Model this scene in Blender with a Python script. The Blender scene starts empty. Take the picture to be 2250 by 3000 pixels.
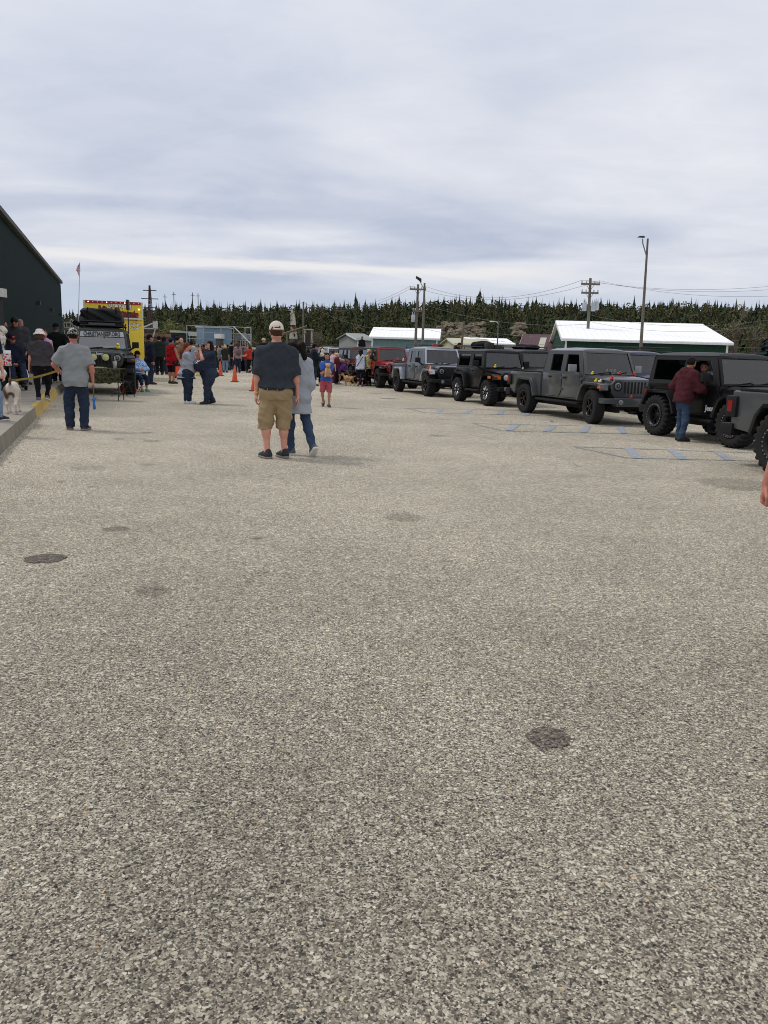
import bpy, math, random
import numpy as np
from mathutils import Vector, Matrix
from mathutils.bvhtree import BVHTree

random.seed(7)
RNG = np.random.default_rng(11)
SC = bpy.context.scene
COL = SC.collection
PI = math.pi
R = math.radians

# ------------------------------------------------------------------ camera
F_PX, W_PX, H_PX = 2350.0, 2250.0, 3000.0
CAM_H, PITCH, ROLL = 1.55, math.atan(464 / 2350.0), 0.030
_X = np.array([1.0, 0, 0]); _U = np.array([0, math.sin(PITCH), math.cos(PITCH)])
_Fw = np.array([0, math.cos(PITCH), -math.sin(PITCH)])
_CR = math.cos(ROLL) * _X + math.sin(ROLL) * _U
_CU = -math.sin(ROLL) * _X + math.cos(ROLL) * _U
CAM = np.array([0, 0, CAM_H])

def ray(px, py):
    return _Fw + _CR * ((px - W_PX / 2) / F_PX) - _CU * ((py - H_PX / 2) / F_PX)
def G(px, py, z=0.0):                       # a spot on level ground, read off the photograph
    d = ray(px, py); t = (z - CAM_H) / d[2]; return Vector(CAM + d * t)
def D(px, py, depth):                       # a spot at a known distance ahead
    d = ray(px, py); return Vector(CAM + d * (depth / d[1]))

cd = bpy.data.cameras.new('camera'); cam = bpy.data.objects.new('camera', cd); COL.objects.link(cam)
m = Matrix.Identity(4)
for i in range(3):
    m[i][0] = _CR[i]; m[i][1] = _CU[i]; m[i][2] = -_Fw[i]; m[i][3] = CAM[i]
cam.matrix_world = m
cd.sensor_fit = 'VERTICAL'; cd.sensor_height = 36.0; cd.lens = 36.0 * F_PX / H_PX
cd.clip_end = 6000; cd.clip_start = 0.05
SC.camera = cam
try: SC.cycles.pixel_filter_type = 'BLACKMAN_HARRIS'; SC.cycles.filter_width = 1.0
except Exception: pass

# ------------------------------------------------------------------ materials
MATS = {}
def nt(name):
    m = bpy.data.materials.new(name); m.use_nodes = True
    return m, m.node_tree.nodes, m.node_tree.links, m.node_tree.nodes['Principled BSDF']
def lin(c):                                 # sRGB 0-255 -> linear
    return tuple(((v / 255) / 12.92 if v / 255 <= .04045 else ((v / 255 + .055) / 1.055) ** 2.4) for v in c)
def mat(name, col, rough=.7, metal=0.0, var=.12, scale=6.0, spec=.5, coat=0.0, bump=0.0, bscale=60.0):
    if name in MATS: return MATS[name]
    m, N, L, b = nt(name)
    tc = N.new('ShaderNodeTexCoord'); no = N.new('ShaderNodeTexNoise')
    no.inputs['Scale'].default_value = scale; no.inputs['Detail'].default_value = 5
    L.new(tc.outputs['Object'], no.inputs['Vector'])
    mx = N.new('ShaderNodeMix'); mx.data_type = 'RGBA'
    mx.inputs[6].default_value = tuple(max(0, c * (1 - var)) for c in col) + (1,)
    mx.inputs[7].default_value = tuple(min(1, c * (1 + var)) for c in col) + (1,)
    mr = N.new('ShaderNodeMapRange'); mr.inputs[1].default_value = .3; mr.inputs[2].default_value = .7
    L.new(no.outputs['Fac'], mr.inputs[0]); L.new(mr.outputs[0], mx.inputs[0])
    L.new(mx.outputs[2], b.inputs['Base Color'])
    b.inputs['Roughness'].default_value = rough; b.inputs['Metallic'].default_value = metal
    b.inputs['Specular IOR Level'].default_value = spec
    b.inputs['Coat Weight'].default_value = coat; b.inputs['Coat Roughness'].default_value = .06
    if bump:
        n2 = N.new('ShaderNodeTexNoise'); n2.inputs['Scale'].default_value = bscale; n2.inputs['Detail'].default_value = 4
        L.new(tc.outputs['Object'], n2.inputs['Vector'])
        bp = N.new('ShaderNodeBump'); bp.inputs['Strength'].default_value = bump; bp.inputs['Distance'].default_value = .02
        L.new(n2.outputs['Fac'], bp.inputs['Height']); L.new(bp.outputs[0], b.inputs['Normal'])
    MATS[name] = m
    return m
def cloth(name, rgb, var=.18):              # woven cloth, sRGB colour
    return mat('cloth_' + name, lin(rgb), rough=.92, var=var, scale=9, spec=.12, bump=.22, bscale=22)
def ramp_mat(name, stops, scale=12.0, rough=.9, detail=2.0, distort=0.0, voro=False, interp='CONSTANT'):
    if name in MATS: return MATS[name]
    m, N, L, b = nt(name)
    tc = N.new('ShaderNodeTexCoord')
    no = N.new('ShaderNodeTexVoronoi' if voro else 'ShaderNodeTexNoise')
    no.inputs['Scale'].default_value = scale
    if not voro: no.inputs['Detail'].default_value = detail; no.inputs['Distortion'].default_value = distort
    L.new(tc.outputs['Object'], no.inputs['Vector'])
    cr = N.new('ShaderNodeValToRGB'); cr.color_ramp.interpolation = interp
    e = cr.color_ramp.elements
    while len(e) < len(stops): e.new(.5)
    for k, (p, c) in enumerate(stops): e[k].position = p; e[k].color = tuple(lin(c)) + (1,)
    L.new(no.outputs['Distance'] if voro else no.outputs['Fac'], cr.inputs[0]); L.new(cr.outputs[0], b.inputs['Base Color'])
    b.inputs['Roughness'].default_value = rough; b.inputs['Specular IOR Level'].default_value = .2
    MATS[name] = m; return m
def glass(name, tint, refl=1.0, floor=.055):            # car glass: tinted see-through plus clear reflection
    if name in MATS: return MATS[name]
    m, N, L, b = nt(name)
    N.remove(b)
    tr = N.new('ShaderNodeBsdfTransparent'); tr.inputs[0].default_value = tuple(tint) + (1,)
    gl = N.new('ShaderNodeBsdfGlossy'); gl.inputs['Roughness'].default_value = .03
    gl.inputs[0].default_value = (refl, refl, refl, 1)
    lw_ = N.new('ShaderNodeLayerWeight'); lw_.inputs[0].default_value = .5
    pw = N.new('ShaderNodeMath'); pw.operation = 'POWER'; pw.inputs[1].default_value = 4.0; L.new(lw_.outputs['Facing'], pw.inputs[0])
    fr = N.new('ShaderNodeMath'); fr.operation = 'MULTIPLY_ADD'; fr.inputs[1].default_value = .9; fr.inputs[2].default_value = floor; fr.use_clamp = True; L.new(pw.outputs[0], fr.inputs[0])
    no = N.new('ShaderNodeTexNoise'); no.inputs['Scale'].default_value = 3
    bp = N.new('ShaderNodeBump'); bp.inputs['Strength'].default_value = .03
    mx = N.new('ShaderNodeMixShader'); L.new(fr.outputs[0], mx.inputs[0]); L.new(tr.outputs[0], mx.inputs[1]); L.new(gl.outputs[0], mx.inputs[2])
    L.new(mx.outputs[0], N['Material Output'].inputs[0])
    MATS[name] = m; return m
def lampmat(name, col, strength):
    if name in MATS: return MATS[name]
    m, N, L, b = nt(name)
    b.inputs['Base Color'].default_value = tuple(col) + (1,)
    b.inputs['Emission Color'].default_value = tuple(col) + (1,); b.inputs['Emission Strength'].default_value = strength
    MATS[name] = m; return m
def attr_mat(name, rough=.6, spec=.3, sss=0.0, var=.0, scale=30, attr='Col'):
    if name in MATS: return MATS[name]
    m, N, L, b = nt(name)
    a = N.new('ShaderNodeAttribute'); a.attribute_name = attr
    out = a.outputs['Color']
    if var:
        no = N.new('ShaderNodeTexNoise'); no.inputs['Scale'].default_value = scale; no.inputs['Detail'].default_value = 4
        tc = N.new('ShaderNodeTexCoord'); L.new(tc.outputs['Object'], no.inputs['Vector'])
        mr = N.new('ShaderNodeMapRange'); mr.inputs[1].default_value = .3; mr.inputs[2].default_value = .7
        mr.inputs[3].default_value = 1 - var; mr.inputs[4].default_value = 1 + var
        L.new(no.outputs['Fac'], mr.inputs[0])
        vm = N.new('ShaderNodeVectorMath'); vm.operation = 'SCALE'
        L.new(out, vm.inputs[0]); L.new(mr.outputs[0], vm.inputs['Scale']); out = vm.outputs[0]
    L.new(out, b.inputs['Base Color'])
    b.inputs['Roughness'].default_value = rough; b.inputs['Specular IOR Level'].default_value = spec
    MATS[name] = m; return m

# ------------------------------------------------------------------ objects
def link(o, parent=None):
    COL.objects.link(o)
    if parent is not None: o.parent = parent
    return o
def tag(o, label=None, cat=None, group=None, kind=None):
    if label: o['label'] = label
    if cat: o['category'] = cat
    if group: o['group'] = group
    if kind: o['kind'] = kind
    return o
def thing(name, label, cat, loc=(0, 0, 0), rz=0.0, group=None, scale=1.0):
    o = bpy.data.objects.new(name, None); link(o); o.empty_display_size = .2
    o.location = loc; o.rotation_euler = (0, 0, rz); o.scale = (scale,) * 3
    return tag(o, label, cat, group)
def mesh_obj(name, V, Fc, m, parent=None, smooth=False, cols=None, mi=None):
    me = bpy.data.meshes.new(name)
    me.from_pydata([tuple(v) for v in V] if not isinstance(V, np.ndarray) else V.tolist(), [], Fc if not isinstance(Fc, np.ndarray) else Fc.tolist())
    ms = m if isinstance(m, (list, tuple)) else [m]
    for x in ms: me.materials.append(x)
    if mi is not None: me.polygons.foreach_set('material_index', mi)
    if smooth: me.polygons.foreach_set('use_smooth', [True] * len(me.polygons))
    if cols is not None:
        a = me.color_attributes.new('Col', 'FLOAT_COLOR', 'POINT')
        c = np.ones((len(me.vertices), 4), np.float32); c[:, :3] = cols
        a.data.foreach_set('color', c.ravel())
    me.update()
    return link(bpy.data.objects.new(name, me), parent)
def children(o): return [c for c in o.children]
def copy_tree(o, parent=None):
    c = o.copy(); COL.objects.link(c); c.parent = parent
    for ch in list(o.children): copy_tree(ch, c)
    return c
def set_mat(o, m):                          # a copy that shares its mesh gets its own material
    for s in o.material_slots: s.link = 'OBJECT'; s.material = m

class MB:                                    # collects shapes into one mesh
    def __init__(s): s.V = []; s.F = []; s.S = []; s.M = []; s.mi = 0
    def add(s, V, Fc, smooth=False):
        n = len(s.V); s.V += [tuple(v) for v in V]
        for f in Fc: s.F.append([i + n for i in f]); s.S.append(smooth); s.M.append(s.mi)
        return s
    def box(s, x0, x1, y0, y1, z0, z1):
        x0, x1 = min(x0, x1), max(x0, x1); y0, y1 = min(y0, y1), max(y0, y1); z0, z1 = min(z0, z1), max(z0, z1)
        V = [(x0, y0, z0), (x1, y0, z0), (x1, y1, z0), (x0, y1, z0), (x0, y0, z1), (x1, y0, z1), (x1, y1, z1), (x0, y1, z1)]
        return s.add(V, [(0, 3, 2, 1), (4, 5, 6, 7), (0, 1, 5, 4), (1, 2, 6, 5), (2, 3, 7, 6), (3, 0, 4, 7)])
    def hexa(s, V):                          # eight corners, bottom ring then top ring
        return s.add(V, [(0, 3, 2, 1), (4, 5, 6, 7), (0, 1, 5, 4), (1, 2, 6, 5), (2, 3, 7, 6), (3, 0, 4, 7)])
    def prism(s, pts, a0, a1, axis='y', taper=None):   # 2-D outline pushed along an axis
        n = len(pts)
        ar = sum(pts[i][0] * pts[(i + 1) % n][1] - pts[(i + 1) % n][0] * pts[i][1] for i in range(n))
        if ar < 0: pts = pts[::-1]
        def P(p, a):
            if axis == 'y': return (p[0], a, p[1])
            if axis == 'x': return (a, p[0], p[1])
            return (p[0], p[1], a)
        V = [P(p, a0) for p in pts] + [P(p, a1) for p in pts]
        Fc = [(i, (i + 1) % n, (i + 1) % n + n, i + n) for i in range(n)]
        Fc += [list(range(n))[::-1], list(range(n, 2 * n))]
        if (axis == 'y') == (a1 > a0): Fc = [list(f)[::-1] for f in Fc]
        return s.add(V, Fc)
    def tube(s, a, b, ra, rb=None, n=8, caps=True, smooth=True):
        rb = ra if rb is None else rb
        a = Vector(a); b = Vector(b); d = (b - a)
        if d.length < 1e-6: return s
        d.normalize(); u = d.orthogonal().normalized(); w = d.cross(u)
        V = []
        for c, r in ((a, ra), (b, rb)):
            for i in range(n):
                t = 2 * PI * i / n; V.append(c + u * (r * math.cos(t)) + w * (r * math.sin(t)))
        Fc = [(i, (i + 1) % n, (i + 1) % n + n, i + n) for i in range(n)]
        s.add(V, Fc, smooth)
        if caps: s.add(V[:n], [list(range(n))[::-1]]); s.add(V[n:], [list(range(n))])
        return s
    def path(s, pts, r, n=6):
        for a, b in zip(pts[:-1], pts[1:]): s.tube(a, b, r, r, n)
        return s
    def lathe(s, prof, c=(0, 0, 0), axis='z', n=24, smooth=True):    # prof: (radius, height)
        V = []
        for (r, h) in prof:
            for i in range(n):
                t = 2 * PI * i / n; x, y = r * math.cos(t), r * math.sin(t)
                p = (x, y, h) if axis == 'z' else ((h, x, y) if axis == 'x' else (x, h, -y))
                V.append((p[0] + c[0], p[1] + c[1], p[2] + c[2]))
        k = len(prof); Fc = []
        for j in range(k - 1):
            for i in range(n):
                Fc.append((j * n + i, j * n + (i + 1) % n, (j + 1) * n + (i + 1) % n, (j + 1) * n + i))
        return s.add(V, Fc, smooth)
    def ball(s, c, r, n=10, sc=(1, 1, 1)):
        k = n // 2 + 1
        prof = [(max(1e-4, math.sin(PI * j / k)), -math.cos(PI * j / k)) for j in range(k + 1)]
        V = []
        for (a, h) in prof:
            for i in range(n):
                t = 2 * PI * i / n
                V.append((c[0] + r * sc[0] * a * math.cos(t), c[1] + r * sc[1] * a * math.sin(t), c[2] + r * sc[2] * h))
        Fc = []
        for j in range(k):
            for i in range(n): Fc.append((j * n + i, j * n + (i + 1) % n, (j + 1) * n + (i + 1) % n, (j + 1) * n + i))
        return s.add(V, Fc, True)
    def ribbon(s, pts, th, y0, y1):          # bent strip in the xz plane, pushed along y
        n = len(pts); up = []; lo = []
        for i in range(n):
            a = Vector(pts[max(0, i - 1)]); b = Vector(pts[min(n - 1, i + 1)]); d = (b - a).normalized()
            nn = Vector((-d.y, d.x)); p = Vector(pts[i]); up.append(p + nn * th / 2); lo.append(p - nn * th / 2)
        for i in range(n - 1):
            q = [lo[i], lo[i + 1], up[i + 1], up[i]]
            s.hexa([(q[0].x, y0, q[0].y), (q[1].x, y0, q[1].y), (q[1].x, y1, q[1].y), (q[0].x, y1, q[0].y),
                    (q[3].x, y0, q[3].y), (q[2].x, y0, q[2].y), (q[2].x, y1, q[2].y), (q[3].x, y1, q[3].y)])
        return s
    def build(s, name, m, parent=None, bevel=0.0, segs=2, angle=35, kw=None, flat=False):
        o = mesh_obj(name, s.V, s.F, m, parent, mi=s.M)
        me = o.data
        import bmesh
        bm = bmesh.new(); bm.from_mesh(me)
        if bevel:
            bmesh.ops.remove_doubles(bm, verts=bm.verts, dist=1e-5)
            es = [e for e in bm.edges if len(e.link_faces) == 2 and e.calc_face_angle(0) > R(angle)]
            bmesh.ops.bevel(bm, geom=es, offset=bevel, segments=segs, profile=.6, affect='EDGES', clamp_overlap=True)
        bmesh.ops.recalc_face_normals(bm, faces=bm.faces)
        bm.to_mesh(me); bm.free()
        if bevel:
            me.polygons.foreach_set('use_smooth', [True] * len(me.polygons))
            me.set_sharp_from_angle(angle=R(40))
        else:
            if any(s.S) and len(me.polygons) == len(s.S): me.polygons.foreach_set('use_smooth', s.S)
        me.update()
        return o

def text_obj(body, size, m, parent=None, name='lettering', depth=.0, bold=0.0, align='CENTER', bvh=None, M=None, sx=1.0):
    c = bpy.data.curves.new('t', 'FONT'); c.body = body; c.size = size; c.align_x = align; c.align_y = 'CENTER'
    c.offset = bold; c.extrude = depth; c.resolution_u = 3
    t = bpy.data.objects.new('t', c); COL.objects.link(t)
    dg = bpy.context.evaluated_depsgraph_get(); dg.update()
    me = bpy.data.meshes.new_from_object(t.evaluated_get(dg)); me.name = name
    bpy.data.objects.remove(t); bpy.data.curves.remove(c)
    me.materials.clear(); me.materials.append(m)
    M = M or Matrix.Identity(4)
    for v in me.vertices: v.co.x *= sx
    if bvh:                                   # print wrapped onto cloth along the text normal
        tree, lift = bvh
        nrm = (M.to_3x3() @ Vector((0, 0, 1))).normalized()
        for v in me.vertices:
            p = M @ v.co; h = tree.ray_cast(p + nrm * .5, -nrm, 1.2)
            v.co = (h[0] + nrm * lift) if h[0] is not None else p
    else: me.transform(M)
    return link(bpy.data.objects.new(name, me), parent)
def frame_mat(o, x, y):                       # matrix with given origin, text-right and text-up
    x = Vector(x).normalized(); y = Vector(y).normalized(); z = x.cross(y).normalized()
    M = Matrix.Identity(4)
    for i in range(3): M[i][0] = x[i]; M[i][1] = y[i]; M[i][2] = z[i]; M[i][3] = o[i]
    return M

# ------------------------------------------------------------------ rounded shapes (signed distance -> surface)
def _smin(a, b, k):
    if k <= 0: return np.minimum(a, b)
    h = np.maximum(k - np.abs(a - b), 0) / k
    return np.minimum(a, b) - h * h * k * .25
class Cone:
    def __init__(s, a, b, ra, rb=None, cut=False, cut0=False, k=None):
        s.a = np.array(a, float); s.b = np.array(b, float); s.ra = ra; s.rb = ra if rb is None else rb; s.cut = cut; s.cut0 = cut0; s.k = k
        r = max(s.ra, s.rb); s.lo = np.minimum(s.a, s.b) - r; s.hi = np.maximum(s.a, s.b) + r
    def f(s, p):
        ab = s.b - s.a; L2 = (ab ** 2).sum() + 1e-12
        t0 = ((p - s.a) @ ab) / L2; t = np.clip(t0, 0, 1)
        d = np.linalg.norm(p - s.a - t[..., None] * ab, axis=-1) - (s.ra + (s.rb - s.ra) * t)
        if s.cut: d = np.maximum(d, (t0 - 1) * math.sqrt(L2))
        if s.cut0: d = np.maximum(d, -t0 * math.sqrt(L2))
        return d
class Ell:
    def __init__(s, c, r, Rm=None, k=None):
        s.c = np.array(c, float); s.r = np.array(r, float); s.R = np.eye(3) if Rm is None else np.array(Rm, float); s.k = k
        e = s.r.max(); s.lo = s.c - e; s.hi = s.c + e
    def f(s, p):
        q = (p - s.c) @ s.R
        k0 = np.linalg.norm(q / s.r, axis=-1); k1 = np.linalg.norm(q / (s.r ** 2), axis=-1) + 1e-9
        return k0 * (k0 - 1) / k1
class Colm:                                    # stacked oval sections along a frame's z
    def __init__(s, o, Rm, sec, k=None, p=2.3):
        s.o = np.array(o, float); s.R = np.array(Rm, float); s.sec = np.array(sec, float); s.k = k; s.p = p
        z = s.sec[:, 0]; m_ = max(s.sec[:, 1].max(), s.sec[:, 2].max() + np.abs(s.sec[:, 3]).max())
        a = s.o + s.R[:, 2] * z[0]; b = s.o + s.R[:, 2] * z[-1]
        s.lo = np.minimum(a, b) - m_; s.hi = np.maximum(a, b) + m_
    def f(s, p):
        q = (p - s.o) @ s.R; z = q[..., 2]; S = s.sec
        w = np.interp(z, S[:, 0], S[:, 1]); dp = np.interp(z, S[:, 0], S[:, 2]); cy = np.interp(z, S[:, 0], S[:, 3])
        e = s.p
        d = ((np.abs(q[..., 0] / w) ** e + np.abs((q[..., 1] - cy) / dp) ** e) ** (1 / e) - 1) * np.minimum(w, dp)
        return np.maximum(d, np.maximum(S[0, 0] - z, z - S[-1, 0]))
def sdf_mesh(prims, h=.012, k=.03, disp=None, clip=None):
    pad = 3 * h
    lo = np.min([p.lo for p in prims], axis=0) - pad; hi = np.max([p.hi for p in prims], axis=0) + pad
    n = np.ceil((hi - lo) / h).astype(int) + 1
    ax = [lo[i] + h * np.arange(n[i]) for i in range(3)]
    vol = np.full(n, 10.0)
    for p in prims:
        kk = k if p.k is None else p.k
        mg = kk + 3 * h
        i0 = np.maximum(np.floor((p.lo - mg - lo) / h).astype(int), 0); i1 = np.minimum(np.ceil((p.hi + mg - lo) / h).astype(int) + 1, n)
        sl = tuple(slice(i0[i], i1[i]) for i in range(3))
        P = np.stack(np.meshgrid(*[ax[i][sl[i]] for i in range(3)], indexing='ij'), -1)
        vol[sl] = _smin(vol[sl], p.f(P), kk)
    P = None
    if disp is not None or clip is not None:
        P = np.stack(np.meshgrid(*ax, indexing='ij'), -1)
    if disp is not None:
        near = np.abs(vol) < .06
        vol[near] += disp(P[near])
    if clip is not None: vol = np.maximum(vol, clip(P))
    return nets(vol, lo, h)
def nets(vol, lo, h):
    ins = vol < 0
    c = [(i, j, k) for i in (0, 1) for j in (0, 1) for k in (0, 1)]
    nx, ny, nz = vol.shape
    S = lambda A, o: A[o[0]:nx - 1 + o[0], o[1]:ny - 1 + o[1], o[2]:nz - 1 + o[2]]
    cnt = sum(S(ins, o).astype(np.int8) for o in c)
    act = (cnt > 0) & (cnt < 8)
    idx = np.full(act.shape, -1, int); I = np.argwhere(act); idx[act] = np.arange(len(I))
    vals = {o: vol[I[:, 0] + o[0], I[:, 1] + o[1], I[:, 2] + o[2]] for o in c}
    acc = np.zeros((len(I), 3)); num = np.zeros(len(I))
    for a in c:
        for axis in range(3):
            if a[axis]: continue
            b = list(a); b[axis] = 1; b = tuple(b)
            va, vb = vals[a], vals[b]; m_ = (va < 0) != (vb < 0)
            t = np.where(m_, va / np.where(m_, va - vb, 1), 0)
            pt = np.tile(np.array(a, float), (len(I), 1)); pt[:, axis] += t
            acc[m_] += pt[m_]; num[m_] += 1
    V = lo + h * (I + acc / num[:, None])
    Fs = []
    for axis in range(3):
        u, v = (axis + 1) % 3, (axis + 2) % 3
        sa = [slice(None)] * 3; sb = [slice(None)] * 3
        sa[axis] = slice(0, -1); sb[axis] = slice(1, None)
        ch = ins[tuple(sa)] != ins[tuple(sb)]
        E = np.argwhere(ch)
        E = E[(E[:, u] > 0) & (E[:, v] > 0) & (E[:, u] < act.shape[u]) & (E[:, v] < act.shape[v])]
        q = []
        for du, dv in ((1, 1), (0, 1), (0, 0), (1, 0)):
            e = E.copy(); e[:, u] -= du; e[:, v] -= dv
            q.append(idx[e[:, 0], e[:, 1], e[:, 2]])
        q = np.stack(q, 1); flip = ~ins[E[:, 0], E[:, 1], E[:, 2]]
        q[flip] = q[flip][:, ::-1]
        Fs.append(q)
    return V, np.concatenate(Fs)
def sdf_obj(name, prims, m, parent=None, h=.012, k=.03, disp=None, cols=None, clip=None):
    V, Fc = sdf_mesh(prims, h, k, disp, clip)
    return mesh_obj(name, V, Fc, m, parent, smooth=True, cols=cols(V) if cols else None)
def folds(seed, amp=.005, fx=22, fz=14):
    r = np.random.default_rng(seed); ph = r.uniform(0, 6.28, 6); a = r.uniform(-.6, .6, 6)
    def f(P):
        x, y, z = P[..., 0], P[..., 1], P[..., 2]
        s = np.sin(fx * (x + a[0] * z) + 2 * np.sin(5 * z + ph[0]) + ph[1]) * np.sin(fz * (z + a[1] * x + .5 * y) + ph[2])
        s += .6 * np.sin(fz * 1.7 * (z + a[2] * x + a[3] * y) + ph[3] + 1.5 * np.sin(9 * x + ph[4]))
        return amp * s
    return f
# ------------------------------------------------------------------ daylight
SUN_EL, SUN_AZ = R(54), R(-72)               # azimuth from +Y towards +X
w = bpy.data.worlds.new('World'); SC.world = w; w.use_nodes = True
N, L = w.node_tree.nodes, w.node_tree.links
bg = N['Background']; bg.inputs[1].default_value = 0.1
sky = N.new('ShaderNodeTexSky'); sky.sky_type = 'NISHITA'; sky.sun_disc = False
sky.sun_elevation = SUN_EL; sky.sun_rotation = SUN_AZ; sky.air_density = 1.2; sky.dust_density = 2.0
tc = N.new('ShaderNodeTexCoord'); sp = N.new('ShaderNodeSeparateXYZ'); L.new(tc.outputs['Generated'], sp.inputs[0])
def mth(op, a, b=None, c=None):
    n = N.new('ShaderNodeMath'); n.operation = op
    for i, v in enumerate((a, b, c)):
        if v is None: continue
        if isinstance(v, (int, float)): n.inputs[i].default_value = v
        else: L.new(v, n.inputs[i])
    return n.outputs[0]
zz = mth('MAXIMUM', sp.outputs[2], 0.0)
den = mth('ADD', zz, 0.11)
cx = mth('DIVIDE', sp.outputs[0], den); cy = mth('DIVIDE', sp.outputs[1], den)
cb = N.new('ShaderNodeCombineXYZ'); L.new(cx, cb.inputs[0]); L.new(cy, cb.inputs[1])
def noise(scale, detail, rough=.55, dist=0.0, vec=None, off=(0, 0, 0), sc=(1, 1, 1)):
    mp = N.new('ShaderNodeMapping'); mp.inputs['Location'].default_value = off; mp.inputs['Scale'].default_value = sc
    L.new(vec or cb.outputs[0], mp.inputs[0])
    n = N.new('ShaderNodeTexNoise'); n.inputs['Scale'].default_value = scale; n.inputs['Detail'].default_value = detail
    n.inputs['Roughness'].default_value = rough; n.inputs['Distortion'].default_value = dist
    L.new(mp.outputs[0], n.inputs['Vector']); return n.outputs['Fac']
def mrange(v, a, b, c=0.0, d=1.0, smooth=True):
    n = N.new('ShaderNodeMapRange'); n.interpolation_type = 'SMOOTHSTEP' if smooth else 'LINEAR'
    L.new(v, n.inputs[0])
    for i, x in enumerate((a, b, c, d)): n.inputs[i + 1].default_value = x
    return n.outputs[0]
def cmix(f, a, b):
    n = N.new('ShaderNodeMix'); n.data_type = 'RGBA'
    if isinstance(f, float): n.inputs[0].default_value = f
    else: L.new(f, n.inputs[0])
    for i, v in ((6, a), (7, b)):
        if isinstance(v, tuple): n.inputs[i].default_value = v + (1,)
        else: L.new(v, n.inputs[i])
    return n.outputs[2]
big = mrange(noise(.42, 3, .5, .9, off=(2.3, 1.9, 0), sc=(1, 1.1, 1)), .40, .60)
fine = mrange(noise(1.9, 6, .55, .5, off=(.4, 5.2, 0), sc=(.85, 1.0, 1)), .3, .72)
wisp = mrange(noise(5.2, 6, .6, .9, off=(7, 2, 0), sc=(.75, 1.0, 1)), .35, .75)
cov = mth('ADD', mth('MULTIPLY', big, .62), mth('ADD', mth('MULTIPLY', fine, .27), mth('MULTIPLY', wisp, .11)))
cl_dark = tuple(c * 10 for c in lin((184, 193, 215)))
cl_lite = tuple(c * 10 for c in lin((234, 236, 243)))
top_dark = tuple(c * 10 for c in lin((220, 225, 238)))
top_lite = tuple(c * 10 for c in lin((254, 253, 254)))
hi = mrange(zz, .1, .46)
clouds = cmix(cov, cmix(hi, cl_dark, top_dark), cmix(hi, cl_lite, top_lite))
# long bright rift low over the wood
bw = noise(2.2, 6, .6, .4, vec=tc.outputs['Generated'], off=(1.3, 0, 0), sc=(1.6, 1.6, 16))
zb = mth('ADD', zz, mth('MULTIPLY', mth('SUBTRACT', bw, .5), .035))
zb = mth('ADD', zb, mth('MULTIPLY', sp.outputs[0], .0))
band = mth('MULTIPLY', mrange(zb, .085, .094), mrange(zb, .108, .099))
band = mth('MULTIPLY', band, mth('MULTIPLY', mrange(sp.outputs[0], -.46, -.36), mrange(sp.outputs[0], .24, .14)))
clouds = cmix(mth('MULTIPLY', band, .95), clouds, tuple(c * 10 for c in lin((240, 238, 240))))
low = mth('MULTIPLY', mrange(zz, .098, .05), .75)
clouds = cmix(low, clouds, tuple(c * 10 for c in lin((189, 203, 224))))
low2 = mrange(zz, .05, .0)
clouds = cmix(mth('MULTIPLY', low2, .6), clouds, tuple(c * 10 for c in lin((203, 214, 230))))
fin = cmix(.93, sky.outputs[0], clouds)
L.new(fin, bg.inputs[0])
sl = bpy.data.lights.new('sun', 'SUN'); sl.energy = 1.3; sl.angle = R(10); sl.color = (1.0, .96, .9)
so = link(bpy.data.objects.new('sun', sl))
sd = Vector((math.sin(SUN_AZ) * math.cos(SUN_EL), math.cos(SUN_AZ) * math.cos(SUN_EL), math.sin(SUN_EL)))
so.rotation_euler = sd.to_track_quat('Z', 'Y').to_euler()
SC.view_settings.view_transform = 'Standard'; SC.view_settings.look = 'None'; SC.view_settings.exposure = 0; SC.view_settings.gamma = 1

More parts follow.
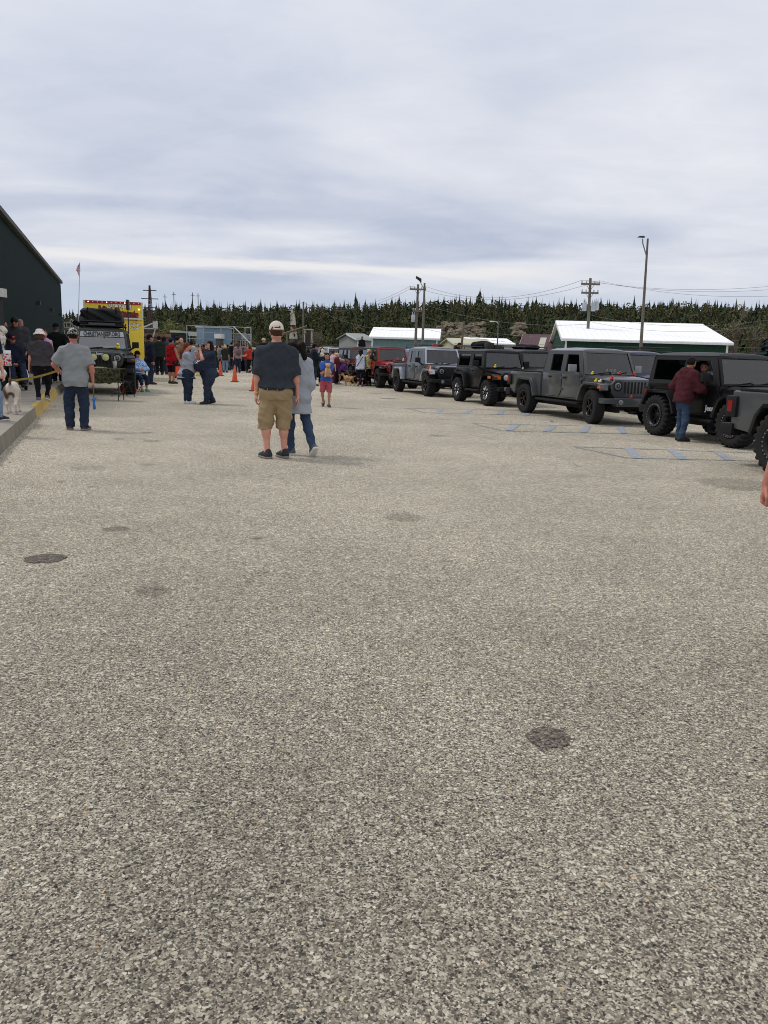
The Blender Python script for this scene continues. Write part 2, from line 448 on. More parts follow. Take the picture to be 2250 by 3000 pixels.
# ------------------------------------------------------------------ asphalt of washed pebbles
def stone_nodes(N, L, tint=(1, 1, 1), bright=1.0):
    tc = N.new('ShaderNodeTexCoord'); vec = tc.outputs['Object']
    def M(op, a, b=None, c=None):
        n = N.new('ShaderNodeMath'); n.operation = op
        for i, v in enumerate((a, b, c)):
            if v is None: continue
            if isinstance(v, (int, float)): n.inputs[i].default_value = v
            else: L.new(v, n.inputs[i])
        return n.outputs[0]
    def X(f, a, b, bt='MIX'):
        n = N.new('ShaderNodeMix'); n.data_type = 'RGBA'; n.blend_type = bt
        if isinstance(f, (int, float)): n.inputs[0].default_value = f
        else: L.new(f, n.inputs[0])
        for i, v in ((6, a), (7, b)):
            if isinstance(v, tuple): n.inputs[i].default_value = v + (1,)
            else: L.new(v, n.inputs[i])
        return n.outputs[2]
    def mrn(v, a, b, c=0., d=1.):
        n = N.new('ShaderNodeMapRange'); L.new(v, n.inputs[0])
        for i, x in enumerate((a, b, c, d)): n.inputs[i + 1].default_value = x
        return n.outputs[0]
    def ns(scale, detail=3, rough=.5, off=(0, 0, 0)):
        mp = N.new('ShaderNodeMapping'); mp.inputs['Location'].default_value = off; L.new(vec, mp.inputs[0])
        n = N.new('ShaderNodeTexNoise'); n.inputs['Scale'].default_value = scale; n.inputs['Detail'].default_value = detail
        n.inputs['Roughness'].default_value = rough; L.new(mp.outputs[0], n.inputs['Vector']); return n.outputs['Fac']
    def vor(scale):
        wv = N.new('ShaderNodeTexNoise'); wv.inputs['Scale'].default_value = scale * .8; wv.inputs['Detail'].default_value = 1
        L.new(vec, wv.inputs['Vector'])
        vm = N.new('ShaderNodeVectorMath'); vm.operation = 'SCALE'; vm.inputs['Scale'].default_value = .9 / scale
        L.new(wv.outputs['Color'], vm.inputs[0])
        va = N.new('ShaderNodeVectorMath'); va.operation = 'ADD'; L.new(vec, va.inputs[0]); L.new(vm.outputs[0], va.inputs[1])
        n = N.new('ShaderNodeTexVoronoi'); n.inputs['Scale'].default_value = scale; n.voronoi_dimensions = '2D'
        L.new(va.outputs[0], n.inputs['Vector'])
        s = N.new('ShaderNodeSeparateColor'); L.new(n.outputs['Color'], s.inputs[0])
        return n.outputs['Distance'], s.outputs[0], s.outputs[1]
    def ramp(v, stops, interp='LINEAR'):
        cr = N.new('ShaderNodeValToRGB'); cr.color_ramp.interpolation = interp; e = cr.color_ramp.elements
        while len(e) < len(stops): e.new(.5)
        for k, (p, c) in enumerate(stops): e[k].position = p; e[k].color = tuple(lin(c)) + (1,)
        L.new(v, cr.inputs[0]); return cr.outputs[0]
    d1, r1, g1 = vor(195.0)
    c1 = ramp(r1, [(0, (62, 59, 56)), (.12, (92, 86, 79)), (.32, (120, 112, 101)), (.52, (141, 133, 121)), (.7, (160, 151, 137)), (.86, (178, 169, 153)), (1, (206, 200, 187))])
    gap = mrn(d1, .42, .76, 1.0, .60)
    c1 = X(1.0, c1, X(gap, (.40, .39, .38), (1, 1, 1)), 'MULTIPLY')
    d2, r2, g2 = vor(80.0)
    c2 = ramp(r2, [(0, (36, 37, 42)), (.12, (70, 64, 61)), (.3, (104, 97, 90)), (.42, (126, 116, 104)), (.58, (154, 142, 126)), (.72, (176, 168, 152)), (.86, (196, 189, 175)), (.97, (224, 219, 204)), (1, (196, 160, 100))])
    big = M('MULTIPLY', M('GREATER_THAN', g2, .66), M('LESS_THAN', d2, .40))
    c = X(M('MULTIPLY', big, .9), c1, c2)
    d3, r3, g3 = vor(46.0)
    spk = M('LESS_THAN', d3, .34)
    c = X(M('MULTIPLY', spk, M('LESS_THAN', r3, .15)), c, X(1.0, c, (.42, .42, .44), 'MULTIPLY'))
    c = X(M('MULTIPLY', M('MULTIPLY', spk, M('GREATER_THAN', r3, .90)), .6), c, tuple(lin((214, 206, 190))))
    # broad soft wear patches; grazing-view brightening with distance is painted into the colour
    p1 = mrn(ns(.22, 4, .55), .3, .7, .80, 1.13); p2 = mrn(ns(1.3, 4, .6, (3, 9, 0)), .3, .7, .90, 1.08)
    p3 = mrn(ns(7.0, 3, .6, (1, 4, 0)), .3, .7, .93, 1.06)
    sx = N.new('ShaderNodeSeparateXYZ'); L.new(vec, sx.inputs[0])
    dist_shade = mrn(M('ADD', sx.outputs[1], M('MULTIPLY', M('SUBTRACT', ns(.5, 3), .5), 3.0)), 1.6, 9.5, .80, 1.22)
    p4 = mrn(ns(52.0, 2, .6, (5, 2, 0)), .34, .66, .74, 1.26); p5 = mrn(ns(17.0, 2, .5, (8, 1, 0)), .3, .7, .88, 1.12)
    nearf = mrn(sx.outputs[1], 2.5, 6.0, .25, 1.0)
    g1 = M('ADD', 1.0, M('MULTIPLY', M('SUBTRACT', M('MULTIPLY', p4, p5), 1.0), nearf))
    f = M('MULTIPLY', M('MULTIPLY', M('MULTIPLY', p1, p2), g1), M('MULTIPLY', p3, dist_shade))
    # worn spots and oil marks: (x, y, radius, strength)
    for (px, py, rx, k) in STAINS:
        g = G(px, py); dx = M('SUBTRACT', sx.outputs[0], g.x); dy = M('SUBTRACT', sx.outputs[1], g.y)
        rr = M('SQRT', M('ADD', M('MULTIPLY', dx, dx), M('MULTIPLY', dy, dy)))
        rr = M('ADD', rr, M('MULTIPLY', M('SUBTRACT', ns(5.0 / max(rx, .3), 4, .65, (px * .01, py * .01, 0)), .5), rx * 1.1))
        f = M('MULTIPLY', f, mrn(rr, rx * .78, rx * 1.06, 1 - min(.5, 1.55 * k), 1.0))
    f = M('MULTIPLY', f, bright)
    vm = N.new('ShaderNodeVectorMath'); vm.operation = 'SCALE'; L.new(c, vm.inputs[0]); L.new(f, vm.inputs['Scale'])
    vt = N.new('ShaderNodeVectorMath'); vt.operation = 'MULTIPLY'; L.new(vm.outputs[0], vt.inputs[0]); vt.inputs[1].default_value = tint
    return vt.outputs[0], d1, (M, X, mrn, ns)
STAINS = [(339, 1550, .12, .26), (448, 1732, .13, .22), (1180, 1516, .20, .20), (258, 1372, .26, .10), (180, 1412, .05, .35),
          (270, 1426, .07, .2), (432, 1361, .12, .16), (752, 1577, .05, .3), 
          (350, 1286, .10, .3), (430, 1268, .14, .25), (445, 1292, .16, .2), (700, 1141, .8, .12), 
          (2180, 1420, .6, .22), (1010, 1146, .25, .25), (1100, 1152, .3, .3), (1140, 1168, .35, .35), (1000, 1230, .2, .16), (1280, 1276, .22, .2)]
def stone_mat(name, tint=(1, 1, 1), bright=1.0):
    m, N, L, b = nt(name); c, d, _ = stone_nodes(N, L, tint, bright)
    L.new(c, b.inputs['Base Color']); b.inputs['Roughness'].default_value = .88; b.inputs['Specular IOR Level'].default_value = .25
    bp = N.new('ShaderNodeBump'); bp.inputs['Strength'].default_value = .55; bp.inputs['Distance'].default_value = .004; bp.invert = True
    L.new(d, bp.inputs['Height']); L.new(bp.outputs[0], b.inputs['Normal'])
    return m
GBR = 1.30
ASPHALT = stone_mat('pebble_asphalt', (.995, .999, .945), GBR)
def sheet(name, pts, z, m, kind='structure'):
    o = mesh_obj(name, [(p[0], p[1], z) for p in pts], [list(range(len(pts)))], m)
    me = o.data; me.update()
    if me.polygons[0].normal.z < 0: me.flip_normals()
    return tag(o, kind=kind)
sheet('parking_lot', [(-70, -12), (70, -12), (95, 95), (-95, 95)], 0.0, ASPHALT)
gm = ramp_mat('dry_grass', [(0, (70, 66, 44)), (.45, (96, 90, 60)), (.6, (82, 84, 48)), (1, (120, 108, 78))], scale=.6, detail=6, interp='LINEAR')
sheet('terrain', [(-2500, -60), (2500, -60), (2500, 4000), (-2500, 4000)], -0.03, gm)

# crisp round cores of newer, darker asphalt
def patch(px, py, r, seed, m):
    g = G(px, py); rr = random.Random(seed); n = 40
    ph = [rr.uniform(0, 6.28) for _ in range(4)]
    pts = []
    for i in range(n):
        t = 2 * PI * i / n
        q = r * (1 + .05 * math.sin(2 * t + ph[0]) + .04 * math.sin(5 * t + ph[1]) + .03 * math.sin(9 * t + ph[2]) + rr.uniform(-.03, .03))
        pts.append((g.x + q * math.cos(t), g.y + q * math.sin(t)))
    return sheet('asphalt_patch', pts, .004, m)
dk = stone_mat('dark_asphalt_core', (1.0, .93, .92), .50)
patch(132, 1637, .14, 1, dk); 
dk2 = stone_mat('dark_asphalt_core_pale_stones', (1.0, .93, .92), .62)
patch(1606, 2162, .092, 2, dk2)
# hairline cracks
def crack(pts, wd=.012, z=.004, seed=0):
    rr = random.Random(seed); P = []
    for a, b in zip(pts[:-1], pts[1:]):
        A, B = G(*a), G(*b); n = max(3, int((B - A).length / .12))
        for i in range(n): P.append(A.lerp(B, i / n) + Vector((rr.uniform(-.03, .03), rr.uniform(-.03, .03), 0)))
    P.append(G(*pts[-1]))
    V = []; Fc = []
    for i, p in enumerate(P):
        d = (P[min(i + 1, len(P) - 1)] - P[max(i - 1, 0)]).normalized(); nn = Vector((-d.y, d.x, 0)); q = wd * rr.uniform(.3, 1.0)
        V += [(p + nn * q)[:2] + (z,), (p - nn * q)[:2] + (z,)]
    for i in range(len(P) - 1): Fc.append((2 * i, 2 * i + 1, 2 * i + 3, 2 * i + 2))
    return V, Fc
cv, cf = [], []
for k, pts in enumerate([[(1500, 1302), (1640, 1340), (1810, 1417)], [(1660, 1375), (1770, 1352)], [(1330, 1265), (1470, 1292)],
                         [(1560, 1425), (1830, 1452), (2150, 1445)], [(1180, 1232), (1290, 1238)], [(1790, 1455), (2095, 1462)],
                         [(1050, 1300), (1210, 1316), (1440, 1318)], [(1000, 1160), (1110, 1163)], [(1080, 1148), (1150, 1152)], [(1120, 1166), (1230, 1170)],
                         [(1640, 1290), (1725, 1286)], [(1490, 1418), (1580, 1412)]]):
    V, Fc = crack(pts, .006 if k != 3 else .005, seed=k); n = len(cv); cv += V; cf += [[i + n for i in f] for f in Fc]
tag(mesh_obj('asphalt_cracks', cv, cf, stone_mat('crack_fill', (1, .97, .95), GBR * .55)), kind='structure')

# faded blue painted hatch islands
def paint_mat(name, rgb, lo, hi):
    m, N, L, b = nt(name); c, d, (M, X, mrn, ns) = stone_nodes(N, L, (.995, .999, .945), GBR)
    w_ = mrn(M('ADD', ns(38, 5, .7), M('MULTIPLY', M('SUBTRACT', ns(3, 3), .5), .6)), lo, hi)
    pc = X(.66, c, tuple(lin(rgb)))
    L.new(X(w_, c, pc), b.inputs['Base Color']); b.inputs['Roughness'].default_value = .8
    return m
blue = paint_mat('worn_blue_paint', (116, 138, 166), .33, .50)
faint = paint_mat('worn_blue_lines', (90, 110, 134), .28, .46)
pale = paint_mat('worn_white_paint', (196, 206, 214), .45, .65)
def strip(mb, a, b, wd, z=.004):
    A, B = G(*a), G(*b); d = (B - A).normalized(); nn = Vector((-d.y, d.x, 0)) * wd / 2
    mb.add([(A + nn)[:2] + (z,), (A - nn)[:2] + (z,), (B - nn)[:2] + (z,), (B + nn)[:2] + (z,)], [(0, 1, 2, 3)])
mb = MB(); ml = MB(); mp_ = MB()
for a, b in [((1680, 1309), (2260, 1329)), ((1680, 1309), (1836, 1342)), ((1836, 1342), (2260, 1352)),
             ((1385, 1241), (1900, 1252)), ((1385, 1241), (1475, 1263)), ((1475, 1263), (1905, 1273)),
             ((1190, 1196), (1249, 1210)), ((1249, 1210), (1580, 1217)), ((1190, 1196), (1560, 1203))]: strip(ml, a, b, .07, .004)
for a, b in [((1840, 1314), (1868, 1344)), ((1965, 1317), (2003, 1347)), ((2098, 1322), (2140, 1349)), ((2228, 1326), (2262, 1350)),
             ((1514, 1245), (1490, 1262)), ((1622, 1248), (1600, 1265)), ((1721, 1249), (1708, 1267)), ((1816, 1250), (1828, 1270)),
             ((1295, 1199), (1278, 1211)), ((1380, 1200), (1360, 1213)), ((1471, 1202), (1462, 1215)), ((1550, 1207), (1540, 1217))]: strip(mb, a, b, .16, .008)
for a, b in [((1590, 1231), (1630, 1236)), ((1600, 1237), (1625, 1232)), ((1840, 1285), (1875, 1291)), ((1915, 1291), (1960, 1295)), ((1700, 1228), (1720, 1232)), ((1395, 1196), (1420, 1198))]: strip(mp_, a, b, .14, .004)
tag(ml.build('parking_lines', faint), kind='structure'); tag(mb.build('parking_hatching', blue), kind='structure'); tag(mp_.build('parking_symbol', pale), kind='structure')

# ------------------------------------------------------------------ raised pavement with kerb
KZ = .235
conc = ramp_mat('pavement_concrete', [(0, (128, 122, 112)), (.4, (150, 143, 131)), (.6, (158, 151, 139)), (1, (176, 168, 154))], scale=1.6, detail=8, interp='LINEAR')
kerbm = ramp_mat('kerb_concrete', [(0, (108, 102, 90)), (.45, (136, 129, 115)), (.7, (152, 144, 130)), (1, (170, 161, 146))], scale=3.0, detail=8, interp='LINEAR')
yel = ramp_mat('worn_yellow_paint', [(0, (150, 140, 118)), (.38, (176, 156, 108)), (.5, (196, 164, 88)), (.66, (200, 170, 98)), (1, (170, 158, 132))], scale=7.0, detail=8, interp='LINEAR')
eA, eB, eC, eD = G(-260, 1610), G(108, 1224), G(172, 1160), G(197, 1136)
tA, t1_, tB, tC, tD = G(-260, 1534, KZ), G(0, 1278, KZ), G(103, 1191, KZ), G(161, 1136, KZ), G(197, 1112, KZ)
e0 = eA
edge = [eA, G(0, 1335), eB, eC, eD]
far_end = eD + (eC - eB).normalized() * 18 + Vector((-6, 0, 0))
mb = MB()
inner = [p + Vector((-.16, 0, 0)) for p in edge]
top = [(q.x, q.y) for q in (tA, t1_, tB, tC, tD)] + [(far_end.x, far_end.y), (far_end.x - 30, far_end.y), (eA.x - 22, eA.y)]
pv = sheet('pavement', top, KZ, conc)
def face(mb, a, b, a2, b2, zt=KZ - .001): mb.add([(a.x, a.y, 0), (b.x, b.y, 0), (b2.x, b2.y, zt), (a2.x, a2.y, zt)], [(0, 1, 2, 3)])
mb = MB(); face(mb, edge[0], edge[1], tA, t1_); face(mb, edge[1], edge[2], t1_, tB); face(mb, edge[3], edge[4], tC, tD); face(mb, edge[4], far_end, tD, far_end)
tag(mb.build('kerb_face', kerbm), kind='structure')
mb = MB(); face(mb, edge[2], edge[3], tB, tC)
q1, q2 = tB + Vector((-.10, -.02, 0)), tC + Vector((-.16, -.02, 0))
mb.add([(tB.x, tB.y, KZ + .004), (tC.x, tC.y, KZ + .004), (q2.x, q2.y, KZ + .004), (q1.x, q1.y, KZ + .004)], [(0, 1, 2, 3)])
tag(mb.build('kerb_yellow_stretch', yel), kind='structure')
mb = MB()
dirt = random.Random(3); V = []; Fc = []
for k in range(170):
    t = dirt.random(); a, b = (edge[1], edge[2]) if dirt.random() < .6 else ((edge[0], edge[1]) if dirt.random() < .5 else (edge[2], edge[3]))
    p = a.lerp(b, t) + Vector((abs(dirt.gauss(0, .10)) + .02, 0, 0)); r_ = dirt.uniform(.004, .012)
    mb.ball((p.x, p.y, r_ * .4), r_, 5, (1, 1, .6))
tag(mb.build('kerb_grit', stone_mat('grit', (1, .97, .92), 1.0)), kind='structure')
# slab joints
mb = MB()
for k, (px, py) in enumerate([(60, 1236), (112, 1178), (150, 1146), (-40, 1310)]):
    a = G(px, py, KZ); mb.box(a.x - 8, a.x - (.2 if k else .1), a.y - .006, a.y + .006, KZ + .001, KZ + .003)
tag(mb.build('pavement_joints', kerbm), kind='structure')

# ------------------------------------------------------------------ the long green shed
def metal_sheet(name, rgb, per=.23, rough=.55, var=.10):
    if name in MATS: return MATS[name]
    m, N, L, b = nt(name); tc = N.new('ShaderNodeTexCoord'); wv = N.new('ShaderNodeTexWave')
    wv.bands_direction = 'X'; wv.inputs['Scale'].default_value = .314 / per; wv.inputs['Distortion'].default_value = .0
    L.new(tc.outputs['Object'], wv.inputs['Vector'])
    no = N.new('ShaderNodeTexNoise'); no.inputs['Scale'].default_value = .7; no.inputs['Detail'].default_value = 6
    mp = N.new('ShaderNodeMapping'); mp.inputs['Scale'].default_value = (3, 3, .35); L.new(tc.outputs['Object'], mp.inputs[0]); L.new(mp.outputs[0], no.inputs['Vector'])
    mx = N.new('ShaderNodeMix'); mx.data_type = 'RGBA'; c = lin(rgb)
    mx.inputs[6].default_value = tuple(v * (1 - var) for v in c) + (1,); mx.inputs[7].default_value = tuple(min(1, v * (1 + var)) for v in c) + (1,)
    L.new(no.outputs[0], mx.inputs[0]); L.new(mx.outputs[2], b.inputs['Base Color'])
    cr = N.new('ShaderNodeValToRGB'); cr.color_ramp.elements[0].position = .0; cr.color_ramp.elements[1].position = .25
    L.new(wv.outputs['Fac'], cr.inputs[0])
    bp = N.new('ShaderNodeBump'); bp.inputs['Strength'].default_value = .7; bp.inputs['Distance'].default_value = .03
    L.new(cr.outputs[0], bp.inputs['Height']); L.new(bp.outputs[0], b.inputs['Normal'])
    b.inputs['Roughness'].default_value = max(rough, .7); b.inputs['Specular IOR Level'].default_value = .05
    MATS[name] = m; return m
def place_axis(o, origin, d):                 # local x along d
    o.location = origin; o.rotation_euler = (0, 0, math.atan2(d.y, d.x))
W0, W1 = D(0, 1003, 30.4), D(184, 1009, 67.0); W0.z = W1.z = 0
dw = (W1 - W0).normalized(); Lw = (W1 - W0).length; EAVE = 6.50
shed = thing('metal_shed', 'long dark green corrugated metal shed with three wall lights at the left edge', 'shed', W1, math.atan2(dw.y, dw.x))
gs = metal_sheet('green_cladding', (17, 35, 33), .3)
mb = MB(); mb.box(-Lw - 12, 0, 0, .2, 0, EAVE); mb.box(-.2, -.002, .2, 24, 0, EAVE); mb.build('wall', gs, shed)
mb = MB(); mb.add([(-Lw - 12, -.16, EAVE + .02), (.15, -.16, EAVE + .02), (.15, 12, EAVE + 3.0), (-Lw - 12, 12, EAVE + 3.0)], [(0, 1, 2, 3)])
mb.build('roof', metal_sheet('grey_green_roof', (60, 66, 64), .4), shed)
mb = MB(); mb.box(-Lw - 12, .15, -.20, -.163, EAVE - .16, EAVE + .02); mb.box(-Lw - 12, .15, -.16, -.003, EAVE - .18, EAVE - .14)
mb.build('fascia', mat('fascia_grey', lin((66, 68, 62)), .7), shed)
tp_ = [(.2, EAVE + .022)]
for k in range(90): tp_ += [(-k * .55 + .04, EAVE + .03), (-k * .55 + .04, EAVE + .11), (-k * .55 - .04, EAVE + .11), (-k * .55 - .04, EAVE + .03)]
tp_ += [(-90 * .55, EAVE + .022)]; mb = MB(); mb.prism(tp_, -.14, -.10)
mb.build('snow_guard', mat('dark_trim', lin((58, 62, 60)), .6), shed)
mb = MB(); mb.box(-.12, .05, -.05, -.003, .25, EAVE - .24); mb.build('corner_trim', mat('green_trim', lin((58, 76, 72)), .5), shed)
for (px, py, s) in [(108, 888, .34), (147, 907, .32), (173, 921, .30)]:
    # the light sits on the wall plane: intersect the sight line with it
    d_ = ray(px, py); nrm = np.array([dw.y, -dw.x, 0]); t = np.dot(np.array(W1) - CAM, nrm) / np.dot(d_, nrm)
    p = Vector(CAM + d_ * t); q = (p - W1); lx = q.dot(dw)
    h = p.z; mb = MB(); mb.box(lx - .15, lx + .15, -.19, -.003, h - .10, h + .10)
    f = mb.build('wall_light', mat('black_housing', (.012, .012, .013), .5), shed)
    mb = MB(); mb.box(lx + .153, lx + .165, -.16, -.03, h - .08, h + .05); mb.build('lens', mat('pale_lens', (.55, .55, .52), .3), f)
# porch by the camera side of the shed
pp = D(-118, 1000, 21.0); pp.z = 0
por = thing('porch', 'dark entrance porch with pale fascia at the far left edge', 'porch', pp)
mb = MB(); mb.box(-2.5, .42, -.1, 1.6, 0.24, 2.75); mb.build('wall', mat('porch_dark', (.012, .014, .014), .8), por)
mb = MB(); mb.box(-2.5, .50, -.3, 1.7, 2.752, 2.98); mb.build('fascia', mat('porch_fascia', lin((190, 190, 182)), .6), por)

# ------------------------------------------------------------------ white-roofed sheds behind the lot
whiter = metal_sheet('white_roof', (250, 250, 252), .5, .5, .02)
def gable_shed(label, A, B, depth, eave, ridge, wallrgb, roofm, over=.35, door=None, skylight=False, trim=(225, 228, 226), both=True, cat='shed', name='farm_shed'):
    d = (B - A).normalized(); Ln = (B - A).length
    s = thing(name, label, cat, A, math.atan2(d.y, d.x))
    wm = metal_sheet('clad_%d_%d_%d' % wallrgb, wallrgb, .3)
    mb = MB(); y1 = depth
    mb.prism([(0, 0), (depth, 0), (depth, eave), (depth / 2, ridge), (0, eave)], 0, Ln, axis='x')
    mb.build('wall', wm, s)
    mb = MB(); sl = (ridge - eave) / (depth / 2)
    for sg in (0, 1):
        ya = -over if sg == 0 else depth + over; za = eave - over * sl
        V = [(-over, ya, za + .05), (Ln + over, ya, za + .05), (Ln + over, depth / 2, ridge + .05), (-over, depth / 2, ridge + .05)]
        mb.hexa(V + [(x, y, z + .12) for (x, y, z) in V])
    mb.build('roof', roofm, s)
    tm = mat('trim_%d' % trim[0], lin(trim), .5)
    mb = MB()
    for x in (-.03, Ln - .13):
        mb.box(x, x + .16, -.03, .13, 0, eave - .1)
    for (x) in (-over - .03,):
        mb.hexa([(x, -over, eave - over * sl - .12), (x + .02, -over, eave - over * sl - .12), (x + .02, depth / 2, ridge - .12), (x, depth / 2, ridge - .12),
                 (x, -over, eave - over * sl + .15), (x + .02, -over, eave - over * sl + .15), (x + .02, depth / 2, ridge + .15), (x, depth / 2, ridge + .15)])
    mb.box(-over, Ln + over, -over - .05, -over - .003, eave - over * sl - .06, eave - over * sl + .1)
    mb.build('trim', tm, s)
    if door:
        x0, x1, z1 = door; mb = MB(); mb.box(-.06, -.003, x0, x1, .9, z1); fr = mb.build('window', mat('win_white', lin((200, 205, 205)), .4), s)
        mb = MB(); mb.box(-.075, -.062, x0 + .12, x1 - .12, 1.02, z1 - .12); mb.build('pane', mat('win_dark', (.08, .09, .09), .1), fr)
    if skylight:
        mb = MB(); x0, x1 = Ln * .52, Ln * .72
        a, b = .35, .85
        P = lambda x, t: (x, -over + (depth / 2 + over) * t, eave - over * sl + (ridge - eave + over * sl) * t + .185)
        mb.add([P(x0, a), P(x1, a), P(x1, b), P(x0, b)], [(0, 1, 2, 3)]); mb.build('skylight', mat('skylight_pane', lin((176, 176, 160)), .5), s)
    return s
def base(px, depth): v = D(px, 1036 + .03 * (px - 1125), depth); v.z = 0; return v
def zat(px, py, depth): return D(px, py, depth).z
# big green shed: gable faces left, long eave faces us
A = base(1653, 72); B = base(2127, 70)
gable_shed('large dark green shed with bright white metal roof, gable end to the left', A, B, 24, zat(1653, 1000, 72) + .15, zat(1630, 944, 84), (42, 68, 56), whiter, door=(9.5, 12.5, 2.6))
A = base(1089, 98); B = base(1279, 97.4)
gable_shed('teal grey shed with low white roof beyond the vehicles', A, B, 10, zat(1089, 988, 98), zat(1089, 962, 103), (112, 138, 140), whiter)
A = base(1047, 120); B = base(1088, 121)
gable_shed('small pale grey shed with grey shingle roof left of the teal shed', A, B, 7, zat(1060, 994, 120), zat(1060, 980, 123), (150, 152, 150), metal_sheet('grey_roof', (150, 154, 152), .5))
A = base(1519, 92); B = base(1612, 91)
gable_shed('shed with maroon metal roof and one skylight', A, B, 11, 1.6, zat(1560, 983, 97), (120, 130, 142), metal_sheet('maroon_roof', (98, 78, 82), .5), skylight=True)
A = base(1335, 118); B = base(1440, 119)
gable_shed('low cream building with flat looking cream roof below the rocks', A, B, 8, zat(1340, 1008, 118), zat(1340, 994, 122), (190, 182, 150), metal_sheet('cream_roof', (190, 186, 160), .5))
A = base(1384, 126); B = base(1500, 127)
gable_shed('low shed with white roof behind the cream building', A, B, 9, zat(1400, 1006, 126), zat(1400, 992, 130), (190, 196, 196), whiter)

# ------------------------------------------------------------------ poles, lamps, wires
wood = ramp_mat('weathered_pole', [(0, (84, 78, 70)), (.5, (112, 106, 98)), (1, (132, 126, 118))], scale=4, detail=6, interp='LINEAR')
steel = mat('galvanised', lin((138, 140, 144)), .5, .3)
blk = mat('black_metal', (.015, .015, .017), .5)
por_ = mat('porcelain', lin((196, 200, 204)), .3)
WIRE_PTS = {}
def pole_between(name, label, cat, b, t, depth, r0, r1, m, group=None):
    B = D(b[0], b[1], depth); T = D(t[0], t[1], depth); d = (T - B)
    Gd = B - d * (B.z / d.z)
    th = thing(name, label, cat, Gd, group=group)
    mb = MB(); mb.tube((0, 0, 0), T - Gd, r0, r1, 10); mb.build('pole', m, th)
    return th, Gd, T
th, Gd, T = pole_between('street_lamp', 'tall grey lamp post with single dark head in front of the green shed', 'lamp post', (1877, 1024), (1898, 699), 62, .14, .07, wood)
tl = T - Gd
mb = MB(); mb.path([tl + Vector((0, 0, -1.2)), tl + Vector((-.34, 0, -.35)), tl + Vector((-.40, 0, -.02))], .045); mb.build('bracket', steel, th)
mb = MB(); c = tl + Vector((-.48, 0, .10)); mb.hexa([c + Vector(v) * .42 for v in [(-.75, -.3, -.08), (.55, -.3, -.14), (.55, .3, -.14), (-.75, .3, -.08), (-.35, -.22, .16), (.5, -.22, .2), (.5, .22, .2), (-.35, .22, .16)]])
mb.build('lamp_head', blk, th, bevel=.04)
th, Gd, T = pole_between('street_lamp', 'grey lamp post with tilted dark head beside a utility pole', 'lamp post', (1238, 1008), (1244, 829), 88, .17, .1, wood)
tl = T - Gd
mb = MB(); mb.tube(tl + Vector((0, 0, -.7)), tl + Vector((-.5, 0, .15)), .04); mb.build('bracket', steel, th)
mb = MB(); c = tl + Vector((-.62, 0, .32)); mb.hexa([c + Vector(v) * .5 for v in [(-.7, -.35, .3), (.55, -.35, -.6), (.6, .35, -.6), (-.7, .35, .3), (-.6, -.35, .75), (.55, -.35, .2), (.55, .35, .2), (-.6, .35, .75)]])
mb.build('lamp_head', blk, th, bevel=.05)
def utility(label, b, t, depth, arms, trans=(), rr=.17):
    th, Gd, T = pole_between('utility_pole', label, 'utility pole', b, t, depth, rr, rr * .72, wood)
    tl = T - Gd; res = []
    for (dz, hw) in arms:
        p = tl + Vector((0, -.2, dz)); mb = MB(); mb.box(p.x - hw, p.x + hw, p.y - .07, p.y + .07, p.z - .09, p.z + .09)
        mb.tube(p + Vector((-hw * .45, 0, 0)), p + Vector((0, .12, -.6)), .02); mb.tube(p + Vector((hw * .45, 0, 0)), p + Vector((0, .12, -.6)), .02)
        ar = mb.build('crossarm', wood, th)
        for q in (-.92, -.45, .45, .92):
            mb = MB(); mb.lathe([(.02, 0), (.07, .05), (.05, .12), (.075, .16), (.0, .25)], p + Vector((hw * q, 0, .09)), n=8); mb.build('insulator', por_, ar)
            res.append(Gd + p + Vector((hw * q, 0, .33)))
    for (dx, dz) in trans:
        p = tl + Vector((dx, -.25, dz)); mb = MB(); mb.lathe([(0, 0), (.19, .0), (.21, .06), (.21, .72), (.17, .78), (0, .80)], p, n=14)
        tr = mb.build('transformer', mat('trans_grey', lin((168, 176, 180)), .4), th)
        mb = MB()
        for q in (-.15, .15): mb.lathe([(.04, .76), (.05, .86), (.03, .95), (.045, 1.02), (0, 1.08)], p + Vector((q * .6, 0, 0)), n=8)
        mb.build('bushing', por_, tr)
    return Gd, T, res
UP2 = utility('wooden utility pole with crossarm and pale transformers before the green shed', (1720, 1017), (1730, 815), 78, ((-.55, .88), (-1.35, .8)), ((-.42, -3.0), (.40, -3.0), (.72, -2.9)))
UP3 = utility('wooden utility pole with wide crossarm beside the tilted lamp', (1217, 1008), (1225, 833), 92, ((-.55, .9), (-2.9, .5)), ((-.42, -4.1),))
UP5 = pole_between('utility_pole', 'short plain wooden pole in front of the rock face', 'utility pole', (1353, 1008), (1359, 940), 105, .17, .13, wood)
UP7 = pole_between('utility_pole', 'thin wooden pole right of the white wooden tower', 'utility pole', (888, 994), (889, 884), 120, .16, .12, wood)
th, Gd, T = pole_between('street_lamp', 'short lamp post with white curved arm before the wooded slope', 'lamp post', (1458, 990), (1460, 948), 120, .11, .09, wood)
tl = T - Gd; mb = MB(); mb.path([tl, tl + Vector((-.3, 0, .25)), tl + Vector((-.8, 0, .28))], .05); mb.hexa([tl + Vector(v) for v in [(-1.3, -.15, .2), (-.7, -.15, .2), (-.7, .15, .2), (-1.3, .15, .2), (-1.2, -.1, .36), (-.75, -.1, .36), (-.75, .1, .36), (-1.2, .1, .36)]])
mb.build('lamp_head', mat('white_enamel', lin((215, 218, 215)), .4), th)
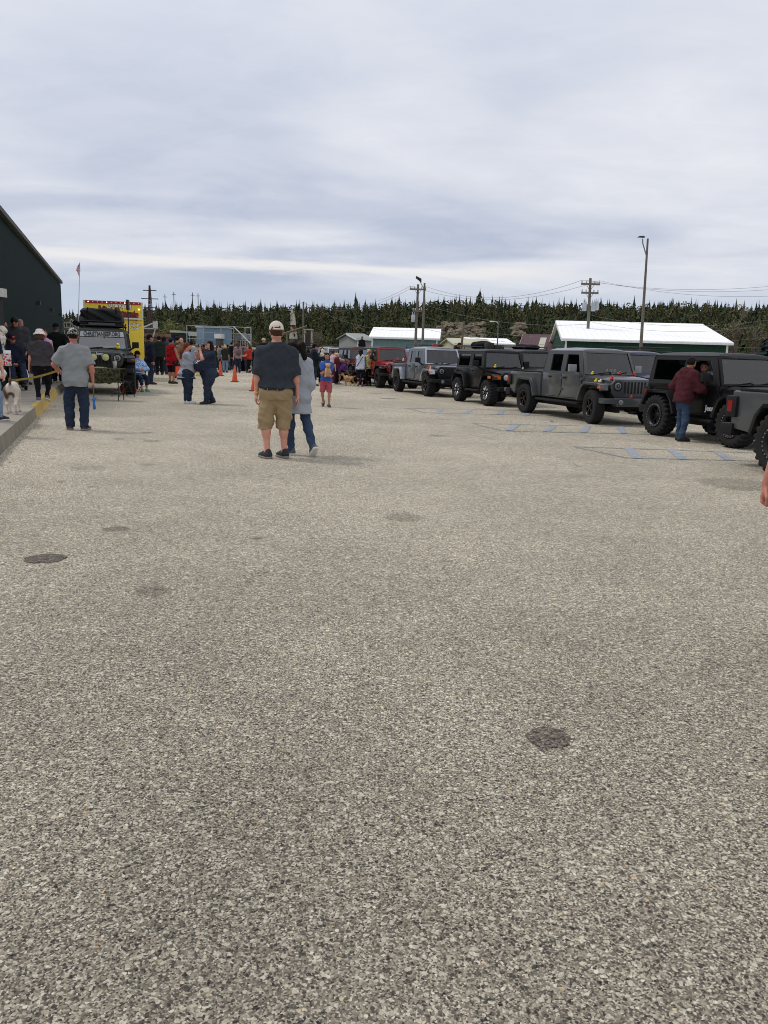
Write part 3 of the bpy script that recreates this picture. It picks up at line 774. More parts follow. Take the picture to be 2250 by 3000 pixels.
# lattice mast and distant poles on the ridge
th, Gd, T = pole_between('transmission_mast', 'tall rust brown lattice transmission mast rising over the wood', 'mast', (441, 925), (438, 836), 185, .1, .1, mat('mast_rust', lin((84, 62, 62)), .8))
mb = MB(); H_ = (T - Gd).z
for sx in (-1, 1):
    for sy in (-1, 1): mb.tube((sx * .8, sy * .8, 0), (sx * .12 + T.x - Gd.x, sy * .12, H_), .10, .06, 5)
for k in range(16):
    a, b = k / 16, (k + 1) / 16; wa, wb = .8 - .68 * a, .8 - .68 * b
    for s in (-1, 1):
        mb.tube((s * wa, -wa, H_ * a), (-s * wb, -wb, H_ * b), .05, .05, 4); mb.tube((-wa, s * wa, H_ * a), (-wb, -s * wb, H_ * b), .05, .05, 4)
mb.build('lattice', MATS['mast_rust'], th)
mb = MB()
for dz, hw in ((-1.1, 1.5), (-2.9, 1.9), (-4.8, 1.5)):
    mb.box(T.x - Gd.x - hw, T.x - Gd.x + hw, -.08, .08, H_ + dz - .09, H_ + dz + .09)
mb.build('crossarm', MATS['mast_rust'], th)
for lab, px, y0, y1 in (('left', 484, 905, 862), ('first', 510, 905, 855), ('second', 565, 905, 857), ('third', 581, 905, 859)):
    l_ = {'left': 'dark bare pole on the ridge just right of the lattice mast', 'first': 'tallest dark pole on the ridge, between two short ones', 'second': 'dark pole on the ridge, left one of a close pair', 'third': 'dark pole on the ridge, right one of a close pair'}[lab]
    th, Gd, T = pole_between('ridge_pole', l_, 'pole', (px, y0), (px - 1, y1), 260, .13, .10, mat('pole_dark', lin((66, 62, 60)), .9))
    tl = T - Gd; mb = MB(); mb.box(tl.x - .6, tl.x + .6, -.07, .07, tl.z - .9, tl.z - .76); mb.build('crossarm', MATS['pole_dark'], th)
# flag on its pole
th, Gd, T = pole_between('flagpole', 'thin pale flagpole behind the dark green shed', 'flagpole', (230.5, 900), (234, 766), 105, .07, .035, mat('flagpole_white', lin((190, 194, 198)), .4))
rows, colsn = 27, 40; FW, FH = 1.9, 1.15
V = []; Fc = []; mi = []
for j in range(rows):
    for i in range(colsn):
        u, v = i / (colsn - 1), j / (rows - 1)
        # limp flag: hangs down steeply from the hoist
        x = -(.62 * u + .10 * math.sin(9 * u + 3 * v) * u) * (.95 - .55 * (1 - v) * u) + .18 * (1 - v) * u
        z = -.05 - 1.15 * (1 - v) - 1.05 * u * (.7 + .3 * v)
        y = .12 * math.sin(11 * u + 2 * v) * u
        V.append((x, y, z))
for j in range(rows - 1):
    for i in range(colsn - 1):
        Fc.append((j * colsn + i, j * colsn + i + 1, (j + 1) * colsn + i + 1, (j + 1) * colsn + i))
        st = int((1 - (j + .5) / (rows - 1)) * 13); can = i < colsn * .4 and st < 7
        mi.append(2 if can and not ((i % 3 == 1) and (j % 2 == 1)) else (1 if can else (0 if st % 2 == 0 else 1)))
V = [(v[0] * 1.0, v[1], v[2]) for v in V]
fl = mesh_obj('flag', V, Fc, [cloth('flag_red', (178, 34, 58)), cloth('flag_white', (226, 226, 232)), cloth('flag_blue', (44, 52, 104))], None, True, mi=mi)
fl.location = T; tag(fl, 'limp striped American flag hanging from the thin pole', 'flag')
# wires
def wire(mb, a, b, sag, r=.02, n=14):
    P = [a.lerp(b, i / n) - Vector((0, 0, sag * 4 * (i / n) * (1 - i / n))) for i in range(n + 1)]
    for p, q in zip(P[:-1], P[1:]): mb.tube(p, q, r, r, 4, caps=False)
wirem = mat('wire', lin((112, 112, 108)), .6)
def wires(label, prs, r=.02):
    th = thing('power_line', label, 'power line')
    for a, b, s in prs: mb = MB(); wire(mb, a, b, s, r); mb.build('wire', wirem, th)
rt = [D(2400, y, 70) for y in (905, 912, 938, 1000)]
wires('power wires running right from the transformer pole past the tall lamp', [(UP2[2][k], D(2420, 820 + 12 * k, 66), .8) for k in (0, 1, 3)] + [(UP2[1] - Vector((0, 0, 3.3)), D(2420, 905, 66), 1.2), (UP2[1] - Vector((0, 0, 3.9)), D(2420, 918, 66), 1.2), (UP2[1] - Vector((0, 0, 5.2)), D(2420, 1015, 66), .5), (UP2[1] - Vector((0, 0, 5.6)), D(2420, 960, 66), .8)], .013)
wires('sagging wires from the tilted lamp pole to the transformer pole', [(UP3[1] - Vector((0, 0, 1.9)), UP2[1] - Vector((0, 0, 4.2)), .9), (UP3[1] - Vector((0, 0, 3.2)), UP2[1] - Vector((0, 0, 5.3)), .9), (UP3[2][3], UP2[2][0], 1.4), (UP3[2][0], UP2[2][3], 1.6), (UP3[1] - Vector((0, 0, 4.6)), UP2[1] - Vector((0, 0, 6.2)), .5)], .017)
wires('faint wires running left from the wide crossarm pole to the thin pole', [(UP3[2][0], D(880, 886, 120), 1.6), (UP3[2][1], D(888, 886, 120), 1.8), (D(889, 886, 120), D(600, 880, 150), 2.0), (UP7[2], UP3[1] - Vector((0, 0, 5.0)), 1.2)], .014)

# ------------------------------------------------------------------ wooded hill
def hill_z(x, y):
    b = max(0.0, min(1.0, (y - 172) / 110.0)); b = b * b * (3 - 2 * b)
    s = x / max(y, 1.0)                       # rises to the right
    top = 6.2 + 8.5 * max(0, min(1, (s + .40) / .85)) + .8 * math.sin(x * .031 + 1) + .5 * math.sin(x * .083)
    return b * top
nx_, ny_ = 90, 26; V = []; Fc = []
for j in range(ny_):
    y = 165 + j * 9.0
    for i in range(nx_):
        x = -260 + i * 6.0; V.append((x, y, hill_z(x, y) - .05))
for j in range(ny_ - 1):
    for i in range(nx_ - 1): Fc.append((j * nx_ + i, j * nx_ + i + 1, (j + 1) * nx_ + i + 1, (j + 1) * nx_ + i))
hm = ramp_mat('forest_floor', [(0, (40, 40, 26)), (.5, (60, 58, 38)), (1, (82, 74, 50))], scale=.25, detail=6, interp='LINEAR')
tag(mesh_obj('hill', V, Fc, hm, smooth=True), kind='structure')
leafm = attr_mat('needles', .95, .03, var=.22, scale=.09)
barkm = mat('bark', lin((74, 66, 58)), .95, var=.25)
def conifer(rr, h, rad, tiers, blades, base_z=.08):
    V = []; Fc = []; C = []
    for k in range(tiers):
        t = k / (tiers - 1); z = h * (base_z + (1 - base_z) * (t ** .92)); r = rad * (1 - t) ** .85 * rr.uniform(.75, 1.15) + .10
        ph = rr.uniform(0, 6.28)
        for i in range(blades):
            if rr.random() < .10: continue
            a = ph + 2 * PI * i / blades + rr.uniform(-.3, .3); q = r * rr.uniform(.55, 1.2); wd = q * rr.uniform(.28, .5) + .05
            dz = h * (1 - base_z) / tiers
            ca, sa = math.cos(a), math.sin(a); n = len(V)
            zt = z - dz * rr.uniform(.5, 1.3)
            V += [(0, 0, z + dz * .7), (q * ca - wd * sa, q * sa + wd * ca, zt), (q * 1.12 * ca, q * 1.12 * sa, zt - dz * .2), (q * ca + wd * sa, q * sa - wd * ca, zt + dz * rr.uniform(-.3, .3))]
            Fc += [(n, n + 1, n + 2), (n, n + 2, n + 3)]
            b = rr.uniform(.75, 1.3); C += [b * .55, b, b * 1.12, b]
    V.append((0, 0, h * 1.02)); C.append(1.2); n = len(V) - 1
    V += [(.1, 0, h * .9), (-.06, .09, h * .9), (-.06, -.09, h * .9)]; C += [.9] * 3; Fc += [(n, n + 1, n + 2), (n, n + 2, n + 3), (n, n + 3, n + 1)]
    return V, Fc, C
def broad(rr, h, rad, n=90):                   # loose crown of leaf clumps
    V = []; Fc = []; C = []
    for _ in range(n):
        u = rr.random() ** .5; a = rr.uniform(0, 6.28); z = h * rr.uniform(.15, 1.0)
        pr = math.sin(PI * min(1, max(0.05, (z / h - .05) / 1.0))) ** .7
        p = Vector((rad * pr * u * math.cos(a), rad * pr * u * math.sin(a), z)); s = rad * rr.uniform(.07, .19)
        n0 = len(V); d1 = Vector((rr.uniform(-1, 1), rr.uniform(-1, 1), rr.uniform(-.6, 1))).normalized() * s; d2 = d1.orthogonal().normalized() * s * rr.uniform(.5, 1)
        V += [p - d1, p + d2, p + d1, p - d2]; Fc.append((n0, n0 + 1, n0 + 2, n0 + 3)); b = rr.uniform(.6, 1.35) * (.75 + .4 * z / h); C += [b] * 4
    return V, Fc, C
rr = random.Random(21); PR = [conifer(random.Random(100 + k), 10, [2.2, 2.6, 1.9, 3.0, 2.4][k % 5], 8, 7) for k in range(10)]
PB = [broad(random.Random(300 + k), 8.5, 2.0 + .15 * (k % 4), 105) for k in range(8)]
allV, allF, allC = [], [], []; off = 0
tints = [lin(c) for c in ((68, 76, 50), (60, 68, 46), (78, 80, 52), (64, 72, 52), (84, 80, 52), (58, 66, 47), (90, 84, 56))]
tb = [lin(c) for c in ((96, 94, 60), (84, 80, 58), (78, 86, 52), (102, 98, 68), (90, 82, 64))]
tdk = [lin(c) for c in ((76, 80, 52), (68, 74, 50), (84, 82, 54), (64, 70, 48), (92, 84, 58))]
for k in range(5200):
    y = 178 + 125 * (rr.random() ** .85); s = rr.uniform(-.46, .58); x = s * y
    front = y < 200
    low = math.sin(x * .045 + 2) * math.sin(x * .017) * .25
    use_b = rr.random() < (.72 + low if front else .66)
    V, Fc, C = rr.choice(PB) if use_b else rr.choice(PR)
    sc = rr.uniform(.42, .95) * (.72 if front else 1.0) * (.78 if s < -.30 else 1); wd = sc * rr.uniform(.8, 1.2)
    a = rr.uniform(0, 6.28); ca, sa = math.cos(a), math.sin(a)
    A = np.array([tuple(v) for v in V]); B_ = np.empty_like(A)
    B_[:, 0] = (A[:, 0] * ca - A[:, 1] * sa) * wd + x; B_[:, 1] = (A[:, 0] * sa + A[:, 1] * ca) * wd + y; B_[:, 2] = A[:, 2] * sc + hill_z(x, y) - .2
    t = np.array(rr.choice((tb if front else tdk) if use_b else tints)) * rr.uniform(.8, 1.2)
    allV.append(B_); allC.append(np.clip(np.outer(.78 + .22 * np.array(C), t) * .86 + np.array([.007, .010, .009]), 0, 1)); allF += [[i + off for i in f] for f in Fc]; off += len(A)  # small constant added to the tree colours as distance haze
for k in range(800):
    y = rr.uniform(284, 300); s = rr.uniform(-.46, .58); x = s * y; V, Fc, C = rr.choice(PR); sc = rr.uniform(.42, .80) * (.8 if s < -.30 else 1); wd = sc * rr.uniform(.9, 1.3)
    A = np.array([tuple(v) for v in V]); B_ = np.empty_like(A); B_[:, 0] = A[:, 0] * wd + x; B_[:, 1] = A[:, 1] * wd + y; B_[:, 2] = A[:, 2] * sc + hill_z(x, y) - .2
    t = np.array(rr.choice(tints)) * rr.uniform(.7, 1.0); allV.append(B_); allC.append(np.clip(np.outer(.75 + .25 * np.array(C), t) * .78 + np.array([.005, .007, .007]), 0, 1)); allF += [[i + off for i in f] for f in Fc]; off += len(A)  # fainter haze lift in the ridge tree colours
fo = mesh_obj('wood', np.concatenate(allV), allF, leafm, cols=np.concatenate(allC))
tag(fo, 'dense dark spruce and scrub covering the hillside', 'forest', kind='stuff')
# spruces one can pick out along the skyline
protos = []
for k in range(7):
    r2 = random.Random(500 + k); V, Fc, C = conifer(r2, 11, [1.9, 2.4, 1.5, 2.9, 2.2, 3.3, 1.7][k], 11, 8)
    t = np.array(tints[k % 4]) * .9
    protos.append((V, Fc, np.clip(np.outer(np.array(C), t), 0, 1)))
meshes = []
SKL = {0: 'slim dark spruce standing up along the wooded skyline', 1: 'full dark spruce standing up along the wooded skyline', 2: 'very narrow spruce spire on the wooded skyline', 3: 'broad dark spruce on the wooded skyline', 4: 'middling dark spruce on the wooded skyline', 5: 'widest bushy pine crown on the wooded skyline', 6: 'thin ragged spruce on the wooded skyline'}
spr = {}
for i in range(84):
    k = rr.randrange(7); px = 200 + i * 24.6 + rr.uniform(-9, 9); y = rr.uniform(268, 292); gx = base(px, y).x; s = gx / y
    sc = rr.uniform(.52, .92) * (.78 if s < -.30 else 1)
    if 760 < px < 780 or 1025 < px < 1045 or 1390 < px < 1400: sc *= 1.25
    if k not in spr:
        th = thing('spruce_tree', SKL[k], 'tree', group='skyline spruces: ' + SKL[k].split(' ')[0] + ' kind')
        V, Fc, C = protos[k]; mesh_obj('crown', V, Fc, leafm, th, cols=C)
        mb = MB(); mb.tube((0, 0, -.3), (0, 0, 9), .16, .04, 6); mb.build('trunk', barkm, th)
        spr[k] = th
    else: th = copy_tree(spr[k])
    th.location = (gx, y, hill_z(gx, y) - .2); th.rotation_euler = (0, 0, rr.uniform(0, 6.28)); th.scale = (sc * rr.uniform(.85, 1.1), sc, sc)
# bare and budding trees along the foot of the slope
def bare_tree(rr, h, leafy):
    tr = MB(); tw = MB(); lv = []; 
    def grow(p, d, l, r, lev):
        q = p + d * l; (tr if lev < 2 else tw).tube(p, q, r, r * .6, 5 if lev < 2 else 3, caps=False)
        if lev >= 3: lv.append(q); 
        if lev >= 4: return
        for i in range(3 if lev else 5):
            nd = (d + Vector((rr.uniform(-1, 1), rr.uniform(-1, 1), rr.uniform(-.2, .7))) * (.62 if lev else .5)).normalized()
            grow(p.lerp(q, rr.uniform(.45, 1)), nd, l * rr.uniform(.55, .8), r * .55, lev + 1)
    for _ in range(2): grow(Vector((rr.uniform(-.2, .2), rr.uniform(-.2, .2), 0)), Vector((rr.uniform(-.15, .15), rr.uniform(-.15, .15), 1)).normalized(), h * .36, h * .018, 0)
    V = []; Fc = []
    for p in lv:
        for _ in range(leafy):
            c = p + Vector((rr.gauss(0, .22), rr.gauss(0, .22), rr.gauss(0, .22))) * (h / 7); d1 = Vector((rr.uniform(-1, 1), rr.uniform(-1, 1), rr.uniform(-1, 1))).normalized() * rr.uniform(.05, .12) * (h / 7); d2 = d1.orthogonal().normalized() * d1.length * .7
            n = len(V); V += [c - d1, c + d2, c + d1, c - d2]; Fc.append((n, n + 1, n + 2, n + 3))
    return tr, tw, V, Fc
twigm = mat('twigs', lin((104, 94, 82)), .95, var=.25, scale=.8)
specs = [(548 - 55, 952, 150, 7.5, 3, (118, 120, 62), 'yellow green budding tree left of the ball field fence'),
         (470, 960, 152, 5.5, 3, (110, 114, 60), 'small yellow green budding tree by the dark parked bus'),
         (2140, 930, 110, 9.5, 1, (112, 104, 74), 'bare grey branching tree at the end of the white roof'),
         (2200, 940, 112, 9.0, 1, (96, 92, 62), 'bare bushy tree at the right edge behind the dark evergreen'),
         (2085, 960, 118, 7.0, 1, (104, 100, 66), 'low bare tree behind the end of the white roof'),
         (1800, 905, 140, 6.5, 2, (104, 108, 58), 'olive budding tree above the white roof beside the tall lamp'),
         (1865, 905, 140, 6.2, 2, (98, 102, 56), 'second olive budding tree above the white roof, right of the lamp'),
         (1310, 965, 140, 7.0, 1, (104, 94, 76), 'brown bare tree at the right end of the teal shed'),
         (1245, 985, 97, 3.0, 1, (120, 98, 88), 'short reddish bare bush in front of the teal shed'),
         (1270, 940, 150, 7.0, 1, (98, 92, 70), 'grey bare tree behind the teal shed'),
         (1590, 930, 140, 6.0, 2, (92, 90, 52), 'olive tree left of the green shed gable'),
         (640, 955, 165, 5.5, 1, (110, 106, 72), 'pale bare shrub behind the ball field fence'),
         (930, 930, 165, 6.5, 1, (100, 100, 74), 'pale bare tree above the dry hedge')]
for i, (px, py, dep, h, lf, rgb, lab) in enumerate(specs):
    g = base(px, dep); th = thing('bare_tree' if lf < 2 else 'budding_tree', lab, 'tree', (g.x, g.y, hill_z(g.x, g.y)))
    tr, tw, V, Fc = bare_tree(random.Random(700 + i), h, lf); tr.build('trunk', twigm, th)
    cr = tw.build('crown', twigm, th)
    mesh_obj('buds', V, Fc, mat('buds_%d' % i, lin(rgb), .95, var=.3, scale=1.5), cr)
# dark evergreen at the right edge
g = base(2245, 62); th = thing('spruce_tree', 'dark blue green spruce low at the right edge behind the black vehicle', 'tree', g)
V, Fc, C = conifer(random.Random(77), 3.7, 2.0, 13, 14); mesh_obj('crown', V, Fc, leafm, th, cols=np.clip(np.outer(np.array(C), np.array(lin((40, 52, 52)))), 0, 1))
mb = MB(); mb.tube((0, 0, 0), (0, 0, 3), .1, .03); mb.build('trunk', barkm, th)
# dry hedge strip and scrub
def scrub(name, label, x0, x1, dep, h, n, rgbs, seed):
    r2 = random.Random(seed); V = []; Fc = []; C = []
    for _ in range(n):
        px = r2.uniform(x0, x1); dd = dep + r2.uniform(-3, 6); g = base(px, dd); z = h * r2.random() ** 1.3; p = Vector((g.x, g.y, z + hill_z(g.x, g.y)))
        s = r2.uniform(.12, .4); d1 = Vector((r2.uniform(-1, 1), r2.uniform(-.4, .4), r2.uniform(-.3, 1))).normalized() * s; d2 = d1.orthogonal().normalized() * s * .5
        k = len(V); V += [p - d1, p + d2, p + d1, p - d2]; Fc.append((k, k + 1, k + 2, k + 3)); c = np.array(lin(r2.choice(rgbs))) * r2.uniform(.7, 1.2); C += [c] * 4
    return tag(mesh_obj(name, V, Fc, leafm, cols=np.array(C)), label, 'scrub', kind='stuff')
scrub('dry_hedge', 'brown dry hedge strip behind the parked vehicles', 780, 1100, 112, 1.9, 5200, ((92, 78, 66), (76, 64, 54), (104, 92, 78)), 1)
scrub('scrub', 'brown and olive scrub along the foot of the slope', 400, 2300, 150, 3.0, 9000, ((84, 78, 54), (70, 66, 44), (92, 80, 62), (64, 68, 40)), 2)
scrub('scrub', 'olive and brown brush growing over the pale rock face', 1270, 1430, 152, 4.6, 1500, ((84, 80, 54), (70, 68, 46), (92, 82, 62)), 9)
scrub('scrub', 'brown brush beside the right end of the green shed', 2050, 2260, 78, 2.6, 3000, ((88, 76, 68), (74, 66, 58), (70, 70, 48)), 3)
# rock outcrops
def rocks(label, rect, dep, n, seed):
    r2 = random.Random(seed); x0, x1, y0, y1 = rect; g = base((x0 + x1) / 2, dep); th_pr = []
    for _ in range(n * 4):
        px, py = r2.uniform(x0, x1), r2.uniform(y0, y1)
        if math.sin(px * .13 + py * .05) * math.sin(py * .21 - px * .04 + 1) < -.15: continue
        p = D(px, py, dep + r2.uniform(-2, 2) + (y1 - py) * .12); s = r2.uniform(.12, .62)
        th_pr.append((p, s))
    mb = MB()
    for p, s in th_pr:
        v0 = len(mb.V); mb.ball(p, s, 7, (r2.uniform(.9, 1.7), 1, r2.uniform(.5, .9)))
        for i in range(v0, len(mb.V)):
            q = Vector(mb.V[i]); mb.V[i] = tuple(q + Vector((r2.uniform(-.22, .22), r2.uniform(-.22, .22), r2.uniform(-.2, .2))) * s)
    o = mb.build('rock_outcrop', ramp_mat('rock', [(0, (78, 70, 58)), (.4, (112, 102, 86)), (.6, (140, 130, 112)), (1, (168, 158, 138))], scale=.9, detail=6, interp='LINEAR'))
    for p in o.data.polygons: p.use_smooth = False
    return tag(o, label, 'rocks')
rocks('pale broken rock face between the two utility poles', (1288, 1418, 948, 1000), 160, 190, 5)
rocks('small pale rock slip left of the maroon roof', (1506, 1534, 950, 985), 158, 34, 6)
# ------------------------------------------------------------------ off-road vehicles
def paint(name, rgb, rough=.28, coat=.45, metal=0.0): return mat('paint_' + name, lin(rgb), rough=rough, metal=metal, var=.05, scale=2.5, coat=coat, spec=.3)
RUB = mat('tyre_rubber', (.017, .017, .018), .85, var=.3, scale=30, spec=.25)
PLA = mat('black_plastic', (.013, .013, .014), .65, var=.15, spec=.22)
DRK = mat('cabin_dark', (.010, .010, .011), .9)
CHR = mat('chrome', (.65, .66, .68), .2, 1.0)
LENS = mat('lamp_glass', (.22, .235, .25), .08, .2); LENS_B = mat('lamp_glass_bright', (.55, .58, .60), .08, .2)
AMB = mat('amber_lens', (.55, .14, .02), .25)
REDL = mat('red_lens', (.25, .012, .012), .2)
GL_F = glass('windscreen_glass', (.52, .56, .55), 1.35)
GL_S = glass('side_glass', (.10, .11, .11), .9)
GL_C = glass('clear_side_glass', (.4, .43, .42), .9)
SEAT = mat('seat_cloth', (.02, .02, .022), .9)
_cache = {}
def tyre_mesh(Rt, wd, mud):
    key = ('tyre', Rt, wd, mud)
    if key in _cache: return _cache[key]
    n = 96; hw = wd / 2; V = []; Fc = []
    prof = [(.56, hw * .80), (.62, hw * .95), (.78, hw * 1.03), (.90, hw * 1.0), (.965, hw * .93), (1.0, hw * .80), (1.0, hw * .32), (1.0, -hw * .32), (1.0, -hw * .80), (.965, -hw * .93), (.90, -hw), (.78, -hw * 1.03), (.62, -hw * .95), (.56, -hw * .80)]
    m_ = len(prof)
    for i in range(n):
        t = 2 * PI * i / n
        for j, (r, h) in enumerate(prof):
            q = r * Rt
            if mud:
                left = j in (4, 5, 6); right = j in (7, 8, 9)
                if left and (i % 4 in (0, 1)): q -= .030 * mud
                if right and ((i + 2) % 4 in (0, 1)): q -= .030 * mud
                if j in (3, 10) and (i % 4 in (0, 1)): q -= .018 * mud
            elif j in (5, 8) and i % 2: q -= .008
            V.append((q * math.cos(t), h, q * math.sin(t)))
    for i in range(n):
        for j in range(m_ - 1):
            a = i * m_ + j; b = ((i + 1) % n) * m_ + j; Fc.append((a, a + 1, b + 1, b))
    me = bpy.data.meshes.new('tyre'); me.from_pydata(V, [], Fc); me.materials.append(RUB)
    import bmesh
    bm = bmesh.new(); bm.from_mesh(me); bmesh.ops.recalc_face_normals(bm, faces=bm.faces); bm.to_mesh(me); bm.free()
    if not mud:
        me.polygons.foreach_set('use_smooth', [True] * len(me.polygons)); me.set_sharp_from_angle(angle=R(35))
    _cache[key] = me; return me
def rim_obj(style, Rr, wd, parent):          # outer face looks along +y
    mb = MB(); hw = wd / 2
    if style == 'beadlock':
        mb.lathe([(Rr * 1.0, -hw * .7), (Rr * .93, hw * .2), (Rr * .93, hw * .72), (Rr * 1.05, hw * .9), (Rr * 1.05, hw * .98), (Rr * .84, hw * .98), (Rr * .80, hw * .5), (Rr * .75, hw * .30)], axis='y', n=36)
        for k in range(8):
            a = 2 * PI * k / 8
            mb.hexa([(Rr * r * math.cos(a + s), y, Rr * r * math.sin(a + s)) for y in (hw * .12, hw * .38) for (r, s) in ((.22, -.30), (.80, -.14), (.80, .14), (.22, .30))])
        mb.lathe([(0, hw * .5), (Rr * .2, hw * .5), (Rr * .26, hw * .38), (Rr * .26, 0)], axis='y', n=20)
        o = mb.build('rim', mat('rim_satin_black', (.012, .012, .013), .35, .4), parent)
        mb = MB()
        for k in range(24):
            a = 2 * PI * k / 24; x, z = Rr * .95 * math.cos(a), Rr * .95 * math.sin(a); mb.tube((x, hw * .98, z), (x, hw * 1.05, z), Rr * .040, n=6)
        return o, mb, mat('bolt_silver', (.55, .56, .58), .3, .9)
    ns_ = {'five': 5, 'milled': 8, 'eight': 8, 'six': 6}[style]
    mb.lathe([(Rr * 1.0, -hw * .7), (Rr * .92, 0), (Rr * .92, hw * .7), (Rr * 1.02, hw * .9), (Rr * 1.02, hw * .97), (Rr * .90, hw * .95), (Rr * .88, hw * .6)], axis='y', n=36)
    for k in range(ns_):
        for s0 in ((-.13, .13) if style in ('five', 'milled') else (0,)):
            a = 2 * PI * k / ns_; b = a + s0
            w0, w1 = (.16, .07) if s0 else (.26, .13)
            mb.hexa([(Rr * r * math.cos((b if r > .5 else a) + s), y - (0 if r > .5 else -.01), Rr * r * math.sin((b if r > .5 else a) + s)) for y in (hw * .45, hw * .82) for (r, s) in ((.2, -w0), (.92, -w1), (.92, w1), (.2, w0))])
    mb.lathe([(0, hw * .86), (Rr * .16, hw * .86), (Rr * .25, hw * .8), (Rr * .25, hw * .4)], axis='y', n=20)
    o = mb.build('rim', mat('rim_gloss_black', (.013, .013, .014), .25, .5), parent)
    mb = MB()
    for k in range(ns_):
        a = 2 * PI * k / ns_
        if style == 'milled':
            for b in (a - .13, a + .13):
                x0, z0, x1, z1 = [Rr * q for q in (.45 * math.cos(b), .45 * math.sin(b), .88 * math.cos(b), .88 * math.sin(b))]
                mb.tube((x0, hw * .83, z0), (x1, hw * .83, z1), .011, .015, n=4)
        elif style == 'five': mb.tube((Rr * .3 * math.cos(a), hw * .82, Rr * .3 * math.sin(a)), (Rr * .3 * math.cos(a), hw * .9, Rr * .3 * math.sin(a)), .014, n=6)
        else: mb.tube((Rr * .2 * math.cos(a), hw * .85, Rr * .2 * math.sin(a)), (Rr * .2 * math.cos(a), hw * .92, Rr * .2 * math.sin(a)), .012, n=6)
    return o, mb, {'milled': mat('milled_alloy', (.75, .76, .78), .25, .8), 'five': mat('red_nuts', (.14, .02, .02), .4)}.get(style, mat('nuts', (.2, .2, .2), .3, .8))
def wheel(root, x, y, Rt, wd, style, mud, steer=0.0, side=1):
    h = MB(); h.lathe([(0, .05), (Rt * .30, .05), (Rt * .30, -.02), (Rt * .12, -.06), (Rt * .10, -.35), (0, -.35)], axis='y', n=18)
    w_ = h.build('wheel', PLA, root); w_.location = (x, y, Rt); w_.rotation_euler = (0, 0, steer + (PI if side < 0 else 0))
    t = bpy.data.objects.new('tyre', tyre_mesh(Rt, wd, mud)); link(t, w_)
    o, mb, m2 = rim_obj(style, Rt * .56, wd, w_)
    n0 = len(o.data.vertices)
    mb.build('wheel_nuts', m2, w_)
    return w_

def side_wall(xb, zb, holes, ymap, xmap, th):
    """upright wall with window openings: xb, zb are the grid lines, holes the open cells"""
    V = []; Fc = []; nx, nz = len(xb), len(zb)
    for s in (0, 1):
        for j in range(nz):
            for i in range(nx): x = xmap(xb[i], zb[j]); V.append((x, ymap(zb[j], x) - s * th, zb[j]))
    I = lambda s, i, j: s * nx * nz + j * nx + i
    solid = lambda i, j: 0 <= i < nx - 1 and 0 <= j < nz - 1 and (i, j) not in holes
    for j in range(nz - 1):
        for i in range(nx - 1):
            if not solid(i, j): continue
            Fc.append((I(0, i, j), I(0, i + 1, j), I(0, i + 1, j + 1), I(0, i, j + 1))); Fc.append((I(1, i, j), I(1, i, j + 1), I(1, i + 1, j + 1), I(1, i + 1, j)))
            for (di, dj, a, b) in ((-1, 0, (i, j), (i, j + 1)), (1, 0, (i + 1, j), (i + 1, j + 1)), (0, -1, (i, j), (i + 1, j)), (0, 1, (i, j + 1), (i + 1, j + 1))):
                if not solid(i + di, j + dj): Fc.append((I(0, *a), I(0, *b), I(1, *b), I(1, *a)))
    return V, Fc
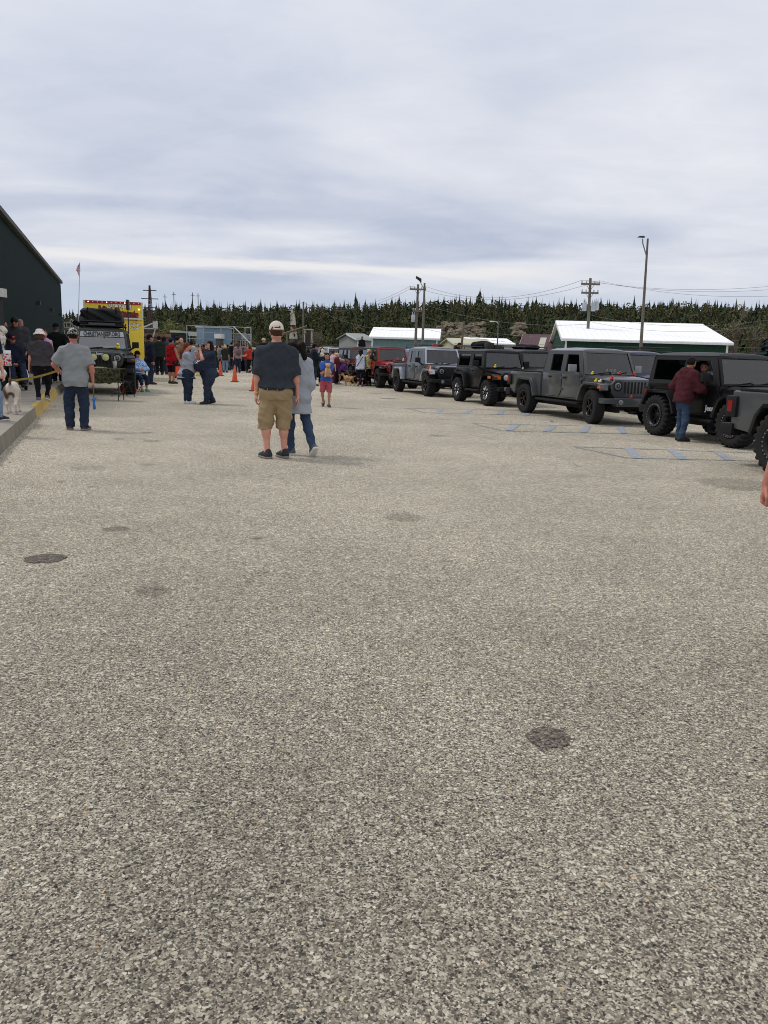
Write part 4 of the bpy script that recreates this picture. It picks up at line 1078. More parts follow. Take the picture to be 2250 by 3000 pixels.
def jeep(kind, label, loc, rz, body, top=None, flare=None, name='off_road_car', wheel_style='six', Rt=.41, tw=.27, mud=0, lift=0.0, scale=1.0, cat='off-roader', group=None,
         steer=0.0, open_side=False, spare=True, frame_col=None, detail=2, grille=None, step=True, lamp_round=True):
    root = thing(name, label, cat, loc, rz, group, scale)
    pick = kind == 'truck'
    wb = {'truck': 3.49, 'two': 2.42, 'short': 2.37, 'four': 2.95}[kind]
    tj = kind == 'short'
    body_m = body; top_m = top or body; fl_m = flare or PLA; fr_m = frame_col or body
    xf, xr = wb / 2, -wb / 2; dz = lift + (Rt - .41) * 1.0
    HW = .76 if not tj else .72; TW = .80 if not tj else .74
    zs, zb_ = .52 + dz, 1.17 + dz                                 # sill, belt line
    z_ro = (1.77 if not tj else 1.72) + dz
    x_cowl = xf - (.62 if not tj else .55)
    rake = .27 if not tj else .20
    x_back = xf - {'truck': 2.75, 'two': 3.02, 'short': 2.86, 'four': 3.56}[kind]
    x_tail = xr - 1.16 if pick else x_back
    def arch(xc, s=1.0): return [(xc - .56 * s, zs), (xc - .50 * s, zs + .26), (xc - .36 * s, zs + .44), (xc + .34 * s, zs + .44), (xc + .50 * s, zs + .26), (xc + .60 * s, zs)]
    # tub
    prof = [(x_back if pick else x_tail, zb_), (x_cowl + .02, zb_)] + [(x_cowl + .02, zs + .20), (x_cowl - .12, zs)]
    if pick: prof += [(x_back, zs)]
    else: prof += [p for p in arch(xr)[::-1] if p[0] > x_tail + .03] + ([(x_tail, zs + .12)] if xr - .56 < x_tail + .05 else [(x_tail, zs)])
    mb = MB(); mb.prism(prof, -HW, HW); tub = mb.build('body', body_m, root, bevel=.025)
    if pick:
        bx1 = x_back - .035; bw = HW + .03
        pf = [(x_tail, zb_ - .02), (bx1, zb_ - .02), (bx1, zs)] + arch(xr, 1.02)[::-1][0:6] + [(x_tail + .02, zs + .06)]
        mb = MB(); mb.prism(pf, -bw, bw); bed = mb.build('truck_bed', body_m, root, bevel=.03)
        mb = MB(); mb.box(x_tail + .06, bx1 - .03, -bw + .07, bw - .07, zb_ - .018, zb_ + .025); mb.build('bed_cover', PLA, bed, bevel=.012)
        mb = MB(); mb.box(x_tail - .028, x_tail - .003, -bw + .10, bw - .10, zs + .10, zb_ - .04); mb.build('tailgate', body_m, bed, bevel=.012)
    # underbody, axles, engine bay
    mb = MB(); mb.box(x_tail + .3, xf + .35, -.46, .46, zs - .14, zs - .01); mb.box(x_tail + .35, xf + .5, -.50, -.38, zs - .22, zs - .08); mb.box(x_tail + .35, xf + .5, .38, .50, zs - .22, zs - .08)
    mb.tube((xf, -TW + .1, Rt), (xf, TW - .1, Rt), .06); mb.tube((xr, -TW + .1, Rt), (xr, TW - .1, Rt), .06); mb.ball((xr, 0, Rt), .15, 10); mb.ball((xf, .2, Rt), .14, 10)
    mb.box(x_cowl, xf + .38, -.50, .50, zs - .01, zs + .40)
    for s in (-1, 1):
        mb.tube((xf - .05, s * .5, Rt), (xf - .1, s * .45, zs + .3), .04); mb.tube((xr - .1, s * .5, Rt), (xr - .15, s * .42, zs + .1), .04)
        mb.box(xr - .55, xr + .55, s * .50, s * (HW - .05), zs + .40, zs + .46); mb.box(xr - .52, xr + .52, s * .46, s * .50, zs - .1, zs + .46)
    mb.build('chassis', DRK, root)
    # hood, tapered to the grille
    zh0, zh1 = (1.13 if not tj else 1.10) + dz, zb_ + .02
    gx = xf + (.44 if not tj else .42); wf, wr_ = (.60, .735) if not tj else (.52, .70)
    mb = MB(); V = []
    n = 9
    for (x, hwid, zt, zl) in ((x_cowl + .005, wr_, zh1, zs + .32), (x_cowl + .25, wr_ - .02, zh1 - .005, zs + .32), ((x_cowl + gx) / 2, (wf + wr_) / 2 + .01, (zh0 + zh1) / 2 + .012, zs + .34), (gx - .10, wf + .01, zh0 + .005, zs + .36), (gx - .015, wf, zh0 - .04, zs + .36)):
        V.append((x, -hwid, zl))
        for i in range(n):
            u = -1 + 2 * i / (n - 1); V.append((x, hwid * u * (1 if abs(u) < 1 else 1.0), zt - .055 * abs(u) ** 3.2 - (.02 if abs(u) == 1 else 0)))
        V.append((x, hwid, zl))
    k = n + 2; Fc = []
    for j in range(4):
        for i in range(k - 1): Fc.append((j * k + i, j * k + i + 1, (j + 1) * k + i + 1, (j + 1) * k + i))
    Fc.append(list(range(4 * k, 5 * k))); Fc.append(list(range(0, k))[::-1])
    mb.add(V, Fc, True); hood = mb.build('hood', body_m, root)
    for p in hood.data.polygons: p.use_smooth = True
    hood.data.set_sharp_from_angle(angle=R(38))
    if detail > 1:
        mb = MB()
        for s in (-1, 1):
            mb.box(gx - .38, gx - .30, s * (wf + .015), s * (wf + .055), zh0 - .17, zh0 - .06)
        mb.tube((x_cowl + .12, -.1, zh1 + .02), (x_cowl + .18, -.1, zh1 + .03), .02); mb.box(x_cowl + .1, x_cowl + .3, -.45, .45, zh1 + .0, zh1 + .008)
        mb.build('hood_latch', PLA, hood)
    # grille with seven slots and round lamps
    gm_ = grille or body_m
    mb = MB(); zg0, zg1 = zs + .14, zh0 - .025
    gp = []
    for i in range(13):
        t = PI * i / 12
    mb.prism([(-wf - .03, zg0 + .10), (-wf + .06, zg0), (wf - .06, zg0), (wf + .03, zg0 + .10), (wf + .05, zg1 - .12), (wf - .04, zg1), (-wf + .04, zg1), (-wf - .05, zg1 - .12)], gx - .012, gx + .05, axis='x')
    gr = mb.build('grille', gm_, root, bevel=.022)
    mb = MB()
    sw = .052; gap = .094
    for i in range(7):
        y = (i - 3) * gap; mb.hexa([(gx + .045, y - sw / 2, zg0 + .10), (gx + .0535, y - sw / 2, zg0 + .10), (gx + .0535, y + sw / 2, zg0 + .10), (gx + .045, y + sw / 2, zg0 + .10),
                                   (gx + .045, y - sw / 2, zg1 - .06), (gx + .0535, y - sw / 2, zg1 - .06), (gx + .0535, y + sw / 2, zg1 - .06), (gx + .045, y + sw / 2, zg1 - .06)])
    mb.build('grille_slot', DRK, gr)
    for s in (-1, 1):
        c = (gx + .05, s * (wf - .115), zg1 - .165)
        mb = MB(); mb.lathe([(.118, .0), (.118, .02), (.10, .024), (.098, .0)], c, axis='x', n=24); bz = mb.build('headlight', DRK, root)
        mb = MB(); mb.lathe([(.098, .002), (.085, .018), (.05, .027), (0, .03)], c, axis='x', n=24); mb.build('lens', LENS_B if tj else LENS, bz)
        if not tj:
            mb = MB(); mb.lathe([(.05, .026), (.05, .034), (.03, .036)], c, axis='x', n=16); mb.build('projector', DRK, bz)
        mb = MB()
        if tj: mb.box(xf + .20, xf + .42, s * (HW + .20), s * (HW + .205), zs + .35, zs + .43); mb.box(xf + .445, xf + .462, s * (wf + .06), s * (HW + .1), zs + .33, zs + .43)
        else: mb.box(xf + .34, xf + .478, s * (HW + .10), s * (HW + .197), zs + .355, zs + .40)
        mb.build('turn_signal', AMB, root)
    # flares
    fo = HW + (.19 if not tj else .15)
    for s in (-1, 1):
        y0, y1 = (s * (HW - .02), s * fo) if s > 0 else (s * fo, s * (HW - .02))
        ptsf = [(xf + .47, zs + .30), (xf + .42, zs + .415), (xf + .30, zs + .45), (xf - .30, zs + .46), (xf - .44, zs + .36), (xf - .60, zs + .02)]
        mb = MB(); mb.ribbon(ptsf, .075, y0, y1); yi0, yi1 = (s * .50, s * (HW - .022)) if s > 0 else (s * (HW - .022), s * .50)
        f = mb.build('fender_flare', fl_m, root, bevel=.018)
        mb = MB(); mb.ribbon([(p[0] * 1.0, p[1] + .012) for p in ptsf[1:5]], .03, yi0, yi1); mb.build('fender', body_m, root)
        mb = MB(); mb.ribbon([(xr - .56, zs + (.14 if not pick else .02)), (xr - .47, zs + .30), (xr - .34, zs + .45), (xr + .32, zs + .45), (xr + .47, zs + .30), (xr + .60, zs + .0)], .07, y0, y1)
        mb.build('fender_flare', fl_m, root, bevel=.018)
        if step and detail > 1:
            mb = MB(); mb.box(xr + .66, xf - .62, s * (HW - .06), s * (HW + .15), zs - .10, zs - .045); mb.build('side_step', PLA, root, bevel=.02)
    # bumpers
    mb = MB(); bxf = gx + .20
    if tj: mb.box(gx + .08, bxf + .10, -.74, .74, zs - .04, zs + .09); mb.box(gx + .0, gx + .1, -.5, .5, zs - .02, zs + .08)
    else:
        mb.prism([(gx + .04, -.62), (gx + .04, .62), (bxf + .06, .60), (bxf + .10, .45), (bxf + .12, 0), (bxf + .10, -.45), (bxf + .06, -.60)], zs - .06, zs + .14, axis='z')
        for s in (-1, 1): mb.prism([(gx + .0, s * .62), (bxf + .06, s * .60), (bxf - .05, s * .92), (gx - .04, s * .94)], zs - .0, zs + .13, axis='z')
    bp_ = mb.build('front_bumper', PLA if body != PLA else body, root, bevel=.025)
    if detail > 1:
        for s in (-1, 1):
            c = (bxf + .085, s * .52, zs + .04); mb = MB(); mb.lathe([(.06, 0), (.06, .015), (.045, .02), (0, .024)], c, axis='x', n=16); mb.build('fog_light', LENS, bp_)
    mb = MB(); mb.box(x_tail - .20, x_tail - .004, -HW + .02, HW - .02, zs - .05, zs + .10)
    for s in (-1, 1): mb.box(x_tail - .18, x_tail + .10, s * (HW - .14), s * (HW + .07), zs - .06, zs + .13)
    mb.build('rear_bumper', PLA, root, bevel=.03)
    # tail lamps
    for s in (-1, 1):
        yy = (HW + (.03 if pick else 0)); zt = zb_ - .42
        mb = MB(); mb.box(x_tail - .075, x_tail + .15, s * (yy - .13), s * (yy + .055), zt, zt + .32); tl_ = mb.build('tail_light', PLA, root, bevel=.025)
        mb = MB(); mb.box(x_tail - .085, x_tail - .076, s * (yy - .10), s * (yy + .02), zt + .05, zt + .27); mb.box(x_tail - .02, x_tail + .08, s * (yy + .055), s * (yy + .062), zt + .08, zt + .25); mb.build('lens', REDL, tl_)
    # cabin
    def ym(z, x=0): t = max(0.0, (z - zb_) / (z_ro - zb_)); return HW - .005 - .085 * t
    def xm(x, z):
        t = (z - zb_) / (z_ro - zb_)
        if x > x_cowl - .35: return x - rake * t
        if x < x_back + .1 and not pick: return x + .07 * t
        if x < x_back + .1: return x + .10 * t
        return x
    zc = [zb_ - .004, zb_ + .06, z_ro - .10, z_ro]
    xc_ = x_cowl - .02
    if kind in ('truck', 'four'):
        d0, d1, d2 = xc_ - .12, xc_ - 1.02, xc_ - 1.82
        if pick: xb = [x_back, d2 + .04, d2 + .10, d1 - .14, d1 + .08, d0 - .06, xc_]; holes = {(2, 1), (4, 1)}
        else: xb = [x_back, x_back + .12, d2 - .08, d2 + .10, d1 - .14, d1 + .08, d0 - .06, xc_]; holes = {(1, 1), (3, 1), (5, 1)}
        doors = [(d0 + .06, d1), (d1 - .03, d2)]
    else:
        d0, d1 = xc_ - .12, xc_ - 1.06
        xb = [x_back, x_back + .16, d1 - .16, d1 + .10, d0 - .06, xc_]; holes = {(1, 1), (3, 1)}; doors = [(d0 + .06, d1)]
    for s in (-1, 1):
        V, Fc = side_wall(xb, zc, holes, ym, xm, .05)
        V = [(x, y * s, z) for (x, y, z) in V]
        sw_ = mesh_obj('cabin_side', V, Fc, top_m, root)
        import bmesh
        bm = bmesh.new(); bm.from_mesh(sw_.data); bmesh.ops.recalc_face_normals(bm, faces=bm.faces); bm.to_mesh(sw_.data); bm.free()
        for (i, j) in sorted(holes):
            q = [(xb[i], zc[j]), (xb[i + 1], zc[j]), (xb[i + 1], zc[j + 1]), (xb[i], zc[j + 1])]
            front = i == max(h[0] for h in holes)
            if open_side and front and s < 0: continue
            mb = MB(); mb.add([(xm(x, z), s * (ym(z) - .022), z) for (x, z) in q], [(0, 1, 2, 3)]); mb.build('window', GL_S if not front else GL_S, sw_)
        # doors as raised panels with rounded corners
        for k, (a, b) in enumerate(doors):
            zl = zs + .05; mb = MB()
            pts = [(a, zb_ - .01), (a, zl + .14), (a - .10, zl), (b + .12, zl), (b + .02, zl + .10), (b, zb_ - .01)]
            if kind in ('truck', 'four') and k == 1 and not pick: pts = [(a, zb_ - .01), (a, zl), (b + .30, zl), (b + .12, zl + .26), (b, zl + .42), (b, zb_ - .01)]
            y0, y1 = (HW + .001, HW + .016) if s > 0 else (-HW - .016, -HW - .001)
            mb.prism(pts, y0, y1); dr = mb.build('door', body_m, root, bevel=.006)
            cx_ = sum(p[0] for p in pts) / len(pts); cz_ = sum(p[1] for p in pts) / len(pts); gp_ = [(cx_ + (p[0] - cx_) * 1.035, min(zb_ - .008, cz_ + (p[1] - cz_) * 1.04)) for p in pts]
            mb = MB(); mb.prism(gp_, (HW + .0005) * s, (HW + .003) * s); mb.build('door_gap', DRK, dr)  # dark strip in place of shade in the gap round the door
            if detail > 1:
                mb = MB(); mb.box(b + .08, b + .24, s * (HW + .017), s * (HW + .045), zb_ - .11, zb_ - .075); mb.build('door_handle', PLA, dr, bevel=.008)
                mb = MB()
                for hz in (zb_ - .14, zl + .17): mb.box(a - .02, a + .09, s * (HW + .017), s * (HW + .04), hz, hz + .055)
                mb.build('hinge', body_m, dr, bevel=.008)
        mb = MB(); xmr = xc_ - .22; mb.box(xmr - .05, xmr + .05, s * (HW + .10), s * (HW + .30), zb_ + .07, zb_ + .25); mb.tube((xmr, s * (HW - .01), zb_ - .02), (xmr, s * (HW + .18), zb_ + .10), .03)
        mi_ = mb.build('wing_mirror', PLA, root, bevel=.03)
    # windscreen frame
    yb, yt = ym(zb_) - .0, ym(z_ro) + .0
    P = lambda u, v: (xm(xc_, zb_ + (z_ro - zb_) * v) + .02, (yb + (yt - yb) * v) * u, zb_ + (z_ro - zb_) * v)
    def frame(u0, u1, v0, v1, out=.03):
        a = [P(u0, v0), P(u1, v0), P(u1, v1), P(u0, v1)]
        return [tuple(p) for p in a] + [(p[0] + out, p[1], p[2] + .01) for p in a]
    mb = MB()
    for q in ((-1, -.91, 0, 1), (.91, 1, 0, 1), (-.91, .91, 0, .07), (-.91, .91, .90, 1)): mb.hexa(frame(*q))
    wf_ = mb.build('windscreen_frame', fr_m, root, bevel=.008)
    mb = MB(); mb.add([(p[0] + .012, p[1], p[2]) for p in (P(-.912, .065), P(.912, .065), P(.912, .905), P(-.912, .905))], [(0, 1, 2, 3)]); ws = mb.build('windscreen', GL_F, wf_)
    if detail > 1:
        mb = MB()
        for y0, y1 in ((-.55, .02), (-.02, .50)):
            a = Vector(P(y0 / yb, .02)) + Vector((.05, 0, 0)); b = Vector(P(y1 / yb, .13)) + Vector((.035, 0, 0)); mb.tube(a, b, .012, n=5)
        mb.build('wiper', DRK, wf_)
    # roof
    xr0, xr1 = xm(x_back, z_ro) - .02, xm(xc_, z_ro) + .03
    mb = MB(); hw_ = ym(z_ro)
    prof = []
    V = []; n = 9
    xs = [xr0, xr0 + .05, xr0 + .2, (xr0 + xr1) / 2, xr1 - .2, xr1 - .04, xr1]
    hs = [-.01, .045, .065, .08, .065, .045, .01]
    for x, h in zip(xs, hs):
        for i in range(n):
            u = -1 + 2 * i / (n - 1); V.append((x, (hw_ + .012) * u, z_ro + max(-.01, h * (1 - abs(u) ** 5)) + .003 - (.012 if abs(u) == 1 else 0)))
    Fc = [(j * n + i, (j + 1) * n + i, (j + 1) * n + i + 1, j * n + i + 1) for j in range(len(xs) - 1) for i in range(n - 1)]
    mb.add(V, Fc, True); mb.box(xr0 + .01, xr1 - .02, -hw_ + .02, hw_ - .02, z_ro - .03, z_ro - .015)
    rf = mb.build('roof', top_m, root)
    for p in rf.data.polygons: p.use_smooth = len(p.vertices) == 4
    rf.data.set_sharp_from_angle(angle=R(45))
    # rear wall
    mb = MB(); xq = x_back
    Q = lambda u, v: (xm(xq, zb_ + (z_ro - zb_) * v), (ym(zb_) + (ym(z_ro) - ym(zb_)) * v) * u, zb_ + (z_ro - zb_) * v)
    for (u0, u1, v0, v1) in ((-1, -.8, 0, 1), (.8, 1, 0, 1), (-.8, .8, 0, .12), (-.8, .8, .85, 1)):
        a = [Q(u0, v0), Q(u1, v0), Q(u1, v1), Q(u0, v1)]; mb.hexa([tuple(p) for p in a] + [(p[0] + .04, p[1], p[2]) for p in a])
    rw = mb.build('rear_wall', top_m, root)
    mb = MB(); mb.add([(p[0] + .02, p[1], p[2]) for p in (Q(-.81, .11), Q(.81, .11), Q(.81, .86), Q(-.81, .86))], [(0, 1, 2, 3)]); mb.build('rear_window', GL_S, rw)
    # inside
    mb = MB(); mb.box(x_back + .1, xc_ - .3, -HW + .06, HW - .06, zb_ - .05, zb_ - .012); mb.box(xc_ - .42, xc_ - .14, -HW + .08, HW - .08, zb_ - .01, zb_ + .075); mb.build('dashboard', DRK, root)
    for s in (-1, 1):
        sx = xc_ - 1.08; mb = MB(); mb.hexa([(sx - .05, s * .37 - .22, zb_ - .1), (sx + .08, s * .37 - .22, zb_ - .1), (sx + .08, s * .37 + .22, zb_ - .1), (sx - .05, s * .37 + .22, zb_ - .1), (sx - .17, s * .37 - .19, zb_ + .27), (sx - .07, s * .37 - .19, zb_ + .27), (sx - .07, s * .37 + .19, zb_ + .27), (sx - .17, s * .37 + .19, zb_ + .27)])
        mb.box(sx - .20, sx - .11, s * .37 - .12, s * .37 + .12, zb_ + .31, zb_ + .47); mb.box(sx - .17, sx - .15, s * .37 - .05, s * .37 + .05, zb_ + .25, zb_ + .33); mb.build('seat', SEAT, root, bevel=.03)
    mb = MB(); c = Vector((xc_ - .50, .37, zb_ + .08)); pts = []
    for i in range(17):
        t = 2 * PI * i / 16; pts.append(c + Vector((.09 * math.cos(t), .19 * math.sin(t), .17 * math.cos(t))))
    mb.path(pts, .015, 5); mb.build('steering_wheel', DRK, root)
    # wheels
    for s in (-1, 1):
        wheel(root, xf, s * TW, Rt, tw, wheel_style, mud, steer, s); wheel(root, xr, s * TW, Rt, tw, wheel_style, mud, 0, s)
    if spare and not pick:
        w_ = wheel(root, 0, 0, Rt, tw, wheel_style, mud, 0, 1); w_.name = 'spare_wheel'; w_.location = (x_tail - .2, 0, zb_ - .02); w_.rotation_euler = (0, 0, PI / 2)
    root['_dims'] = 0; del root['_dims']
    inf = dict(xf=xf, xr=xr, zs=zs, zb=zb_, zro=z_ro, gx=gx, HW=HW, x_cowl=x_cowl, zh0=zh0, zh1=zh1, x_tail=x_tail, wf=wf, P=P, hood=hood, grille=gr, ws=ws, Rt=Rt, bxf=bxf, TW=TW, xc=xc_, x_back=x_back)
    return root, inf
HD = Vector((.31, -.951)).normalized()         # the parade line points this way
HZ = math.atan2(HD.y, HD.x); LEFT = Vector((-HD.y, HD.x))
def from_wheel(px, py, wb, tw_, front=False, extra=0.0, hd=None):
    """ground centre of a vehicle from where its right-hand wheel meets the ground"""
    h = hd or HD; lf = Vector((-h.y, h.x)); g = G(px, py).to_2d()
    c = g + lf * tw_ + h * ((-wb / 2) if front else wb / 2) + h * extra
    return (c.x, c.y, 0)
grey = paint('gunmetal', (74, 77, 79)); grey2 = paint('gunmetal_blue', (80, 85, 91)); blackp = mat('paint_black', (.006, .006, .007), .3, coat=.10, spec=.18); red = paint('red', (150, 26, 30)); dred = paint('dark_red', (96, 30, 32)); dgreen = paint('dark_green', (44, 52, 46), .4)
silver = paint('silver', (176, 180, 190), .3, .5, .3)
blackm = mat('hardtop_black', (.014, .014, .015), .5, spec=.3)
LINEGRP = 'off-road vehicles in the front line'
V5, I5 = jeep('truck', 'gunmetal grey four door pickup with rubber ducks on its bonnet', from_wheel(1541, 1209, 3.49, .80), HZ, grey, grey, grey, wheel_style='five', Rt=.415, tw=.27, scale=1.0, group=LINEGRP, name='pickup_truck', cat='pickup', steer=R(-9))
V3, I3 = jeep('truck', 'blue grey pickup with silver windscreen frame and fenders behind the short black car', from_wheel(1168, 1147, 3.49, .80), HZ, grey2, paint('gunmetal_blue', (80, 85, 91)), silver, wheel_style='six', Rt=.43, tw=.31, mud=1, group=LINEGRP, name='pickup_truck', cat='pickup', frame_col=silver, grille=blackm)
V4, I4 = jeep('short', 'short black off-roader with orange turn lights and milled wheels', from_wheel(1345, 1175, 2.37, .76), HZ, blackp, blackm, blackm, wheel_style='milled', Rt=.415, tw=.31, mud=1, group=LINEGRP)
V6, I6 = jeep('two', 'lifted black two door off-roader with big mud tyres beside the man in maroon', from_wheel(1919, 1275, 2.42 * .95, .88 * .95), HZ, blackp, blackm, blackm, wheel_style='beadlock', Rt=.455, tw=.34, mud=1.3, lift=-.03, scale=.95, group=LINEGRP, open_side=True, step=True)
V7, I7 = jeep('truck', 'dark grey pickup cut off by the right edge of the picture', from_wheel(2278, 1393, 3.49, .86), HZ, grey, blackm, blackm, wheel_style='beadlock', Rt=.46, tw=.34, mud=1.3, lift=-.05, group=LINEGRP, name='pickup_truck', cat='pickup')
V2, I2 = jeep('four', 'bright red off-roader with big mud tyres in the line', from_wheel(1110, 1136, 2.95, .84, True), HZ, red, blackm, blackm, wheel_style='six', Rt=.44, tw=.34, mud=1.2, group=LINEGRP)
p2 = Vector(V2.location)
def back_of(v, d, off=0.0): return tuple(Vector(v.location) - Vector((HD.x, HD.y, 0)) * d + Vector((LEFT.x, LEFT.y, 0)) * off)
V1, I1 = jeep('four', 'dark red off-roader with black top behind the bright red one', back_of(V2, 5.0, .1), HZ, dred, blackm, blackm, wheel_style='six', Rt=.43, tw=.33, mud=1, group=LINEGRP, frame_col=dred)
whitep = paint('white', (214, 216, 220)); bluep = paint('blue', (40, 62, 130)); navy = paint('navy', (30, 34, 62)); sky_ = paint('sky_blue', (66, 128, 196)); orange = paint('orange', (196, 74, 34)); greenp = paint('green', (30, 92, 52)); tan = paint('tan', (150, 128, 96)); greyl = paint('light_grey', (132, 136, 140))
V0, I0 = jeep('four', 'white fronted off-roader with dark blue top in the line', back_of(V1, 5.2), HZ, navy, navy, blackm, wheel_style='six', Rt=.42, tw=.3, group=LINEGRP, frame_col=whitep)
# rows farther back: one proto copied, repainted
BACK = 'off-road vehicles in the rows behind'
proto, IB = jeep('four', 'x', (0, 0, 0), HZ, bluep, blackm, blackm, wheel_style='six', Rt=.42, tw=.3, detail=1, group=BACK, frame_col=whitep)
bodyparts = {'body', 'hood', 'grille', 'door', 'fender'}
BASE5 = Vector(V5.location)
def row_spot(lat, along): return tuple(BASE5 + Vector((LEFT.x, LEFT.y, 0)) * lat + Vector((HD.x, HD.y, 0)) * along)
rows_ = [  # lateral, along, body, top, frame, description
    (3.4, -2.9, navy, navy, navy, 'navy off-roader with pale ducks on the dashboard between grey pickup and black car'),
    (3.3, -9.5, blackp, blackm, blackm, 'black off-roader seen between the short black car and the grey pickup bed'),
    (3.3, -15.2, greyl, blackm, greyl, 'light grey off-roader behind the short black car'),
    (3.3, -20.5, bluep, sky_, whitep, 'bright blue roofed off-roader behind the blue grey pickup'),
    (3.4, -26.0, blackp, blackm, blackm, 'black off-roader in the second row left of the blue roof'),
    (3.4, -31.6, silver, blackm, silver, 'silver off-roader in the second row behind the crowd'),
    (6.8, -6.8, blackp, blackm, blackm, 'black off-roader with roof rack behind the navy one'),
    (6.8, -12.0, sky_, sky_, sky_, 'sky blue off-roader showing its roof over the grey pickup'),
    (6.8, -16.0, blackp, blackm, blackm, 'black off-roader three rows back under the maroon shed'),
    (6.7, -20.6, dred, dred, dred, 'maroon roofed off-roader with loaded rack behind the short black car'),
    (10.2, -9.0, whitep, whitep, whitep, 'white off-roader far back over the lifted black car roof'),
    (10.2, -12.4, tan, blackm, tan, 'tan off-roader far back right of the lamp post'),
    (10.2, -16.2, whitep, whitep, whitep, 'white off-roader with clear window frame left of the lamp post'),
    (13.6, -14.6, orange, blackm, orange, 'orange off-roader far back at the foot of the lamp post'),
    (13.6, -20.0, red, blackm, red, 'red off-roader far back under the green shed gable'),
    (6.8, -26.5, whitep, whitep, whitep, 'white roofed off-roader behind the blue roof'),
    (10.2, -24.0, greenp, greenp, greenp, 'green off-roader far back left of the maroon one'),
    (0.0, -25.7, blackp, blackm, blackm, 'black off-roader in the line behind the white fronted one'),
    (0.1, -31.0, greyl, blackm, greyl, 'grey off-roader in the line behind the crowd'),
    (0.0, -36.2, whitep, whitep, whitep, 'white off-roader deep in the line behind the crowd'),
    (0.0, -41.6, bluep, blackm, whitep, 'blue off-roader with white windscreen frame deep behind the crowd'),
]
along0 = (Vector(V0.location) - BASE5).to_2d().dot(HD)
for i, (la, al, bm_, tm_, fm_, lab) in enumerate(rows_):
    o = proto if i == 0 else copy_tree(proto)
    if la < .5: al = along0 - 5.3 - 5.3 * (i - 17)
    o.location = row_spot(la, al); o['label'] = lab
    for ch in o.children:
        b = ch.name.split('.')[0]
        if b in bodyparts: set_mat(ch, bm_)
        elif b in ('roof', 'cabin_side', 'rear_wall'): set_mat(ch, tm_)
        elif b == 'windscreen_frame': set_mat(ch, fm_)
# roof racks and roof cargo seen over the front row
def roof_rack(label, car, info, load=False, light=False):
    x0, x1 = info['x_back'] + .15, info['xc'] - .35; z = info['zro'] + .14; M = car.matrix_world
    th = thing('roof_rack', label, 'roof rack', car.location, HZ)
    mb = MB()
    for y in (-.6, .6): mb.tube((x0, y, z), (x1, y, z), .02, n=6); mb.tube((x0, y, z + .13), (x1, y, z + .13), .018, n=6)
    for k in range(7): x = x0 + (x1 - x0) * k / 6; mb.tube((x, -.6, z), (x, .6, z), .015, n=6)
    for x in (x0, x1): mb.tube((x, -.6, z + .13), (x, .6, z + .13), .018, n=6)
    for x in (x0 + .1, x1 - .1):
        for y in (-.6, .6): mb.tube((x, y, z - .10), (x, y, z + .13), .016, n=5)
    mb.build('frame', blk, th)
    return th
def cargo(label, car, info, sz, mcol, xo=0.0, dz=.15, name='roof_bag'):
    xm_ = (info['x_back'] + info['xc']) / 2 + xo; z = info['zro'] + dz
    pr = [Ell((xm_, 0, z + sz[2] * .45), (sz[0], sz[1], sz[2] * .6)), Cone((xm_ - sz[0] * .6, 0, z + sz[2] * .3), (xm_ + sz[0] * .6, 0, z + sz[2] * .3), sz[2] * .32)]
    o = sdf_obj(name, pr, mcol, None, .05, .1, folds(3, .02, 9, 12)); o.location = car.location; o.rotation_euler = (0, 0, HZ)
    return tag(o, label, 'roof load')
def find(lab): return [o for o in COL.objects if o.get('label') == lab][0]
c_ = find(rows_[9][5]); roof_rack('black roof rack on the maroon roofed off-roader', c_, IB); cargo('round topped black load on the maroon off-roader rack', c_, IB, (.75, .62, .42), cloth('black_tarp', (28, 28, 30)), -.2)
mb = MB(); mb.box(.5, .9, -.5, -.1, 0, .32); mb.box(.45, .95, -.1, .45, 0, .22); bx_ = mb.build('roof_crate', mat('crate_black', (.02, .02, .02), .6), bevel=.03); bx_.location = Vector(c_.location) + Vector((0, 0, IB['zro'] + .16)); bx_.rotation_euler = (0, 0, HZ); tag(bx_, 'black case in front of the round load on the maroon off-roader rack', 'crate')
for k_, lab_ in ((3, 'black roof rack on the bright blue roof'), (6, 'black roof rack behind the navy off-roader'), (11, 'black roof rack on the tan off-roader'), (17, 'black roof rack on the black car behind the white fronted one'), (18, 'black roof rack behind the ponytail of the woman in grey')):
    roof_rack(lab_, find(rows_[k_][5]), IB)
c_ = find(rows_[8][5]); roof_rack('black roof rack under the maroon shed', c_, IB); cargo('flat black bundle on the rack under the maroon shed', c_, IB, (.9, .6, .25), cloth('black_tarp', (28, 28, 30)))
# badge and lettering on the lifted black car
white = mat('white_letters', (.75, .75, .76), .5)
I = I6; text_obj('Jeep', .16, white, V6, 'lettering', .002, .004, M=frame_mat((I['xf'] - .84, -I['HW'] - .022, I['zs'] + .18), (1, 0, 0), (0, 0, 1)))
I = I5; text_obj('Jeep', .10, mat('dark_letters', (.02, .02, .02), .4), V5, 'lettering', .002, .003, M=frame_mat((I['xf'] - .70, -I['HW'] - .022, I['zs'] + .18), (1, 0, 0), (0, 0, 1)))
# painted bumper on the near grey pickup
for c in V5.children:
    if c.name.startswith('front_bumper'): c.data.materials[0] = grey
for ch in V5.children:
    if ch.name.startswith('wing_mirror'): ch.data.materials[0] = greyl
